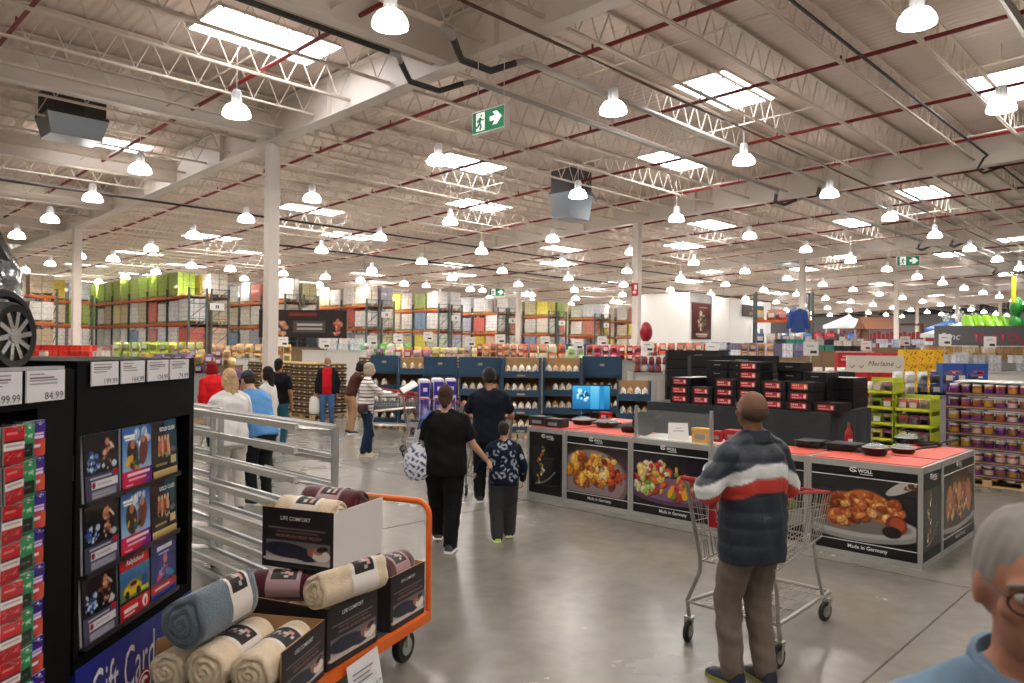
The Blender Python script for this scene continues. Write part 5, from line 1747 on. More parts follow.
# clear guard
t = thing('sneeze_guard', 'clear guard on two silver posts standing on the salad picture counter', 'guard', G(7.56, BS[2]), RZ)
for y in (.03, BS[3] - BS[2] - .04):
    m_ = MB(); m_.bb(.0, y - .016, ZC, .03, y + .016, 1.30); m_.bb(-.02, y - .03, ZC, .06, y + .03, ZC + .006); m_.build('guard_post', ALU, t)
m_ = MB(); m_.bb(.012, .05, ZC + .012, .018, BS[3] - BS[2] - .06, 1.26); m_.build('clear_sheet', mat('clear_acrylic', 'f4f8f8', .03, alpha=.07), t)

# ---- pans and things on the counters
PANB = mat('cast_black', '171718', .35, .2)
LIDG = mat('lid_glass', 'c4ccce', .05, alpha=.42)
def on_counter(px, py, z=ZC): return onz(px, py, z)
def pan(label, px, py, r, h, lid=True, handle=None, square=False, cat='pan', name='lidded_pan', rz=0.0, loc=None):
    loc = loc or on_counter(px, py)
    t = thing(name, label, cat, loc, rz)
    m_ = MB()
    if square:
        m_.rbox((0, 0, h / 2), (2 * r, 2 * r, h), .05); m_.rbox((0, 0, h), (2 * r + .012, 2 * r + .012, .012), .05)
        b = m_.build('pan_body', PANB, t)
        q = MB(); q.rbox((0, 0, h + .004), (2 * r - .03, 2 * r - .03, .012), .04); q.build('pan_floor', mat('pan_coating', '2a2a2c', .5), b)
        for s in (-1, 1):
            q = MB(); q.tube([(s * r, -.05, h * .8), (s * (r + .035), -.045, h * .85), (s * (r + .035), .045, h * .85), (s * r, .05, h * .8)], .009, 6); q.build('side_grip', PANB, t)
        return t
    m_.lathe([(r * .82, 0), (r * .96, h * .35), (r, h), (r * .985, h), (r * .94, h * .4), (r * .8, .006)], 28)
    m_.build('pan_body', PANB, t)
    if lid:
        q = MB(); q.lathe([(r * .99, h + .001), (r * .9, h + .02), (r * .55, h + .042), (r * .1, h + .05)], 28); l = q.build('glass_lid', LIDG, t)
        q = MB(); q.tube([(r * 1.0 * math.cos(a), r * math.sin(a), h + .004) for a in np.linspace(0, 2 * PI, 29)[:-1]], .006, 6, closed=True); q.build('lid_rim', STEEL, l)
        q = MB(); q.lathe([(.008, h + .045), (.008, h + .065), (.022, h + .07), (.022, h + .082), (.004, h + .085)], 14); q.build('lid_knob', PANB, l)
    if handle is not None:
        d = Vector((math.cos(handle), math.sin(handle), 0))
        q = MB(); q.tube([d * r * .97 + Vector((0, 0, h * .75)), d * (r + .06) + Vector((0, 0, h + .01)), d * (r + .2) + Vector((0, 0, h + .03))], [.009, .011, .014], 8); q.build('handle', PANB, t)
    else:
        for s in (-1, 1):
            q = MB(); q.tube([(s * r * .97, -.035, h * .75), (s * (r + .035), -.03, h * .8), (s * (r + .035), .03, h * .8), (s * r * .97, .035, h * .75)], .008, 6); q.build('side_grip', PANB, t)
    return t
pan('lidded black pan by the screen on the pasta picture counter', 583, 424, .15, .06)
pan('lidded black pan beside a red box on the pasta picture counter', 607, 427, .155, .065)
pan('dark open pan at the end of the pasta picture counter by the clear guard', 630, 432, .12, .06, lid=False, name='frying_pan', handle=2.6)
pan('square black casserole near the jacket sleeve on the red counter top', 812, 447, .14, .07, square=True, name='casserole', rz=RZ)
pan('square black casserole in front of the red tag on the red counter top', 845, 450, .15, .07, square=True, name='casserole', rz=RZ)
pan('black pan with a steel-rimmed glass lid next to the square casseroles', 875, 455, .118, .075)
pan('smaller lidded pan with a long handle at the counter corner', 903, 453, .115, .05, handle=-.25)
pan('open black frying pan with its handle towards the purple tubs', 928, 446, .14, .04, lid=False, handle=.05, name='frying_pan')
pan('lidded pan behind the others near the green trays', 907, 443, .13, .06, handle=None)
# pots at the far end
def pot_box(label, px, py, d, col, z=ZC):
    loc = on_counter(px, py, z) + VA * (.2 if px > 650 else 0); t = thing('pot_carton', label, 'box', loc, RZ + .1)
    m_ = MB(); m_.bb(-d[0] / 2, -d[1] / 2, 0, d[0] / 2, d[1] / 2, d[2], col=col); m_.bb(-d[0] / 2 - .003, -d[1] / 2 - .003, d[2] * .8, d[0] / 2 + .003, d[1] / 2 + .003, d[2] + .003, col=col)
    m_.build('carton_shell', PAINT, t)
    m_ = MB(); m_.bb(-d[0] / 2 - .0045, -d[1] * .3, d[2] * .25, -d[0] / 2 - .003, d[1] * .3, d[2] * .6, col='8a8a8a' if col != 'b81c24' else 'e8c8c8'); m_.build('printed_label', PAINT, t)
    return t
pot_box('dark cookware carton at the outer end of the counter row', 541, 425, (.2, .26, .12), '26262a')
pot_box('dark cookware carton beside the first at the counter row end', 557, 427, (.2, .24, .11), '2c2c30')
pot_box('small red carton behind the lidded pans', 606, 419, (.12, .14, .1), 'b81c24')
pot_box('yellow carton behind the clear guard', 693, 444, (.12, .2, .16), 'e0a81c')
pot_box('small red carton next to the yellow carton behind the clear guard', 709, 443, (.09, .09, .12), 'a82028')
pot_box('red and white carton beyond the silver guard post', 727, 442, (.16, .2, .12), 'b02830')
t = thing('paper_sign', 'white paper sign in a stand behind the clear guard', 'sign', onz(671, 441, ZC) + VA * .16, -.12)
m_ = MB(); m_.add([(-.12, 0, 0), (.12, 0, 0), (.11, .07, .2), (-.11, .07, .2), (-.12, .004, 0), (.12, .004, 0), (.11, .074, .2), (-.11, .074, .2)], [(0, 1, 2, 3), (7, 6, 5, 4), (3, 2, 6, 7), (0, 3, 7, 4), (1, 5, 6, 2)]); c_ = m_.build('sign_card', PAPER, t)
m_ = MB(); m_.bb(-.06, -.004 + .035, .095, .06, -.002 + .035, .105, M=Matrix.Identity(4), col='8a8a8a'); m_.bb(-.03, .042, .125, .03, .044, .133, col='9a9a9a'); m_.bb(-.11, .064, .19, .11, .068, .2, col='202020'); m_.build('printed_line', PAINT, c_)
t = thing('upright_pan', 'dark round pan leaning upright behind the clear guard', 'pan', onz(647, 440, ZC) + Vector((0.03, .42, 0)), .2)
m_ = MB(); m_.lathe([(.13, -.02), (.145, .0), (.145, .02), (.13, .01)], 26, M=MT(0, 0, .146, rx=PI / 2 - .2)); m_.build('pan_body', PANB, t)
m_ = MB(); m_.tube([(.13, 0, .2), (.22, 0, .24)], .012, 8); m_.build('handle', PANB, t)
for k, (px, py) in enumerate(((752, 441), (759, 442))):
    m_ = MB(); m_.lathe([(.035, 0), (.045, .16), (.042, .16), (.033, .006)], 16); o = m_.build('paper_cup_tower', mat('cup_white', 'dcd6d2', .6), None, onz(px, py, ZC)); tag(o, 'white cup tower at the elbow of the man in the striped jacket' if k == 0 else 'white cup tower half hidden by the man in the striped jacket', 'cup')
# screen
p = at(591, 412, 10.85)
t = thing('television', 'small screen showing a blue picture on the counter in front of bread stands', 'television', Vector((p.x, p.y, ZC + .021)), -.12)
m_ = MB(); m_.bb(-.28, -.012, .14, .28, .02, .51); m_.bb(-.02, .0, .012, .02, .018, .15); m_.bb(-.12, -.07, 0, .12, .08, .012); m_.build('screen_case', BLACK, t)
c = Canvas(1.55, 48, '1c6a9c', 4)
c.grad(0, 0, 1.55, 1, '145a90', '3a9ac8'); c.grad(.75, 0, 1.1, 1, '2a86b8', '68b8d8'); c.rect(1.15, 0, 1.3, 1, '2478ac'); c.blobs(.35, .55, .25, .25, 14, .08, ['bfe0f0', '0c3c68', '8cc8e4', '104878']); c.blobs(.6, .6, .12, .2, 8, .06, ['0c3c68', 'a8d8ec'])
SCR = mat('lit_screen', source='attr', rough=.2)
nt = SCR.node_tree; nt.links.new(nt.nodes['Attribute'].outputs['Color'], nt.nodes['Principled BSDF'].inputs['Emission Color']); nt.nodes['Principled BSDF'].inputs['Emission Strength'].default_value = .75
c.build('display', .53, .33, MT(0, -.0135, .16), t, SCR)
m_ = MB().rbox((0, 0, .01), (.36, .22, .02), .01); o = m_.build('white_tray', CWHITE, None, Vector((p.x, p.y, ZC)), -.12); tag(o, 'white flat tray under the foot of the small screen', 'tray')

# ---- cookware cartons on a black draped plinth inside the counters
DRAPE = mat('black_drape', '33363a', .9, bump=(5, .8))
def drape(label, a0, b0, a1, b1, h):
    m_ = MB(); n = 40; rings = []
    for z in (0, .1, h * .5, h - .03, h - .004, h):
        rg = []
        for k in range(n * 4):
            q = k / n; s = int(q); f = q - s
            x, y = ((a0 + (a1 - a0) * f, b0), (a1, b0 + (b1 - b0) * f), (a1 - (a1 - a0) * f, b1), (a0, b1 - (b1 - b0) * f))[s]
            w_ = .02 * math.sin(k * .9 + math.sin(k * .31) * 2) * max(0, (1 - z / h))
            cx, cy = (a0 + a1) / 2, (b0 + b1) / 2
            ins = .015 if z == h else 0
            rg.append((x + w_ * (1 if x > cx else -1) - ins * (1 if x > cx else -1), y + w_ * (1 if y > cy else -1) - ins * (1 if y > cy else -1), z))
        rings.append(rg)
    m_.skin(rings)
    o = m_.build('draped_table', DRAPE, None, (0, 0, 0), RZ)
    return tag(o, label, 'table')
drape('dark grey draped table carrying the cookware cartons inside the counters', 9.0, 3.46, 10.36, 6.0, 1.245)
def cook_box(d, lab=True, col='141416', orange=False, dash=False):
    t = thing('cookware_carton', 'x', 'box')
    m_ = MB(); m_.bb(0, 0, 0, d[0], d[1], d[2] - .003, col=col); m_.bb(-.001, -.001, d[2] * .72, d[0] + .001, d[1] + .001, d[2] * .735, col='2c2c30'); m_.build('carton_shell', mat('satin_print', source='attr', rough=.35), t)
    if lab:
        q = MB(); h = d[2]
        y1, y0 = d[1] * .86, d[1] * .2
        q.bb(-.0022, y0, h * .2, -.0012, y1, h * .82, col='c8421c' if orange else 'b82430'); q.bb(-.003, y0 + .015, h * .3, -.0021, y0 + .045, h * .7, col='ecd8d4')
        for k in range(4):
            q.bb(-.003, y1 - .03 - .022 * k, h * .55, -.0021, y1 - .02 - .022 * k, h * .7, col='f0e0dc')
        q.bb(-.003, y0 + .06, h * .3, -.0021, y1 - .02, h * .4, col='e0a8a4')
        q.build('red_label', PAINT, t)
    if dash:
        q = MB(); q.bb(-.003, d[1] * .35, d[2] * .45, -.0012, d[1] * .65, d[2] * .52, col='b0b0b0'); q.build('grey_mark', PAINT, t)
    return t
CBX = [0.36, .31, .115]
protos = {}
def place_box(kind, a, b, z, label, rz=0.0):
    key = kind
    if key not in protos:
        protos[key] = cook_box(CBX if 'slab' not in kind else [.5, .62, .13], lab=kind in ('red', 'orange'), orange=kind == 'orange', dash='dash' in kind)
        o = protos[key]
    else:
        o = dup(protos[key])
    o.location = G(a, b, z); o.rotation_euler = (0, 0, RZ + rz)
    o['label'] = label; o['group'] = 'cookware cartons stacked on the draped table'
    return o
cols = [(5.50, 3, 0), (5.17, 2, 0), (4.84, 3, 0), (4.51, 5, 0), (4.18, 3, 0), (3.85, 3, 0), (3.52, 1, 0)]
cn = ['outermost stack by the bread stands', 'second stack from the bread stands', 'third stack from the bread stands', 'tallest stack behind the striped jacket',
      'stack just past the striped jacket', 'stack two past the striped jacket', 'last stack before the plain black cartons']
lv = ['bottom', 'second', 'third', 'fourth', 'fifth']
rr = random.Random(4)
for ci, (b, n, _) in enumerate(cols):
    for k in range(n):
        place_box('orange' if (ci == 5 and k == 2) else 'red', 9.03 + rr.uniform(0, .03), b - .155 + rr.uniform(-.003, .003), 1.247 + .116 * k, 'red-labelled black carton, %s layer of the %s' % (lv[k], cn[ci]), rr.uniform(-.01, .01))
back = [(5.5, 3), (5.17, 5), (4.84, 5), (4.49, 3), (4.16, 5), (3.83, 4)]
for ci, (b, n) in enumerate(back):
    for k in range(n):
        place_box('dash' if k >= n - 2 else 'plain', 9.44 + rr.uniform(0, .03), b - .155, 1.247 + .116 * k, 'plain black carton in the row behind the red-labelled stacks')
for k in range(4):
    place_box('dash', 9.05 + .0 * k, 3.03 - .0, 1.247 + .116 * k, 'plain black carton with a grey mark, %s layer of the end stack by the green trays' % lv[k]) if False else None
for k, (a, b, z, l) in enumerate(((9.84, 3.5, 1.247, 'bottom'), (9.84, 3.5, 1.378, 'second'), (9.84, 3.5, 1.509, 'third'), (9.85, 4.7, 1.247, 'bottom'), (9.85, 4.7, 1.378, 'second'), (9.85, 4.7, 1.509, 'third'), (9.85, 4.7, 1.640, 'fourth'), (9.85, 4.7, 1.771, 'topmost'))):
    place_box('slab_dash', a, b, z, 'wide flat black carton, %s of the stack %s' % (l, 'nearest the green trays' if b < 4 else 'behind the red labels of the third stack'))
# red tag and patterned cloth at the table side
t = thing('bottle', 'red-labelled bottle standing by the draped table behind the square casseroles', 'bottle', onz(848, 444, ZC) + VA * .02, 0)
m_ = MB(); m_.lathe([(.035, 0), (.042, .02), (.042, .13), (.015, .18), (.015, .22)], 16, col='a81824'); m_.build('bottle_body', mat('bottle_red', 'b01828', .3), t)
m_ = MB(); m_.lathe([(.017, .22), (.017, .245)], 12); m_.build('bottle_cap', mat('cap_green', '4a6a3a', .5), t)
m_ = MB(); m_.bb(-.025, -.0445, .03, .025, -.042, .06); m_.build('bottle_label', INKW, t)

# ================================================================== pallets of candy
def make_pallet(w, d, label='wooden pallet'):
    m_ = MB()
    for k in range(6): m_.bb(0, k * (d - .09) / 5, .105, w, k * (d - .09) / 5 + .09, .125)
    for x in (0, w / 2 - .05, w - .1):
        for y in (0, d / 2 - .06, d - .12):
            m_.bb(x, y, .02, x + .1, y + .12, .105)
        m_.bb(x, 0, 0, x + .1, d, .02)
    return m_
def pallet(label, loc, rz, w=1.1, d=1.1):
    o = make_pallet(w, d).build('pallet', WOOD, None, loc, rz)
    return tag(o, label, 'pallet', 'wooden pallets under the goods')

CLEAR = mat('clear_tub', source='object', rough=.25, coat=.4)
def make_tub():
    t = thing('candy_tub', 'x', 'tub')
    m_ = MB(); m_.lathe([(.062, 0), (.066, .02), (.066, .13), (.058, .14)], 12); m_.build('tub_body', CLEAR, t)
    m_ = MB(); m_.lathe([(.066, .138), (.066, .16), (.06, .165)], 12); m_.build('tub_lid', mat('tub_lid_white', 'd8d0cc', .4), t)
    m_ = MB(); m_.lathe([(.0672, .04), (.0672, .105)], 12, cap=False); m_.build('tub_label', CLEAR, t)
    return t
tub0 = None
def tub_pallet(a0, b0, na, nb, layers, pal_label, tray_label, tub_label):
    global tub0
    P = .15; w, d = na * P + .04, nb * P + .04
    pallet(pal_label, G(a0, b0), RZ, w, d)
    rr = random.Random(int(b0 * 100))
    for L in range(layers):
        z = .127 + L * .20
        t = thing('display_tray', tray_label % ['lowest', 'second', 'third', 'fourth', 'fifth', 'sixth', 'seventh', 'topmost'][L if L < layers - 1 else 7], 'tray', G(a0, b0, z), RZ, 'purple trays of candy tubs')
        m_ = MB(); m_.bb(0, 0, 0, w, d, .008)
        for (x0, y0, x1, y1) in ((0, 0, w, .006), (0, d - .006, w, d), (0, .006, .006, d - .006), (w - .006, .006, w, d - .006)): m_.bb(x0, y0, .008, x1, y1, .05)
        for x in (0, w - .03):
            for y in (0, d - .03): m_.bb(x, y, .05, x + .03, y + .03, .195)
        m_.build('tray_shell', mat('tray_violet', '4c1f62', .5), t)
        q = MB(); q.bb(-.003, .0, .016, -.0005, d, .034); q.bb(0, -.003, .016, w, -.0005, .034); q.build('tray_strip', mat('tray_gold', 'a0803c', .5), t)
        for i in range(na):
            for j in range(nb):
                if not (i == 0 or j == 0 or j == nb - 1 or L == layers - 1) or i > 2 and L < layers - 1 and j not in (nb - 1,) : continue
                if i > 3: continue
                if tub0 is None: tub0 = make_tub(); o = tub0
                else: o = dup(tub0)
                o.location = G(a0 + .02 + P * (i + .5), b0 + .02 + P * (j + .5), z + .009)
                o['label'] = tub_label; o['group'] = 'candy tubs on the purple pallets'
                cc = lin(rr.choice(['a03028', 'c06a38', '8a4a9a', 'b88a5a', '6a2a30', 'c8b090', '94583a']))
                for ch in o.children:
                    if ch.name.startswith('tub_body'): ch.color = (*cc, 1)
                    if ch.name.startswith('tub_label'): ch.color = (*lin(rr.choice(['6a2a66', '7a3a6a', 'a04a34', 'b8862a', '54205e', '8a5a3a', 'd0b0a0'])), 1)
tub_pallet(12.9, 2.14, 6, 7, 7, 'wooden pallet under the purple tub tower beside the green trays', 'purple tray, %s layer of the tub tower beside the green trays', 'violet-labelled candy tub in the tower beside the green trays')
tub_pallet(12.9, 1.0, 6, 7, 7, 'wooden pallet under the purple tub tower at the picture edge', 'purple tray, %s layer of the tub tower cut by the picture edge', 'violet-labelled candy tub in the tower cut by the picture edge')
# white sheet on top of the first tower
tag(MB().bb(0, 0, 0, .9, 2.1, .012).build('cover_sheet', WHITE, None, G(12.94, 1.04, .127 + 7 * .2 + .0), RZ), 'white card sheet lying on top of the purple tub towers', 'sheet')

LIME = mat('lime_carton', 'b4c42a', .5)
def make_bag(seed, w=.15, h=.17, d=.085):
    rr = random.Random(seed); m_ = MB(); rings = []
    for q, fx, fy in ((0, .96, .05), (.06, .95, .45), (.2, .97, .85), (.45, 1.0, 1.0), (.7, .96, .85), (.88, .93, .42), (.93, .95, .08), (1, .97, .05)):
        rg = []
        for k in range(12):
            a = 2 * PI * k / 12; c, s_ = math.cos(a), math.sin(a)
            f = (abs(c) ** 3 + abs(s_) ** 3) ** (-1 / 3)
            rg.append((w / 2 * fx * c * f, d / 2 * fy * s_ * f * (1 + .08 * math.sin(2 * k + seed)), h * q))
        rings.append(rg)
    m_.skin(rings)
    for s_ in (-1, 1):
        y = s_ * d * .53
        m_.add([(-.05, y, .045), (.05, y, .045), (.05, y, .12), (-.05, y, .12)], [(0, 1, 2, 3), (3, 2, 1, 0)], mi=1)
    return m_.mesh('snack_bag', [mat('shiny_bag', source='object', rough=.35, var=(30, .4), coat=.3), mat('bag_label', ['d8d4c8', 'c8b040', 'b03a34'][seed % 3], .5)])
BAGS = [make_bag(k) for k in range(3)]
def bag_at(p, rz, col, label, group, name='snack_bag', cat='bag', s=1.0, mesh=None):
    o = bpy.data.objects.new(name, mesh or BAGS[len(bpy.data.objects) % 3]); COL.objects.link(o)
    o.location = p; o.rotation_euler = (0, 0, rz); o.scale = (s, s, s); o.color = (*lin(col), 1)
    return tag(o, label, cat, group)
def lime_tray(a, b, z, w, d, label, rr):
    t = thing('display_tray', label, 'tray', G(a, b, z), RZ, 'lime green display trays')
    h = .235
    m_ = MB(); m_.bb(0, 0, 0, d, w, .008); m_.bb(0, 0, .008, d, .006, h - .06); m_.bb(0, w - .006, .008, d, w, h - .06); m_.bb(0, 0, h - .06, .05, .006, h); m_.bb(0, w - .006, h - .06, .05, w, h); m_.bb(d - .006, .006, .008, d, w - .006, h); m_.bb(0, .006, .008, .006, w - .006, .05)
    m_.build('tray_shell', LIME, t)
    m_ = MB(); m_.bb(-.003, .03, .012, -.0005, w - .03, .042); m_.build('tray_strip', mat('lime_yellow', 'd8d42c', .5), t)
    for j in range(3):
        for i in range(3):
            bag_at(G(a + .075 + .14 * i, b + .09 + (w - .18) * j / 2, z + .009), RZ + PI / 2 + rr.uniform(-.06, .06), rr.choice(['9a8a6a', 'a84a3a', 'c8c0a8', '6a8a2a', '7a3a5a', 'd0b870', 'e0dcc8']), 'small snack bag in a lime green tray', 'snack bags in the lime green trays', s=1.0)
rr = random.Random(11)
pallet('wooden pallet under the taller lime green tray tower', G(12.3, 3.80), RZ, .6, .5)
pallet('wooden pallet under the lower lime green tray tower', G(12.25, 3.27), RZ, .6, .5)
for k in range(6):
    lime_tray(12.3, 3.80, .127 + .24 * k, .48, .5, 'lime green display tray, %s layer of the taller tower behind the counters' % ['lowest', 'second', 'third', 'fourth', 'fifth', 'topmost'][k], rr)
for k in range(5):
    lime_tray(12.25, 3.27, .127 + .24 * k, .48, .5, 'lime green display tray, %s layer of the lower tower by the purple tubs' % ['lowest', 'second', 'third', 'fourth', 'topmost'][k], rr)

# ================================================================== blue bread stands
NAVY = mat('navy_carton', '24455f', .7)
def bread_mesh(seed):
    m_ = MB(); rings = []
    for q, fx, fy in ((0, .8, .7), (.08, .98, .95), (.35, 1.0, 1.05), (.6, .95, 1.0), (.78, .75, .7), (.88, .42, .35), (.93, .28, .2), (1, .5, .22)):
        rg = []
        for k in range(12):
            a = 2 * PI * k / 12; c, s_ = math.cos(a), math.sin(a)
            f = (abs(c) ** 2.8 + abs(s_) ** 2.8) ** (-1 / 2.8)
            rg.append((.083 * fx * c * f , .075 * fy * s_ * f, .27 * q))
        rings.append(rg)
    m_.skin(rings)
    m_.add([(-.055, -.0835, .06), (.055, -.0835, .06), (.05, -.0835, .15), (-.05, -.0835, .15)], [(0, 1, 2, 3)], mi=1)
    m_.add([(-.03, -.084, .08), (.035, -.084, .08), (.03, -.084, .11), (-.03, -.084, .11)], [(0, 1, 2, 3)], mi=2)
    return m_.mesh('bread_bag', [mat('bread_wrap', source='object', rough=.35, var=(26, .35), coat=.3), mat('bread_label', ['e8e4de', 'd8c8b0', 'dcdce0'][seed % 3], .5), mat('bread_mark', ['a04a34', '34466a', 'b07a34'][seed % 3], .5)])
BREAD = [bread_mesh(k) for k in range(3)]
def bread_stand(label, px, Y, hgt=1.74, wd=.86, rz=0.0, header=False, short=0, seed=0):
    p = at(px, 380, Y); p.z = 0
    t = thing('bread_stand', label, 'display stand', p, rz, 'blue card bread stands')
    D_ = .5
    m_ = MB(); m_.bb(-wd / 2, 0, .14, -wd / 2 + .04, D_, hgt); m_.bb(wd / 2 - .04, 0, .14, wd / 2, D_, hgt); m_.build('side_panel', NAVY, t)
    m_ = MB(); m_.bb(-wd / 2 + .04, D_ - .02, .14, wd / 2 - .04, D_, hgt - .01); m_.build('back_panel', CARD, t)
    levels = [z for z in (.16, .56, .96, 1.37) if z < hgt - .25]
    for z in levels:
        m_ = MB(); m_.bb(-wd / 2 + .04, .01, z, wd / 2 - .04, D_ - .02, z + .02); m_.bb(-wd / 2 + .04, 0, z - .05, wd / 2 - .04, .02, z + .09); m_.build('shelf_tray', NAVY, t)
        q = MB(); q.bb(-.09, -.002, z - .02, .09, -.0005, z + .02); q.build('shelf_label', mat('label_tan', 'a89878', .6), t) if seed % 2 else None
    if header:
        m_ = MB(); m_.bb(-wd / 2, -.02, 1.37, wd / 2, .0, hgt + .02); m_.build('header_board', NAVY, t)
        q = MB(); q.bb(-.05, -.023, 1.58, .05, -.0205, 1.63); q.build('header_mark', mat('label_tan', 'a89878', .6), t)
    m_ = MB()
    for k in range(4): m_.bb(-wd / 2 + .02 + k * (wd - .12) / 3, .02, 0, -wd / 2 + .1 + k * (wd - .12) / 3, D_ - .02, .1)
    m_.bb(-wd / 2, 0, .1, wd / 2, D_, .138); m_.build('pallet_base', WOOD, t)
    rr = random.Random(seed)
    R = Matrix.Rotation(rz, 3, 'Z')
    for z in levels:
        if header and z > 1.3: continue
        n = max(2, int((wd - .1) / .148))
        for k in range(n):
            if rr.random() < .04: continue
            x = -wd / 2 + .125 + k * (wd - .25) / (n - 1)
            o = bag_at(p + R @ Vector((x + rr.uniform(-.003, .003), .12 + rr.uniform(-.02, .03), z + .022)), rz + rr.uniform(-.5, .5), rr.choice(['ece4da', 'e4dcd0', 'd8b890', 'ece8e4', 'e6d8c8', 'e8e0d6', 'c8a07c']), 'wrapped bread bag on a blue card stand', 'wrapped bread bags on the blue stands', 'bread_bag', 'bread', rr.uniform(.76, .82), BREAD[rr.randrange(3)])
for args in ((' with a plain blue header, nearest the purple paper packs', 384, 18.4, 1.74, .66, .1, True), (' of open shelves behind the purple paper packs', 412, 18.0, 1.72, .64, .1, False),
             (' with a blue header to the side of the woman in black', 440, 16.9, 1.74, .74, .05, True), (' with a wide blue header behind the navy T-shirt', 480, 16.9, 1.74, .94, .0, True),
             (' of full open shelves right of the black cap', 521, 16.6, 1.76, .86, -.08, False), (' of full open shelves, behind the small screen', 562, 16.9, 1.76, .86, -.1, False),
             (' with a square blue header near the white column', 602, 17.3, 1.78, .9, -.12, True), (' shorter than the others, at the end towards the black cartons', 634, 15.6, 1.32, .7, -.15, False)):
    bread_stand('blue card bread stand' + args[0].replace(' right of the', ' beside the'), args[1], args[2], args[3], args[4], args[5], args[6], seed=int(args[1]))

# ================================================================== coffee pallets
COFFM = mat('coffee_print', source='attr', rough=.6)
def coffee_mesh(seed):
    m_ = MB(); w, d, h = .36, .27, .17
    m_.bb(0, 0, 0, w, d, .035, col='4c3a2a'); m_.bb(0, 0, .035, w, d, .04, col='1e1812')
    for i in range(4):
        for j in range(3):
            x, y = w * (i + .5) / 4, d * (j + .5) / 3
            m_.lathe([(.04, .04), (.042, .13), (.03, .14)], 8, M=MT(x, y, 0), col='3a281e'); m_.lathe([(.036, .14), (.036, .165)], 8, M=MT(x, y, 0), col='b89a60'); m_.lathe([(.0428, .06), (.0428, .105)], 8, M=MT(x, y, 0), col='cfc4b0' if (i + j) % 2 else '8a6a44', cap=False)
    return m_.mesh('coffee_tray', COFFM)
COFF = coffee_mesh(0)
def coffee_stack(a0, b0, na, nb, layers, lab):
    w, d = na * .37, nb * .28
    pallet('wooden pallet under the ' + lab, G(a0, b0), RZ, w, d)
    for L in range(layers):
        for i in range(na):
            for j in range(nb):
                if i > 0 and j not in (0, nb - 1) and L < layers - 1: continue
                o = bpy.data.objects.new('coffee_tray', COFF); COL.objects.link(o)
                o.location = G(a0 + i * .37, b0 + j * .28, .127 + L * .172); o.rotation_euler = (0, 0, RZ)
                tag(o, 'tray of coffee jars in the ' + lab, 'tray', 'trays of coffee jars, ' + lab)
q = at(312, 400, 20.3); a_, b_ = ab(q)
coffee_stack(a_, b_, 3, 4, 8, 'coffee pallet behind the man in the red shirt')
coffee_stack(a_ + .3, b_ + 1.35, 3, 4, 8, 'coffee pallet behind the person in the black T-shirt')
coffee_stack(a_ + 1.6, b_ - .9, 3, 4, 9, 'coffee pallet behind the woman in brown')
coffee_stack(a_ + 2.9, b_ - 1.7, 3, 4, 9, 'coffee pallet behind the grey-haired woman')
coffee_stack(a_ + .2, b_ + 2.9, 3, 4, 8, 'coffee pallet behind the blue polo shirt')

# ================================================================== pallet racking at the back of the hall
UPR = mat('rack_upright', '56625f', .5, .3)
BEAM = mat('rack_orange', 'c85a22', .5)
DECKW = mat('rack_deck', '8a8a86', .6)
Z1, Z2, Z0 = 3.05, 4.45, 1.62
BAY = 2.7
def rack_run(label, a0, b0, n, rz_extra=0.0, top=5.2):
    """one single-deep run of racking, x across (depth), y along"""
    t = thing('pallet_rack', label, 'rack', G(a0, b0), RZ + rz_extra, 'pallet racking at the back of the hall')
    D_ = 1.0
    for i in range(n + 1):
        y = i * BAY
        m_ = MB()
        for x in (0, D_ - .09): m_.bb(x, y - .045, 0, x + .09, y + .045, top - (.35 if True else 0))
        z = .3
        while z < top - .9:
            m_.bar((.045, y, z), (D_ - .045, y, z + .75), .03); m_.bar((.045, y, z + .75), (D_ - .045, y, z + .75), .03); z += .75
        m_.build('upright_frame', UPR, t)
    for i in range(n):
        for z in (Z0, Z1, Z2):
            for x in (.0, D_ - .05):
                m_ = MB(); m_.bb(x, i * BAY + .05, z - .11, x + .05, (i + 1) * BAY - .05, z); m_.build('beam', BEAM, t)
            m_ = MB(); m_.bb(.05, i * BAY + .08, z - .03, D_ - .05, (i + 1) * BAY - .08, z - .01); m_.build('rack_deck', DECKW, t)
    return t
# wrapped pallet loads of several makes, copied with their own colours
LOADM = mat('stretch_wrapped', source='object', rough=.4, var=(7, .22), coat=.25)
def load_proto(nx, ny, nz, w, d, h, seed, stag=True):
    t = thing('pallet_load', 'x', 'pallet load')
    rr = random.Random(seed); m_ = MB()
    for k in range(nz):
        for i in range(nx):
            for j in range(ny):
                if 0 < i < nx - 1 and 0 < j < ny - 1 and k < nz - 1: continue
                g = .012
                m_.bb(i * w / nx + g + rr.uniform(0, .012), j * d / ny + g, .13 + k * h / nz + g, (i + 1) * w / nx - g + rr.uniform(-.012, 0), (j + 1) * d / ny - g, .13 + (k + 1) * h / nz)
    m_.bb(.04, .04, .13, w - .04, d - .04, .13 + h - .03, mi=1)
    m_.build('carton_block', [LOADM, mat('carton_gap', '6a665e', .7)], t)
    make_pallet(w, d).build('pallet_base', WOOD, t)
    return t
LP = [load_proto(2, 3, 4, .92, 1.12, 1.05, 1), load_proto(3, 3, 5, .92, 1.12, 1.12, 2), load_proto(2, 2, 3, .92, 1.12, .95, 3), load_proto(1, 1, 2, .9, 1.1, 1.08, 4)]
used_lp = [False] * 4
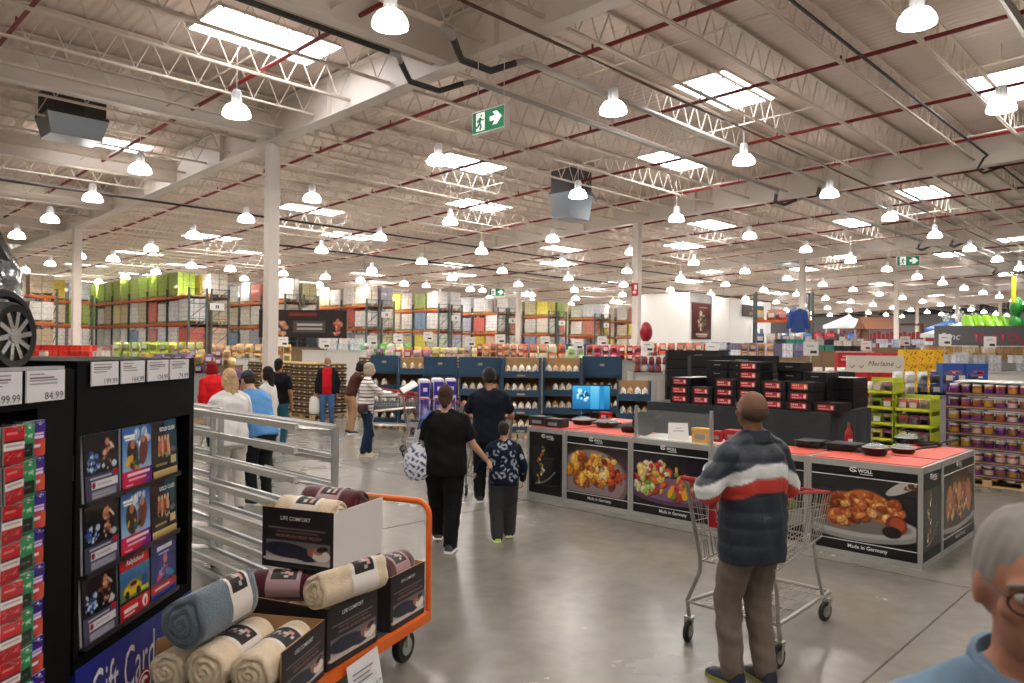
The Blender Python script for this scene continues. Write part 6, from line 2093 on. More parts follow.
PALS = ['e0ddd8', 'd8d4cc', 'e4e0da', 'd0c4ac', 'c8b898', 'dcd4c4', 'e0dcd8', 'd4d6da', 'cfae98', 'e6e4e0', 'c4b49a', 'd8cfc0', 'dcd8d2', 'c07a6a', 'd8d0a0', 'e2dfda', 'b4b2c0', 'ccd2c0', 'd8cc5a', 'e0dcd6', 'd0b83a', '9ab05a', 'c4685a', '8aa4c0']
nload = 0
def load(a, b, z, col, label, rr, kind=None, rz=0.0):
    global nload
    k = rr.randrange(4) if kind is None else kind
    if used_lp[k]: o = dup(LP[k])
    else: o = LP[k]; used_lp[k] = True
    o.location = G(a, b, z + .004); o.rotation_euler = (0, 0, RZ + rz)
    for c in o.children:
        if c.name.startswith('carton_block'): c.color = (*lin(col), 1)
    o['label'] = label; o['group'] = 'wrapped pallet loads on the racking: ' + label[:60]
    nload += 1
    return o
ROWS = [16.2, 21.5, 26.9, 32.6, 38.1, 43.6, 49.3, 55.8]
rnm = ['row with the lime green crates', 'row behind the nearest column', 'row beside the dark food banner', 'row above the grey-haired woman', 'row above the woman in black', 'row above the black cap', 'row over the small screen', 'row behind the cabin side']
rr = random.Random(21)
LIMEC = mat('lime_crate', source='object', rough=.45, var=(5, .3))
for ri, a0 in enumerate(ROWS):
    nb = [9, 5, 4, 3, 3, 3, 3, 3][ri]
    rack_run('run of orange-beamed pallet racking, near side of the %s' % rnm[ri], a0, 38.0, nb)
    rack_run('run of orange-beamed pallet racking, far side of the %s' % rnm[ri], a0 + 1.15, 38.0, 1 if ri else 2)
    for i in range(nb):
        for lvl, z in ((1, Z0), (2, Z1), (3, Z2)):
            for s in range(2):
                if lvl and rr.random() < .04: continue
                col = rr.choice(PALS)
                lname = ['on the floor', 'on the first level', 'on the middle level', 'on the top level'][lvl]
                kind = None
                if ri == 0 and lvl == 3: col = rr.choice(['a2bc48', '96b43c', 'aec45c']); kind = 1
                load(a0 + .04, 38.12 + i * BAY + s * 1.28, z, col, ('lime green crate load ' if ri == 0 and lvl == 3 else 'wrapped pallet load ') + lname + ' of the ' + rnm[ri], rr, kind)
    for lvl, z in ((1, Z0), (2, Z1), (3, Z2)):
        for s in range(2):
            load(a0 + 1.19, 38.12 + s * 1.28, z, rr.choice(PALS), 'wrapped load on the end bay, far side of the ' + rnm[ri], rr)
# a cross-standing bay at the left
rack_run('short bay of orange-beamed racking facing the lens, beside the toy car', 9.6, 46.0, 1, -PI / 2)
for lvl, z in ((1, Z0), (2, Z1), (3, Z2)):
    for s in range(2):
        load(9.75 + s * 1.28, 45.96, z, rr.choice(['8aa0c0', 'b8a488', 'c8b492', 'd8d4cc']), 'wrapped pallet load in the short bay beside the toy car', rr, 2, -PI / 2)
rack_run('short bay of racking farther off, right of the short bay by the toy car'.replace('right of', 'next to'), 12.7, 50.5, 1, -PI / 2)
for lvl, z in ((1, Z0), (2, Z1), (3, Z2)):
    for s in range(2):
        load(12.85 + s * 1.28, 50.46, z, rr.choice(PALS), 'wrapped pallet load in the farther short bay behind the column', rr, None, -PI / 2)
# aisle end signs: white cards hanging on the rack ends
for ri, a0 in enumerate(ROWS):
    m_ = MB(); m_.bb(0, 0, 0, .75, .03, .36); m_.bb(.3, -.004, .1, .36, -.001, .26, mi=1); m_.bb(.4, -.004, .1, .46, -.001, .26, mi=1)
    o = m_.build('aisle_sign', [WHITE, INK], None, G(a0 + 1.05, 37.85, 3.75), RZ)
    tag(o, 'white aisle number card on the end of the ' + rnm[ri], 'sign', None)

# white cabin with a picture on it
mb_ = MB(); mb_.bb(37.1, 22, 0, 39.6, 25.6, 5.15); struct(mb_, 'wall_cabin', WALLW, rz=RZ)
mb_ = MB(); mb_.bb(39.61, 23.0, 0, 49.3, 26.6, 5.2); mb_.bb(39.61, 22.98, 2.9, 49.3, 23.0, 2.96); mb_.bb(43.5, 22.98, 0, 43.56, 23.0, 5.2); struct(mb_, 'wall_cabin_rear', WALLW, rz=RZ)
t = thing('poster', 'dark red poster with a pale figure on the white cabin wall', 'poster', G(38.35, 21.985, 2.62), RZ)
m_ = MB(); m_.bb(-1.05, -.03, -.05, 1.05, .0, 2.0); m_.build('poster_frame', mat('poster_dark', '3a1414', .5), t)
c = Canvas(1.0, 60, '5c1c1c', 3); c.grad(0, 0, 1, 1, '4a1416', '6a2424'); c.blobs(.5, .5, .2, .24, 22, .07, ['c8b498', 'e0d0b8', '8a6a50', 'a88a6a', '5a3a2a']); c.ell(.45, .72, .08, .08, 'd8c8ac'); c.blobs(.62, .5, .1, .18, 10, .05, ['3a4038', '2a2a26', '6a7060']); c.rect(.2, .1, .8, .14, 'c0a898'); c.rect(.35, .87, .8, .91, 'c88a80'); c.rect(.25, .05, .75, .075, '9a7a6a')
c.build('poster_print', 2.0, 1.95, MT(0, -.0315, 0), t)
t = thing('wall_sign', 'dark long sign with pinkish lettering on the rear white cabin', 'sign', G(46.6, 22.96, 4.15), RZ)
m_ = MB(); m_.bb(-1.5, -.03, 0, 1.5, 0, .75); f_ = m_.build('sign_board', mat('sign_dark', '2a1c1e', .5), t)
text('OPTICAL', .9, .22, mat('pale_pink_ink', 'd8a8a0', .6), f_, MT(.3, -.033, .52), 'lettering'); text('DEPARTMENT', 1.4, .2, MATS['pale_pink_ink'], f_, MT(.2, -.033, .22), 'lettering')
t = thing('notice_board', 'pale notice panel with a dark picture below the dark sign', 'sign', G(47.4, 22.97, 2.2), RZ)
m_ = MB(); m_.bb(-1, -.02, 0, 1, 0, 1.5); f_ = m_.build('sign_board', PAPER, t)
m_ = MB(); m_.bb(.2, -.024, .3, .7, -.0205, 1.2, col='5a6470'); m_.bb(-.8, -.024, .9, .0, -.0205, 1.0, col='9a9a9a'); m_.bb(-.8, -.024, .6, .0, -.0205, .7, col='9a9a9a'); m_.build('printed_line', PAINT, f_)

# dark banner with food pictures on posts, near the first column
p = at(303, 330, 27)
t = thing('banner', 'dark banner with food pictures hanging over the displays by the nearest column', 'banner', Vector((p.x - .0, p.y, 2.25)), .03)
m_ = MB(); m_.bb(-1.55, -.03, 0, 1.55, .03, 1.0); m_.build('banner_board', mat('banner_dark', '2c2422', .6), t)
c = Canvas(3.05, 40, '2c2422', 5); c.rect(1.2, .2, 2.3, .62, '4a4644'); c.rect(1.3, .3, 2.2, .36, 'a09a94'); c.rect(1.3, .45, 2.2, .5, 'b4aea8'); c.rect(1.0, .8, 2.0, .9, '7a2a2c'); c.blobs(.8, .35, .16, .3, 10, .09, ['c88a72', 'd8b09a', 'b06a54']); c.blobs(2.75, .35, .14, .26, 12, .09, ['c87a68', 'd8a48c', 'a85a48']); c.blobs(.4, .3, .2, .2, 6, .06, ['8a5a4a', '4a3430'])
c.build('banner_print', 3.05, .97, MT(0, -.032, .015), t)
for s in (-1.4, 1.4):
    m_ = MB(); m_.bb(s - .03, .035, -2.25, s + .03, .09, .95); m_.build('banner_post', ALU, t)

# ---- stacks of patterned cartons on the far side of the counters
def carton_wall(label, px, Y, nx, nz, d, cols_, rzx, words_, deco=None, z0=.14, skip=None):
    p = at(px, 360, Y); p.z = 0
    w, dd, h = d
    m_ = make_pallet(nx * w, dd); o = m_.build('pallet', WOOD, None, p, rzx); tag(o, 'wooden pallet under the ' + words_, 'pallet', 'wooden pallets under the goods')
    R = Matrix.Rotation(rzx, 3, 'Z'); r2 = random.Random(px)
    proto = None
    for k in range(nz):
        for i in range(nx):
            if proto is None:
                t = thing('patterned_carton', 'x', 'box')
                m2 = MB(); m2.bb(.003, .003, 0, w - .003, dd - .003, h - .004); m2.build('carton_shell', mat('carton_tint', source='object', rough=.5), t)
                if deco is not None:
                    q = MB()
                    for (x0, z_0, x1, z_1, c_) in deco: q.bb(x0 * w, -.004, z_0 * h, x1 * w, -.001, z_1 * h, col=c_)
                    q.build('printed_pattern', PAINT, t)
                proto = t; o = t
            else: o = dup(proto)
            o.location = p + R @ Vector((i * w, 0, z0 + k * h)); o.rotation_euler = (0, 0, rzx)
            for c_ in o.children:
                if c_.name.startswith('carton_shell'): c_.color = (*lin(r2.choice(cols_)), 1)
            o['label'] = label; o['group'] = words_
carton_wall('red patterned carton in the red stack behind the pale script board', 838, 23.5, 5, 5, (.42, .5, .36), ['b8161e', 'c01c24', 'a81018'], -.2, 'red carton stack', [(.2, .3, .8, .45, 'd8a0a0'), (.3, .6, .7, .7, 'e8c8c8')])
dd_ = random.Random(5)
carton_wall('yellow patterned carton in the yellow stack behind the lime trays', 903, 21.5, 3, 5, (.40, .5, .38), ['e0ac1c', 'd8a41c', 'e8b424'], -.2, 'yellow carton stack', [(x, z, x + .07, z + .1, c_) for x, z, c_ in [(dd_.uniform(.05, .85), dd_.uniform(.05, .85), dd_.choice(['a86a18', '7a4a14', 'c03a20', '5a6a2a'])) for _ in range(16)]])
carton_wall('blue carton with a red burst in the blue stack behind the purple tub towers', 943, 16.2, 2, 4, (.43, .5, .40), ['1c4c9c', '1a4894'], -.25, 'blue carton stack', [(.3, .4, .8, .62, 'c8384a'), (.36, .46, .74, .56, 'f0d0d4'), (.34, .24, .76, .32, 'd8e0f0')])
# pale board with script lettering
p = at(875, 364, 17.2)
t = thing('script_board', 'pale board with dark script lettering behind the lime trays', 'sign', Vector((p.x, p.y, 0)), -.1)
m_ = MB(); m_.bb(-.62, -.02, 1.5, .62, .02, 1.88); bd = m_.build('sign_board', mat('cream_board', 'd8d0c2', .6), t)
text('Merlaine', .55, .16, INK, bd, MT(.12, -.0225, 1.7), 'lettering', shear=.3)
m_ = MB()
for x in (-.5, -.3, .5): m_.tube([(x - .05, -.0225, 1.64), (x, -.0225, 1.6), (x + .05, -.0225, 1.66)], .008, 5)
m_.build('flourish', INK, bd)
for s in (-.5, .5):
    m_ = MB(); m_.bb(s - .02, .022, 0, s + .02, .06, 1.86); m_.build('post', ALU, t)
# black drawer cabinets behind the stacks
def cabinet(label, px, Y, w, h, n, rzx=-.1):
    p = at(px, 370, Y); p.z = 0
    t = thing('drawer_cabinet', label, 'cabinet', p, rzx, None)
    m_ = MB(); m_.bb(-w / 2, 0, 0, w / 2, .5, h); m_.build('cabinet_body', DARK, t)
    for k in range(n):
        z0, z1 = h - (k + 1) * .2 + .008, h - k * .2 - .008
        m_ = MB(); m_.bb(-w / 2 + .01, -.018, z0, w / 2 - .01, 0, z1); dr = m_.build('drawer', mat('drawer_black', '18181a', .4), t)
        m_ = MB(); m_.bar((-.08, -.03, (z0 + z1) / 2), (.08, -.03, (z0 + z1) / 2), .012); m_.bar((-.08, -.018, (z0 + z1) / 2), (-.08, -.03, (z0 + z1) / 2), .01); m_.bar((.08, -.018, (z0 + z1) / 2), (.08, -.03, (z0 + z1) / 2), .01); m_.build('pull', STEEL, dr)
cabinet('black drawer cabinet standing behind the red-labelled cartons', 714, 13.6, .8, 1.86, 4)
cabinet('tall black cabinet behind the tallest red-labelled stack', 774, 13.2, .6, 1.74, 4)
cabinet('black flat cabinet behind the last stacks near the pale fabric', 829, 13.6, .9, 1.60, 3)
cabinet('black drawer cabinet with white gap, farther behind the red labels', 698, 16.5, 1.3, 1.96, 4)

# ================================================================== the field of low displays between
FIELD = [  # px, distance, width, height, kind, colours, words
    (60, 27, 2.6, 1.70, 'box', ['d8281c', 'e0402c', 'c82018'], 'bright red'), (25, 26, 2.2, 1.66, 'box', ['2a7a4a', 'd8d4c8', 'c89080'], 'green and pale'),
    (95, 26, 2.4, 1.64, 'box', ['d8b0a0', 'e0d0c4', 'c8b0a4'], 'pale pink'), (128, 27, 2.4, 1.72, 'box', ['e0d8d0', 'c8a8a0', 'a07870'], 'pale and rose'),
    (150, 24, 2.0, 1.80, 'bag', ['b8cc3a', 'd8d060', '8aa82a'], 'yellow-green'), (178, 24, 2.0, 1.82, 'bag', ['a8c034', 'd8c850', 'c0d060'], 'lime'),
    (185, 19.5, 1.8, 1.50, 'bag', ['6a3a7a', '8a5a9a', '4a2a5a', 'c8a030'], 'purple'), (207, 20, 1.6, 1.62, 'bag', ['c8884a', 'a86a3a', 'e0b070', '7a4a6a'], 'brown and purple'),
    (235, 23, 2.0, 1.72, 'bag', ['d8a860', 'e0b878', 'c89048'], 'golden'), (262, 23, 2.2, 1.78, 'bag', ['d8b070', 'e8c888', 'c89850'], 'honey coloured'),
    (300, 25, 2.2, 2.08, 'box', ['202838', 'd8d8d8', '3a4050', 'e0e0e0'], 'black and white'), (335, 25.5, 2.4, 2.02, 'box', ['2a3448', 'd0d4d8', 'e0dcd8'], 'navy and white'),
    (355, 24.5, 1.6, 1.86, 'bag', ['7ad8b8', '90e0c4', '6ac8a8'], 'mint green'), (385, 25, 2.0, 1.84, 'bag', ['3ad040', '50c850', 'e0d8d8'], 'vivid green'),
    (400, 22, 2.0, 1.66, 'bag', ['a0305a', '7a2a6a', 'c0508a', 'd8a0b0'], 'magenta'), (428, 22.5, 2.0, 1.74, 'bag', ['d8b838', 'c8a030', 'e8d880', 'b88a28'], 'yellow snack'),
    (462, 23, 2.2, 1.72, 'bag', ['d8c048', 'e8dcc0', 'c8a8a0'], 'pale yellow'), (500, 22, 2.2, 1.84, 'bag', ['d8702c', 'e09048', 'c85820'], 'orange snack'),
    (533, 22.5, 2.0, 1.86, 'bag', ['d85a30', 'e87a48', 'f0d8c0'], 'red and orange'), (562, 22.5, 2.0, 1.80, 'bag', ['b0d878', 'c8e8a0', '98c860'], 'pale green'),
    (590, 24, 2.0, 1.90, 'box', ['2a4a7a', 'd8dce0', '6a90b8', 'd09080'], 'blue and white'), (612, 22, 1.6, 1.84, 'bag', ['b81c34', 'd03048', 'a01428'], 'crimson'),
    (640, 21.5, 2.0, 1.82, 'bag', ['c8a83a', 'a8882a', 'd8c060', 'b03a2a'], 'mustard'), (652, 17.8, 1.2, 1.62, 'jar', ['7a2a24', '8a3a2c', 'c8b8a8'], 'dark red jar'),
    (678, 22, 2.2, 1.92, 'bag', ['d85a28', 'e0703a', '7a2820', 'c84a20'], 'orange and brown'), (668, 15.5, 1.4, 1.62, 'box', ['e0e0e0', 'c8ccd8', '3a6aa8', 'b8bcc8'], 'white and blue'),
    (700, 24, 2.4, 1.98, 'box', ['d8d8d8', 'c8ccc8', 'e4e4e4', '8a8c90'], 'white goods'), (735, 26, 2.6, 2.0, 'bag', ['2a5a9a', '4a7ab8', 'd8dce4', '3a4a78'], 'blue clothing'),
    (765, 22, 2.0, 1.96, 'box', ['8a80a8', 'c8c4d4', '6a6480', 'dcd8e0'], 'lilac'), (752, 16.0, 1.2, 1.88, 'bag', ['c8925a', 'a8743c', '8a5a30'], 'tan'),
    (800, 15.2, 1.6, 1.42, 'bag', ['d8d4cc', 'c8c0b4', 'e8e4dc'], 'pale fabric'), (800, 27, 2.6, 2.16, 'box', ['3a8a78', 'd8d4cc', '2a2c30', 'b8b0a4'], 'green and dark'),
    (832, 26, 2.6, 2.12, 'box', ['2a2a2c', 'b8b0a4', '4a443c', 'd8d0c8'], 'dark mixed'), (815, 33, 3.4, 2.5, 'bag', ['b02838', 'd8dce0', '3a6ab0', '2a2a38'], 'hanging clothes'),
    (880, 36, 4.0, 2.35, 'box', ['d8dce4', 'e0e0e4', 'b8c0d0', '6a6470'], 'white and grey'), (925, 38, 4.0, 2.3, 'box', ['d0d4dc', '3a3c60', 'e0e0e4', 'c05058'], 'white and navy'),
    (968, 24, 3.0, 1.95, 'box', ['c8a87a', 'a8885a', 'd8c8a8', 'b89468'], 'tan'), (1010, 23, 3.2, 1.92, 'box', ['c8a87a', 'd8bc90', 'b09068', 'e0d4c0'], 'sandy'),
    (1000, 19, 2.8, 1.70, 'box', ['b4b4b8', 'c4c4c8', 'a8a8ac'], 'grey'), (925, 14.2, 1.6, 1.38, 'bag', ['1c2450', '2a3470', 'd8dce0', '3a3a5a'], 'navy packet'),
]
def footprint(o):
    lo = [1e9, 1e9]; hi = [-1e9, -1e9]; zl = 1e9
    st = [o]
    while st:
        q = st.pop(); st += list(q.children)
        if q.type != 'MESH': continue
        for c in q.bound_box:
            w_ = q.matrix_world @ Vector(c)
            lo = [min(lo[0], w_.x), min(lo[1], w_.y)]; hi = [max(hi[0], w_.x), max(hi[1], w_.y)]; zl = min(zl, w_.z)
    return (*lo, *hi, zl)
bpy.context.view_layer.update()
OCC = []
for o in list(COL.objects):
    if o.parent is None and (o.get('category') in ('display stand', 'pallet', 'cabinet', 'sign', 'banner', 'person', 'shopping cart', 'table') or o.name.startswith('column')):
        f_ = footprint(o)
        if f_[4] < 2.0 and 9 < f_[3] < 45 and f_[0] < 1e8: OCC.append(f_[:4])
def clash(x0, y0, x1, y1): return any(x0 < q[2] and x1 > q[0] and y0 < q[3] and y1 > q[1] for q in OCC)
boxm = {}
def prop_mesh(kind):
    if kind in boxm: return boxm[kind]
    m_ = MB()
    if kind == 'box':
        m_.bb(-.15, -.11, 0, .15, .11, .19); m_.bb(-.1505, -.08, .05, .1505, .08, .14); m_.bb(-.16, -.115, .165, .16, .115, .195)
    elif kind == 'jar':
        m_.lathe([(.06, 0), (.068, .02), (.068, .13), (.05, .15), (.05, .18)], 10)
    else:
        return BAGS[0]
    boxm[kind] = m_.mesh({'box': 'goods_box', 'jar': 'goods_jar'}[kind], mat('display_goods', source='object', rough=.5, var=(16, .3)))
    return boxm[kind]
TABLEM = [mat('display_skirt_grey', '9a9894', .8), mat('display_skirt_brown', '8a6f52', .85), mat('display_skirt_white', 'cfccc6', .7)]
rr = random.Random(77)
for fi, (px, Y, wd, hg, kind, cols_, words_) in enumerate(FIELD):
    Y0, fit = Y, False
    for step in range(44):
        Y = Y0 + .25 * step
        for w_ in (wd, wd * .8, wd * .62):
            p = at(px, 360, Y)
            if not clash(p.x - w_ / 2 - .12, p.y - .65, p.x + w_ / 2 + .12, p.y + .62): fit = True; break
        if fit: break
    if not fit: continue
    wd = w_; hg = H - (H - hg - .24) * Y / Y0
    OCC.append((p.x - wd / 2 - .1, p.y - .6, p.x + wd / 2 + .1, p.y + .6)); p.z = 0
    t = thing('display_table', 'low sales display stacked with %s goods, between the aisles' % words_, 'display', p, rr.uniform(-.04, .04), 'low sales displays')
    dp = 1.0
    hb_ = hg - (.42 if kind != 'bag' else .31 * wd / max(1, min(int(wd / .18), 7)) / .165)
    m_ = MB(); m_.bb(-wd / 2, -dp / 2, .12, wd / 2, dp / 2, hb_); m_.bb(-wd / 2 - .02, -dp / 2 - .02, hb_ - .03, wd / 2 + .02, dp / 2 + .02, hb_)
    n = max(2, int(wd / .5))
    for k in range(n):
        x = -wd / 2 + (k + .5) * wd / n
        m_.bb(x - wd / n * .44, -dp / 2 - .012, .2, x + wd / n * .44, -dp / 2, hb_ - .08)
    m_.build('display_base', TABLEM[fi % 3], t)
    m_ = MB(); m_.bb(-wd / 2, -dp / 2, 0, wd / 2, dp / 2, .12); m_.build('pallet_base', WOOD, t)
    mesh = prop_mesh(kind)
    sp = {'box': .33, 'jar': .16, 'bag': .18}[kind]
    nx = min(int(wd / sp), 7)
    for row in range(2 if kind == 'box' else 1):
        for i in range(nx):
            if rr.random() < .04: continue
            x = -wd / 2 + (i + .5) * wd / nx
            zz = hb_ + (.0 if row == 0 else .0)
            yy = -dp / 2 + .16 + row * .3
            st = 1 if row else 2
            if row: zz += .2; yy = -dp / 2 + .48
            for q in range(st):
                dz = {'box': .2, 'jar': .185, 'bag': .155 * wd / nx / .165}[kind]
                o = bag_at(Matrix.Rotation(t.rotation_euler.z, 3, 'Z') @ Vector((x, yy, 0)) + p + Vector((0, 0, zz + .002 + q * dz)), t.rotation_euler.z + rr.uniform(-.06, .06), rr.choice(cols_), '%s %s on a low sales display' % (words_, {'box': 'carton', 'jar': 'container', 'bag': 'packet'}[kind]),
                           words_ + ' goods on one low display', {'box': 'goods_box', 'jar': 'goods_jar', 'bag': 'goods_packet'}[kind], {'box': 'box', 'jar': 'jar', 'bag': 'packet'}[kind], {'box': .98, 'jar': 1, 'bag': wd / nx / .165 * .88}[kind], mesh)
# white price cards standing on poles over the displays
for i, (px, Y, z) in enumerate(((283, 24, 2.25), (325, 23.5, 2.2), (372, 24, 2.3), (398, 25, 2.4), (428, 24, 2.45), (470, 24, 2.3), (500, 24, 2.4), (545, 24, 2.35), (578, 24, 2.25), (602, 23, 2.35), (648, 22, 2.2), (712, 20, 2.15), (811, 17.5, 2.18), (866, 24, 2.3), (905, 26, 2.5), (945, 20, 2.45), (990, 20, 2.4))):
    Y0 = Y
    for step in range(40):
        Y = Y0 - 1 + .2 * step; p = at(px, 350, Y)
        if not clash(p.x - .2, p.y - .2, p.x + .2, p.y + .2): break
    z = H + (z - H) * Y / Y0; OCC.append((p.x - .2, p.y - .2, p.x + .2, p.y + .2))
    t = thing('card_stand', 'white price card on a thin pole, %s along the row over the low displays' % ['first', 'second', 'third', 'fourth', 'fifth', 'sixth', 'seventh', 'eighth', 'ninth', 'tenth', 'eleventh', 'twelfth', 'thirteenth', 'fourteenth', 'fifteenth', 'sixteenth', 'seventeenth'][i], 'sign', Vector((p.x, p.y, 0)), 0, 'white price cards on poles over the displays')
    m_ = MB(); m_.bb(-.16, -.01, z - .3, .16, .01, z); cd_ = m_.build('sign_card', WHITE, t)
    m_ = MB(); m_.bb(-.1, -.0125, z - .1, .06, -.0105, z - .08, col='8a8a8a'); m_.bb(-.02, -.0125, z - .25, .12, -.0105, z - .19, col='2a2a2a'); m_.build('printed_line', PAINT, cd_)
    m_ = MB(); m_.tube([(0, .02, 0.02), (0, .02, z - .02)], .018, 6); m_.lathe([(.16, 0), (.16, .015), (.02, .03)], 12, M=MT(0, .02, 0)); m_.build('pole', ALU, t)

# ---- grey banner over the far displays
p = at(990, 340, 29)
t = thing('banner', 'long grey banner with white and red lettering over the far displays', 'banner', Vector((p.x, p.y, 2.1)), -.3)
m_ = MB(); m_.bb(-1.9, -.03, 0, 3.2, .03, .9); m_.bb(-1.95, -.04, -.1, 3.25, .04, 0); f_ = m_.build('banner_board', mat('banner_grey', '6a6a6e', .6), t)
text('Sync', .75, .34, INKW, f_, MT(-1.35, -.034, .45), 'lettering', shear=.2)
text('TO', .42, .32, mat('banner_red', 'c04050', .6), f_, MT(-.35, -.034, .45), 'lettering', bold=.02, keep=False)
text('STOLE.DOM', 2.3, .32, MATS['banner_red'], f_, MT(1.25, -.034, .45), 'lettering', bold=.02, keep=False)
m_ = MB(); m_.bb(-1.7, -.034, .1, -.4, -.031, .14); m_.bb(.2, -.034, .1, 1.2, -.031, .14); m_.bb(1.6, -.034, .1, 2.6, -.031, .14); m_.build('small_print', INKW, f_)
for x in (-1.8, .1, 3.1):
    m_ = MB(); m_.bb(x - .05, .045, -2.1, x + .05, .14, .85); m_.build('banner_post', mat('post_grey', '7a7a7c', .5, .4), t)

# ---- garden and toy displays before the far grey wall
def gazebo(label, px, Y, w, h, col, zbase=0):
    p = at(px, 340, Y); p.z = 0
    t = thing('gazebo', label, 'gazebo', p, 0)
    for x in (-w / 2, w / 2):
        for y in (-w / 2, w / 2):
            m_ = MB(); m_.bb(x - .05, y - .05, 0, x + .05, y + .05, h); m_.build('leg', GIRD, t)
    m_ = MB(); e = w / 2 + .2
    m_.add([(-e, -e, h), (e, -e, h), (e, e, h), (-e, e, h), (0, 0, h + .8), (-e, -e, h - .25), (e, -e, h - .25), (e, e, h - .25), (-e, e, h - .25)], [(0, 1, 4), (1, 2, 4), (2, 3, 4), (3, 0, 4), (0, 5, 6, 1), (1, 6, 7, 2), (2, 7, 8, 3), (3, 8, 5, 0)])
    m_.build('canopy', mat('canopy_' + col, col, .7), t)
gazebo('white gazebo with an arched roof before the far grey wall', 847, 62, 2.4, 4.1, 'e4e4e2')
gazebo('small white canopy over the toys near the snowflakes', 962, 50, 3.2, 3.2, 'd8d8da')
gazebo('blue canopy hanging before the far grey wall', 949, 58, 2.4, 3.7, '1c5a9c')
t = thing('play_house', 'brown wooden play frame with a pitched roof before the far grey wall', 'playhouse', Vector((at(892, 340, 56).x, 56, 0)), 0)
m_ = MB()
for x in (-2.2, 2.2): m_.bar((x - .8, 0, 0), (x, 0, 4.0), .14); m_.bar((x + .8, 0, 0), (x, 0, 4.0), .14)
m_.bar((-2.3, 0, 4.0), (2.3, 0, 4.0), .16); m_.build('timber_frame', mat('playhouse_wood', '6a4630', .8), t)
m_ = MB(); m_.add([(-2.4, -1, 3.6), (.2, -1, 3.6), (.2, 1, 3.6), (-2.4, 1, 3.6), (-2.4, 0, 4.5), (.2, 0, 4.5)], [(0, 1, 5, 4), (2, 3, 4, 5), (0, 4, 3), (1, 2, 5), (3, 2, 1, 0)]); m_.build('roof', mat('playhouse_roof', '7a5038', .8), t)
m_ = MB(); m_.bb(-2.2, -.8, 1.6, 0, .8, 1.75); m_.bb(-2.2, -.8, 0, -2.05, .8, 3.6); m_.build('platform', MATS['playhouse_wood'], t)
for i, (px, wd_) in enumerate(((833, 4), (905, 8), (940, 6), (985, 9))):
    p = at(px, 330, 66 + i); m_ = MB()
    n = int(wd_ / .35)
    for k in range(n): m_.bb(-wd_ / 2 + k * .35, -.03, .05, -wd_ / 2 + k * .35 + .26, .03, 3.55 + .1 * (k % 3))
    m_.bb(-wd_ / 2, -.06, 1.0, wd_ / 2, -.03, 1.15); m_.bb(-wd_ / 2, -.06, 3.0, wd_ / 2, -.03, 3.15)
    o = m_.build('fence_panel', mat('red_fence', '8a2024', .6), None, Vector((p.x, p.y, 0)), -.2); tag(o, 'red slatted screen before the far grey wall, %s in the row' % ['first', 'second', 'third', 'fourth'][i], 'screen', 'red slatted screens before the far wall')
for i, (px, py) in enumerate(((946, 317), (961, 315), (974, 317), (951, 327))):
    p = at(px, py, 44)
    t = thing('snowflake', 'white hanging snowflake decoration, %s of the cluster' % ['first', 'second', 'third', 'lowest'][i], 'decoration', p, 0, 'white snowflake decorations hanging from the roof')
    m_ = MB()
    for k in range(6):
        a = k * PI / 3; m_.bar((0, 0, 0), (.27 * math.cos(a), 0, .27 * math.sin(a)), .05)
        for s in (-.5, .5): m_.bar((.16 * math.cos(a), 0, .16 * math.sin(a)), (.16 * math.cos(a) + .1 * math.cos(a + s * 1.6), 0, .16 * math.sin(a) + .1 * math.sin(a + s * 1.6)), .04)
    m_.build('flake', WHITE, t); m_ = MB(); m_.tube([(0, 0, .3), (0, 0, 2.2)], .008, 4); m_.build('hanging_wire', GIRD, t)
# inflatable green slide and blue pool at the picture edge
p = at(994, 330, 40)
t = thing('inflatable_slide', 'lime green inflatable slide with a tall green tower near the picture edge', 'toy', Vector((p.x, p.y, 0)), -.2)
m_ = MB()
for k in range(5): m_.tube([(-.9 + .45 * k, -.6, .3), (-.9 + .45 * k, .4, 3.0 + .3 * math.sin(k)), (-.9 + .45 * k, 1.2, 3.8)], .3, 10)
m_.build('slide_body', mat('lime_vinyl', '8cc81c', .35), t)
m_ = MB()
for k in range(5): m_.ell((1.3, .6, .6 + .95 * k), (.5 - .05 * k, .42, .56), 12, 8)
m_.build('tower', mat('green_vinyl', '2c8c34', .4), t)
m_ = MB(); m_.tube([(1.0, .2, 4.6), (1.0, .2, 6.0)], .12, 8); m_.build('mast', mat('yellow_vinyl', 'd8c020', .4), t)
for i, (px, w_) in enumerate(((975, 2.6), (1016, 2.4))):
    p = at(px, 330, 42.5 + i); m_ = MB(); m_.rbox((0, 0, 1.55), (w_, 1.2, 3.0), .25); o = m_.build('pool_carton', mat('teal_print', '1c7a9c', .5), None, Vector((p.x, p.y, 0)), -.2); tag(o, ['blue boxed pool display below the green slide', 'second blue boxed display beside the green slide'][i], 'box')
# red ball on the white column, fire sign
q = at(646, 332, 28.2)
t = thing('balloon', 'dark red balloon beside the white column behind the bread stands', 'balloon', Vector((q.x, q.y, q.z)), 0)
m_ = MB(); m_.ell((0, 0, 0), (.24, .24, .38), 16, 12); m_.build('balloon_skin', mat('balloon_red', '8c0f1e', .3), t); m_ = MB(); m_.tube([(0, 0, -.37), (.05, 0, -1.2), (0, 0, -q.z + .02)], .006, 4); m_.build('string', GIRD, t)
p = G(24.3, 16.7)
t = thing('fire_sign', 'small red fire sign on the white column behind the bread stands', 'sign', p + Vector((0, 0, 4.0)) - VA * .14, RZ - PI / 2)
m_ = MB(); m_.bb(-.15, -.01, 0, .15, .01, .5); f_ = m_.build('sign_plate', mat('fire_red', 'b8201c', .5), t); m_ = MB(); m_.bb(-.08, -.013, .1, .06, -.0105, .2); m_.bb(-.02, -.013, .25, .1, -.0105, .42); m_.build('pictogram', INKW, f_)
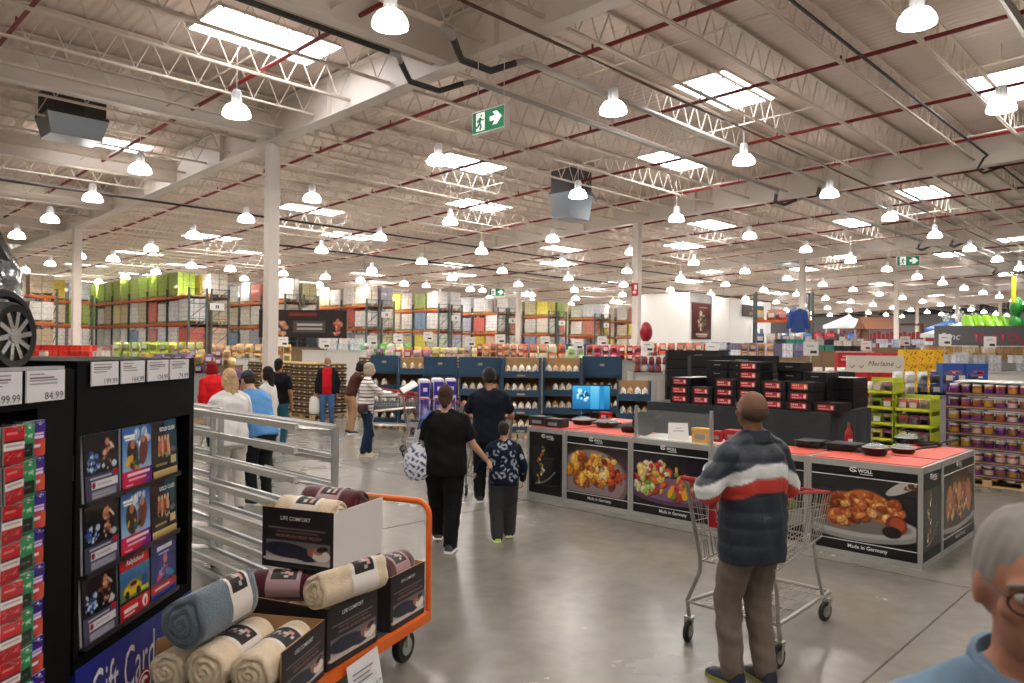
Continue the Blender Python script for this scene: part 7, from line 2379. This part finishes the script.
# clothes hanging display, tall, by the third column
for i, (px, z, c_, s_) in enumerate(((797, 3.0, '2a4a8a', 1.0), (766, 3.4, 'c85a5a', 1), (778, 3.4, 'c8b060', 1), (770, 2.7, 'c8a888', 1))):
    pass
t = thing('tall_shelf', 'tall open shelf with mixed goods by the column past the cabin', 'shelf', Vector((at(784, 330, 34).x, 34, 0)), -.2)
m_ = MB()
for x in (-1.2, 1.2): m_.bb(x - .05, -.05, 0, x + .05, .05, 4.6)
for x in (-1.2, 1.2): m_.bb(x - .05, .75, 0, x + .05, .85, 4.6)
m_.build('upright_frame', UPR, t)
for z in (2.3, 3.35): m_ = MB(); m_.bb(-1.2, -.05, z - .1, 1.2, .85, z); m_.build('shelf_board', BEAM, t)
r3 = random.Random(9)
for z in (2.3, 3.35):
    for k in range(5):
        o = bag_at(t.location + Matrix.Rotation(-.2, 3, 'Z') @ Vector((-1.0 + .48 * k, .3, z + .003)), -.2, r3.choice(['c85a5a', 'd8b060', 'c8a888', '2a4a8a', 'd8d0c8', '9a6a4a']), 'bulky packet on the tall open shelf by the column', 'packets on the tall open shelf', 'goods_packet', 'packet', 2.6, BAGS[1])
t = thing('hanging_jacket', 'blue jacket hanging on a stand beside the tall open shelf', 'jacket', Vector((at(798, 318, 32).x, 32, 0)), .2)
m_ = MB(); loft(m_, [(0, 0, z, rx, .16) for z, rx in ((2.75, .34), (3.1, .32), (3.5, .36), (3.68, .3), (3.76, .1))]); cap_(m_, (-.3, 0, 3.6), (-.46, 0, 2.95), .12, .09); cap_(m_, (.3, 0, 3.6), (.46, 0, 2.95), .12, .09)
remeshed('jacket_cloth', m_, mat('jacket_blue', '2a4c90', .6), .03, t, 2)
m_ = MB(); m_.tube([(0, .2, 0), (0, .2, 3.78), (0, 0, 3.8)], .03, 6); m_.build('stand_pole', ALU, t)
# red trim band and red canopy edge on the far left wall
mb_ = MB(); mb_.bb(26, B1 - .12, 4.6, 44, B1 - .01, 5.0); struct(mb_, 'trim_2', REDP, rz=RZ, label='red band along the far white wall')
print('objects', len(bpy.data.objects), 'loads', nload)
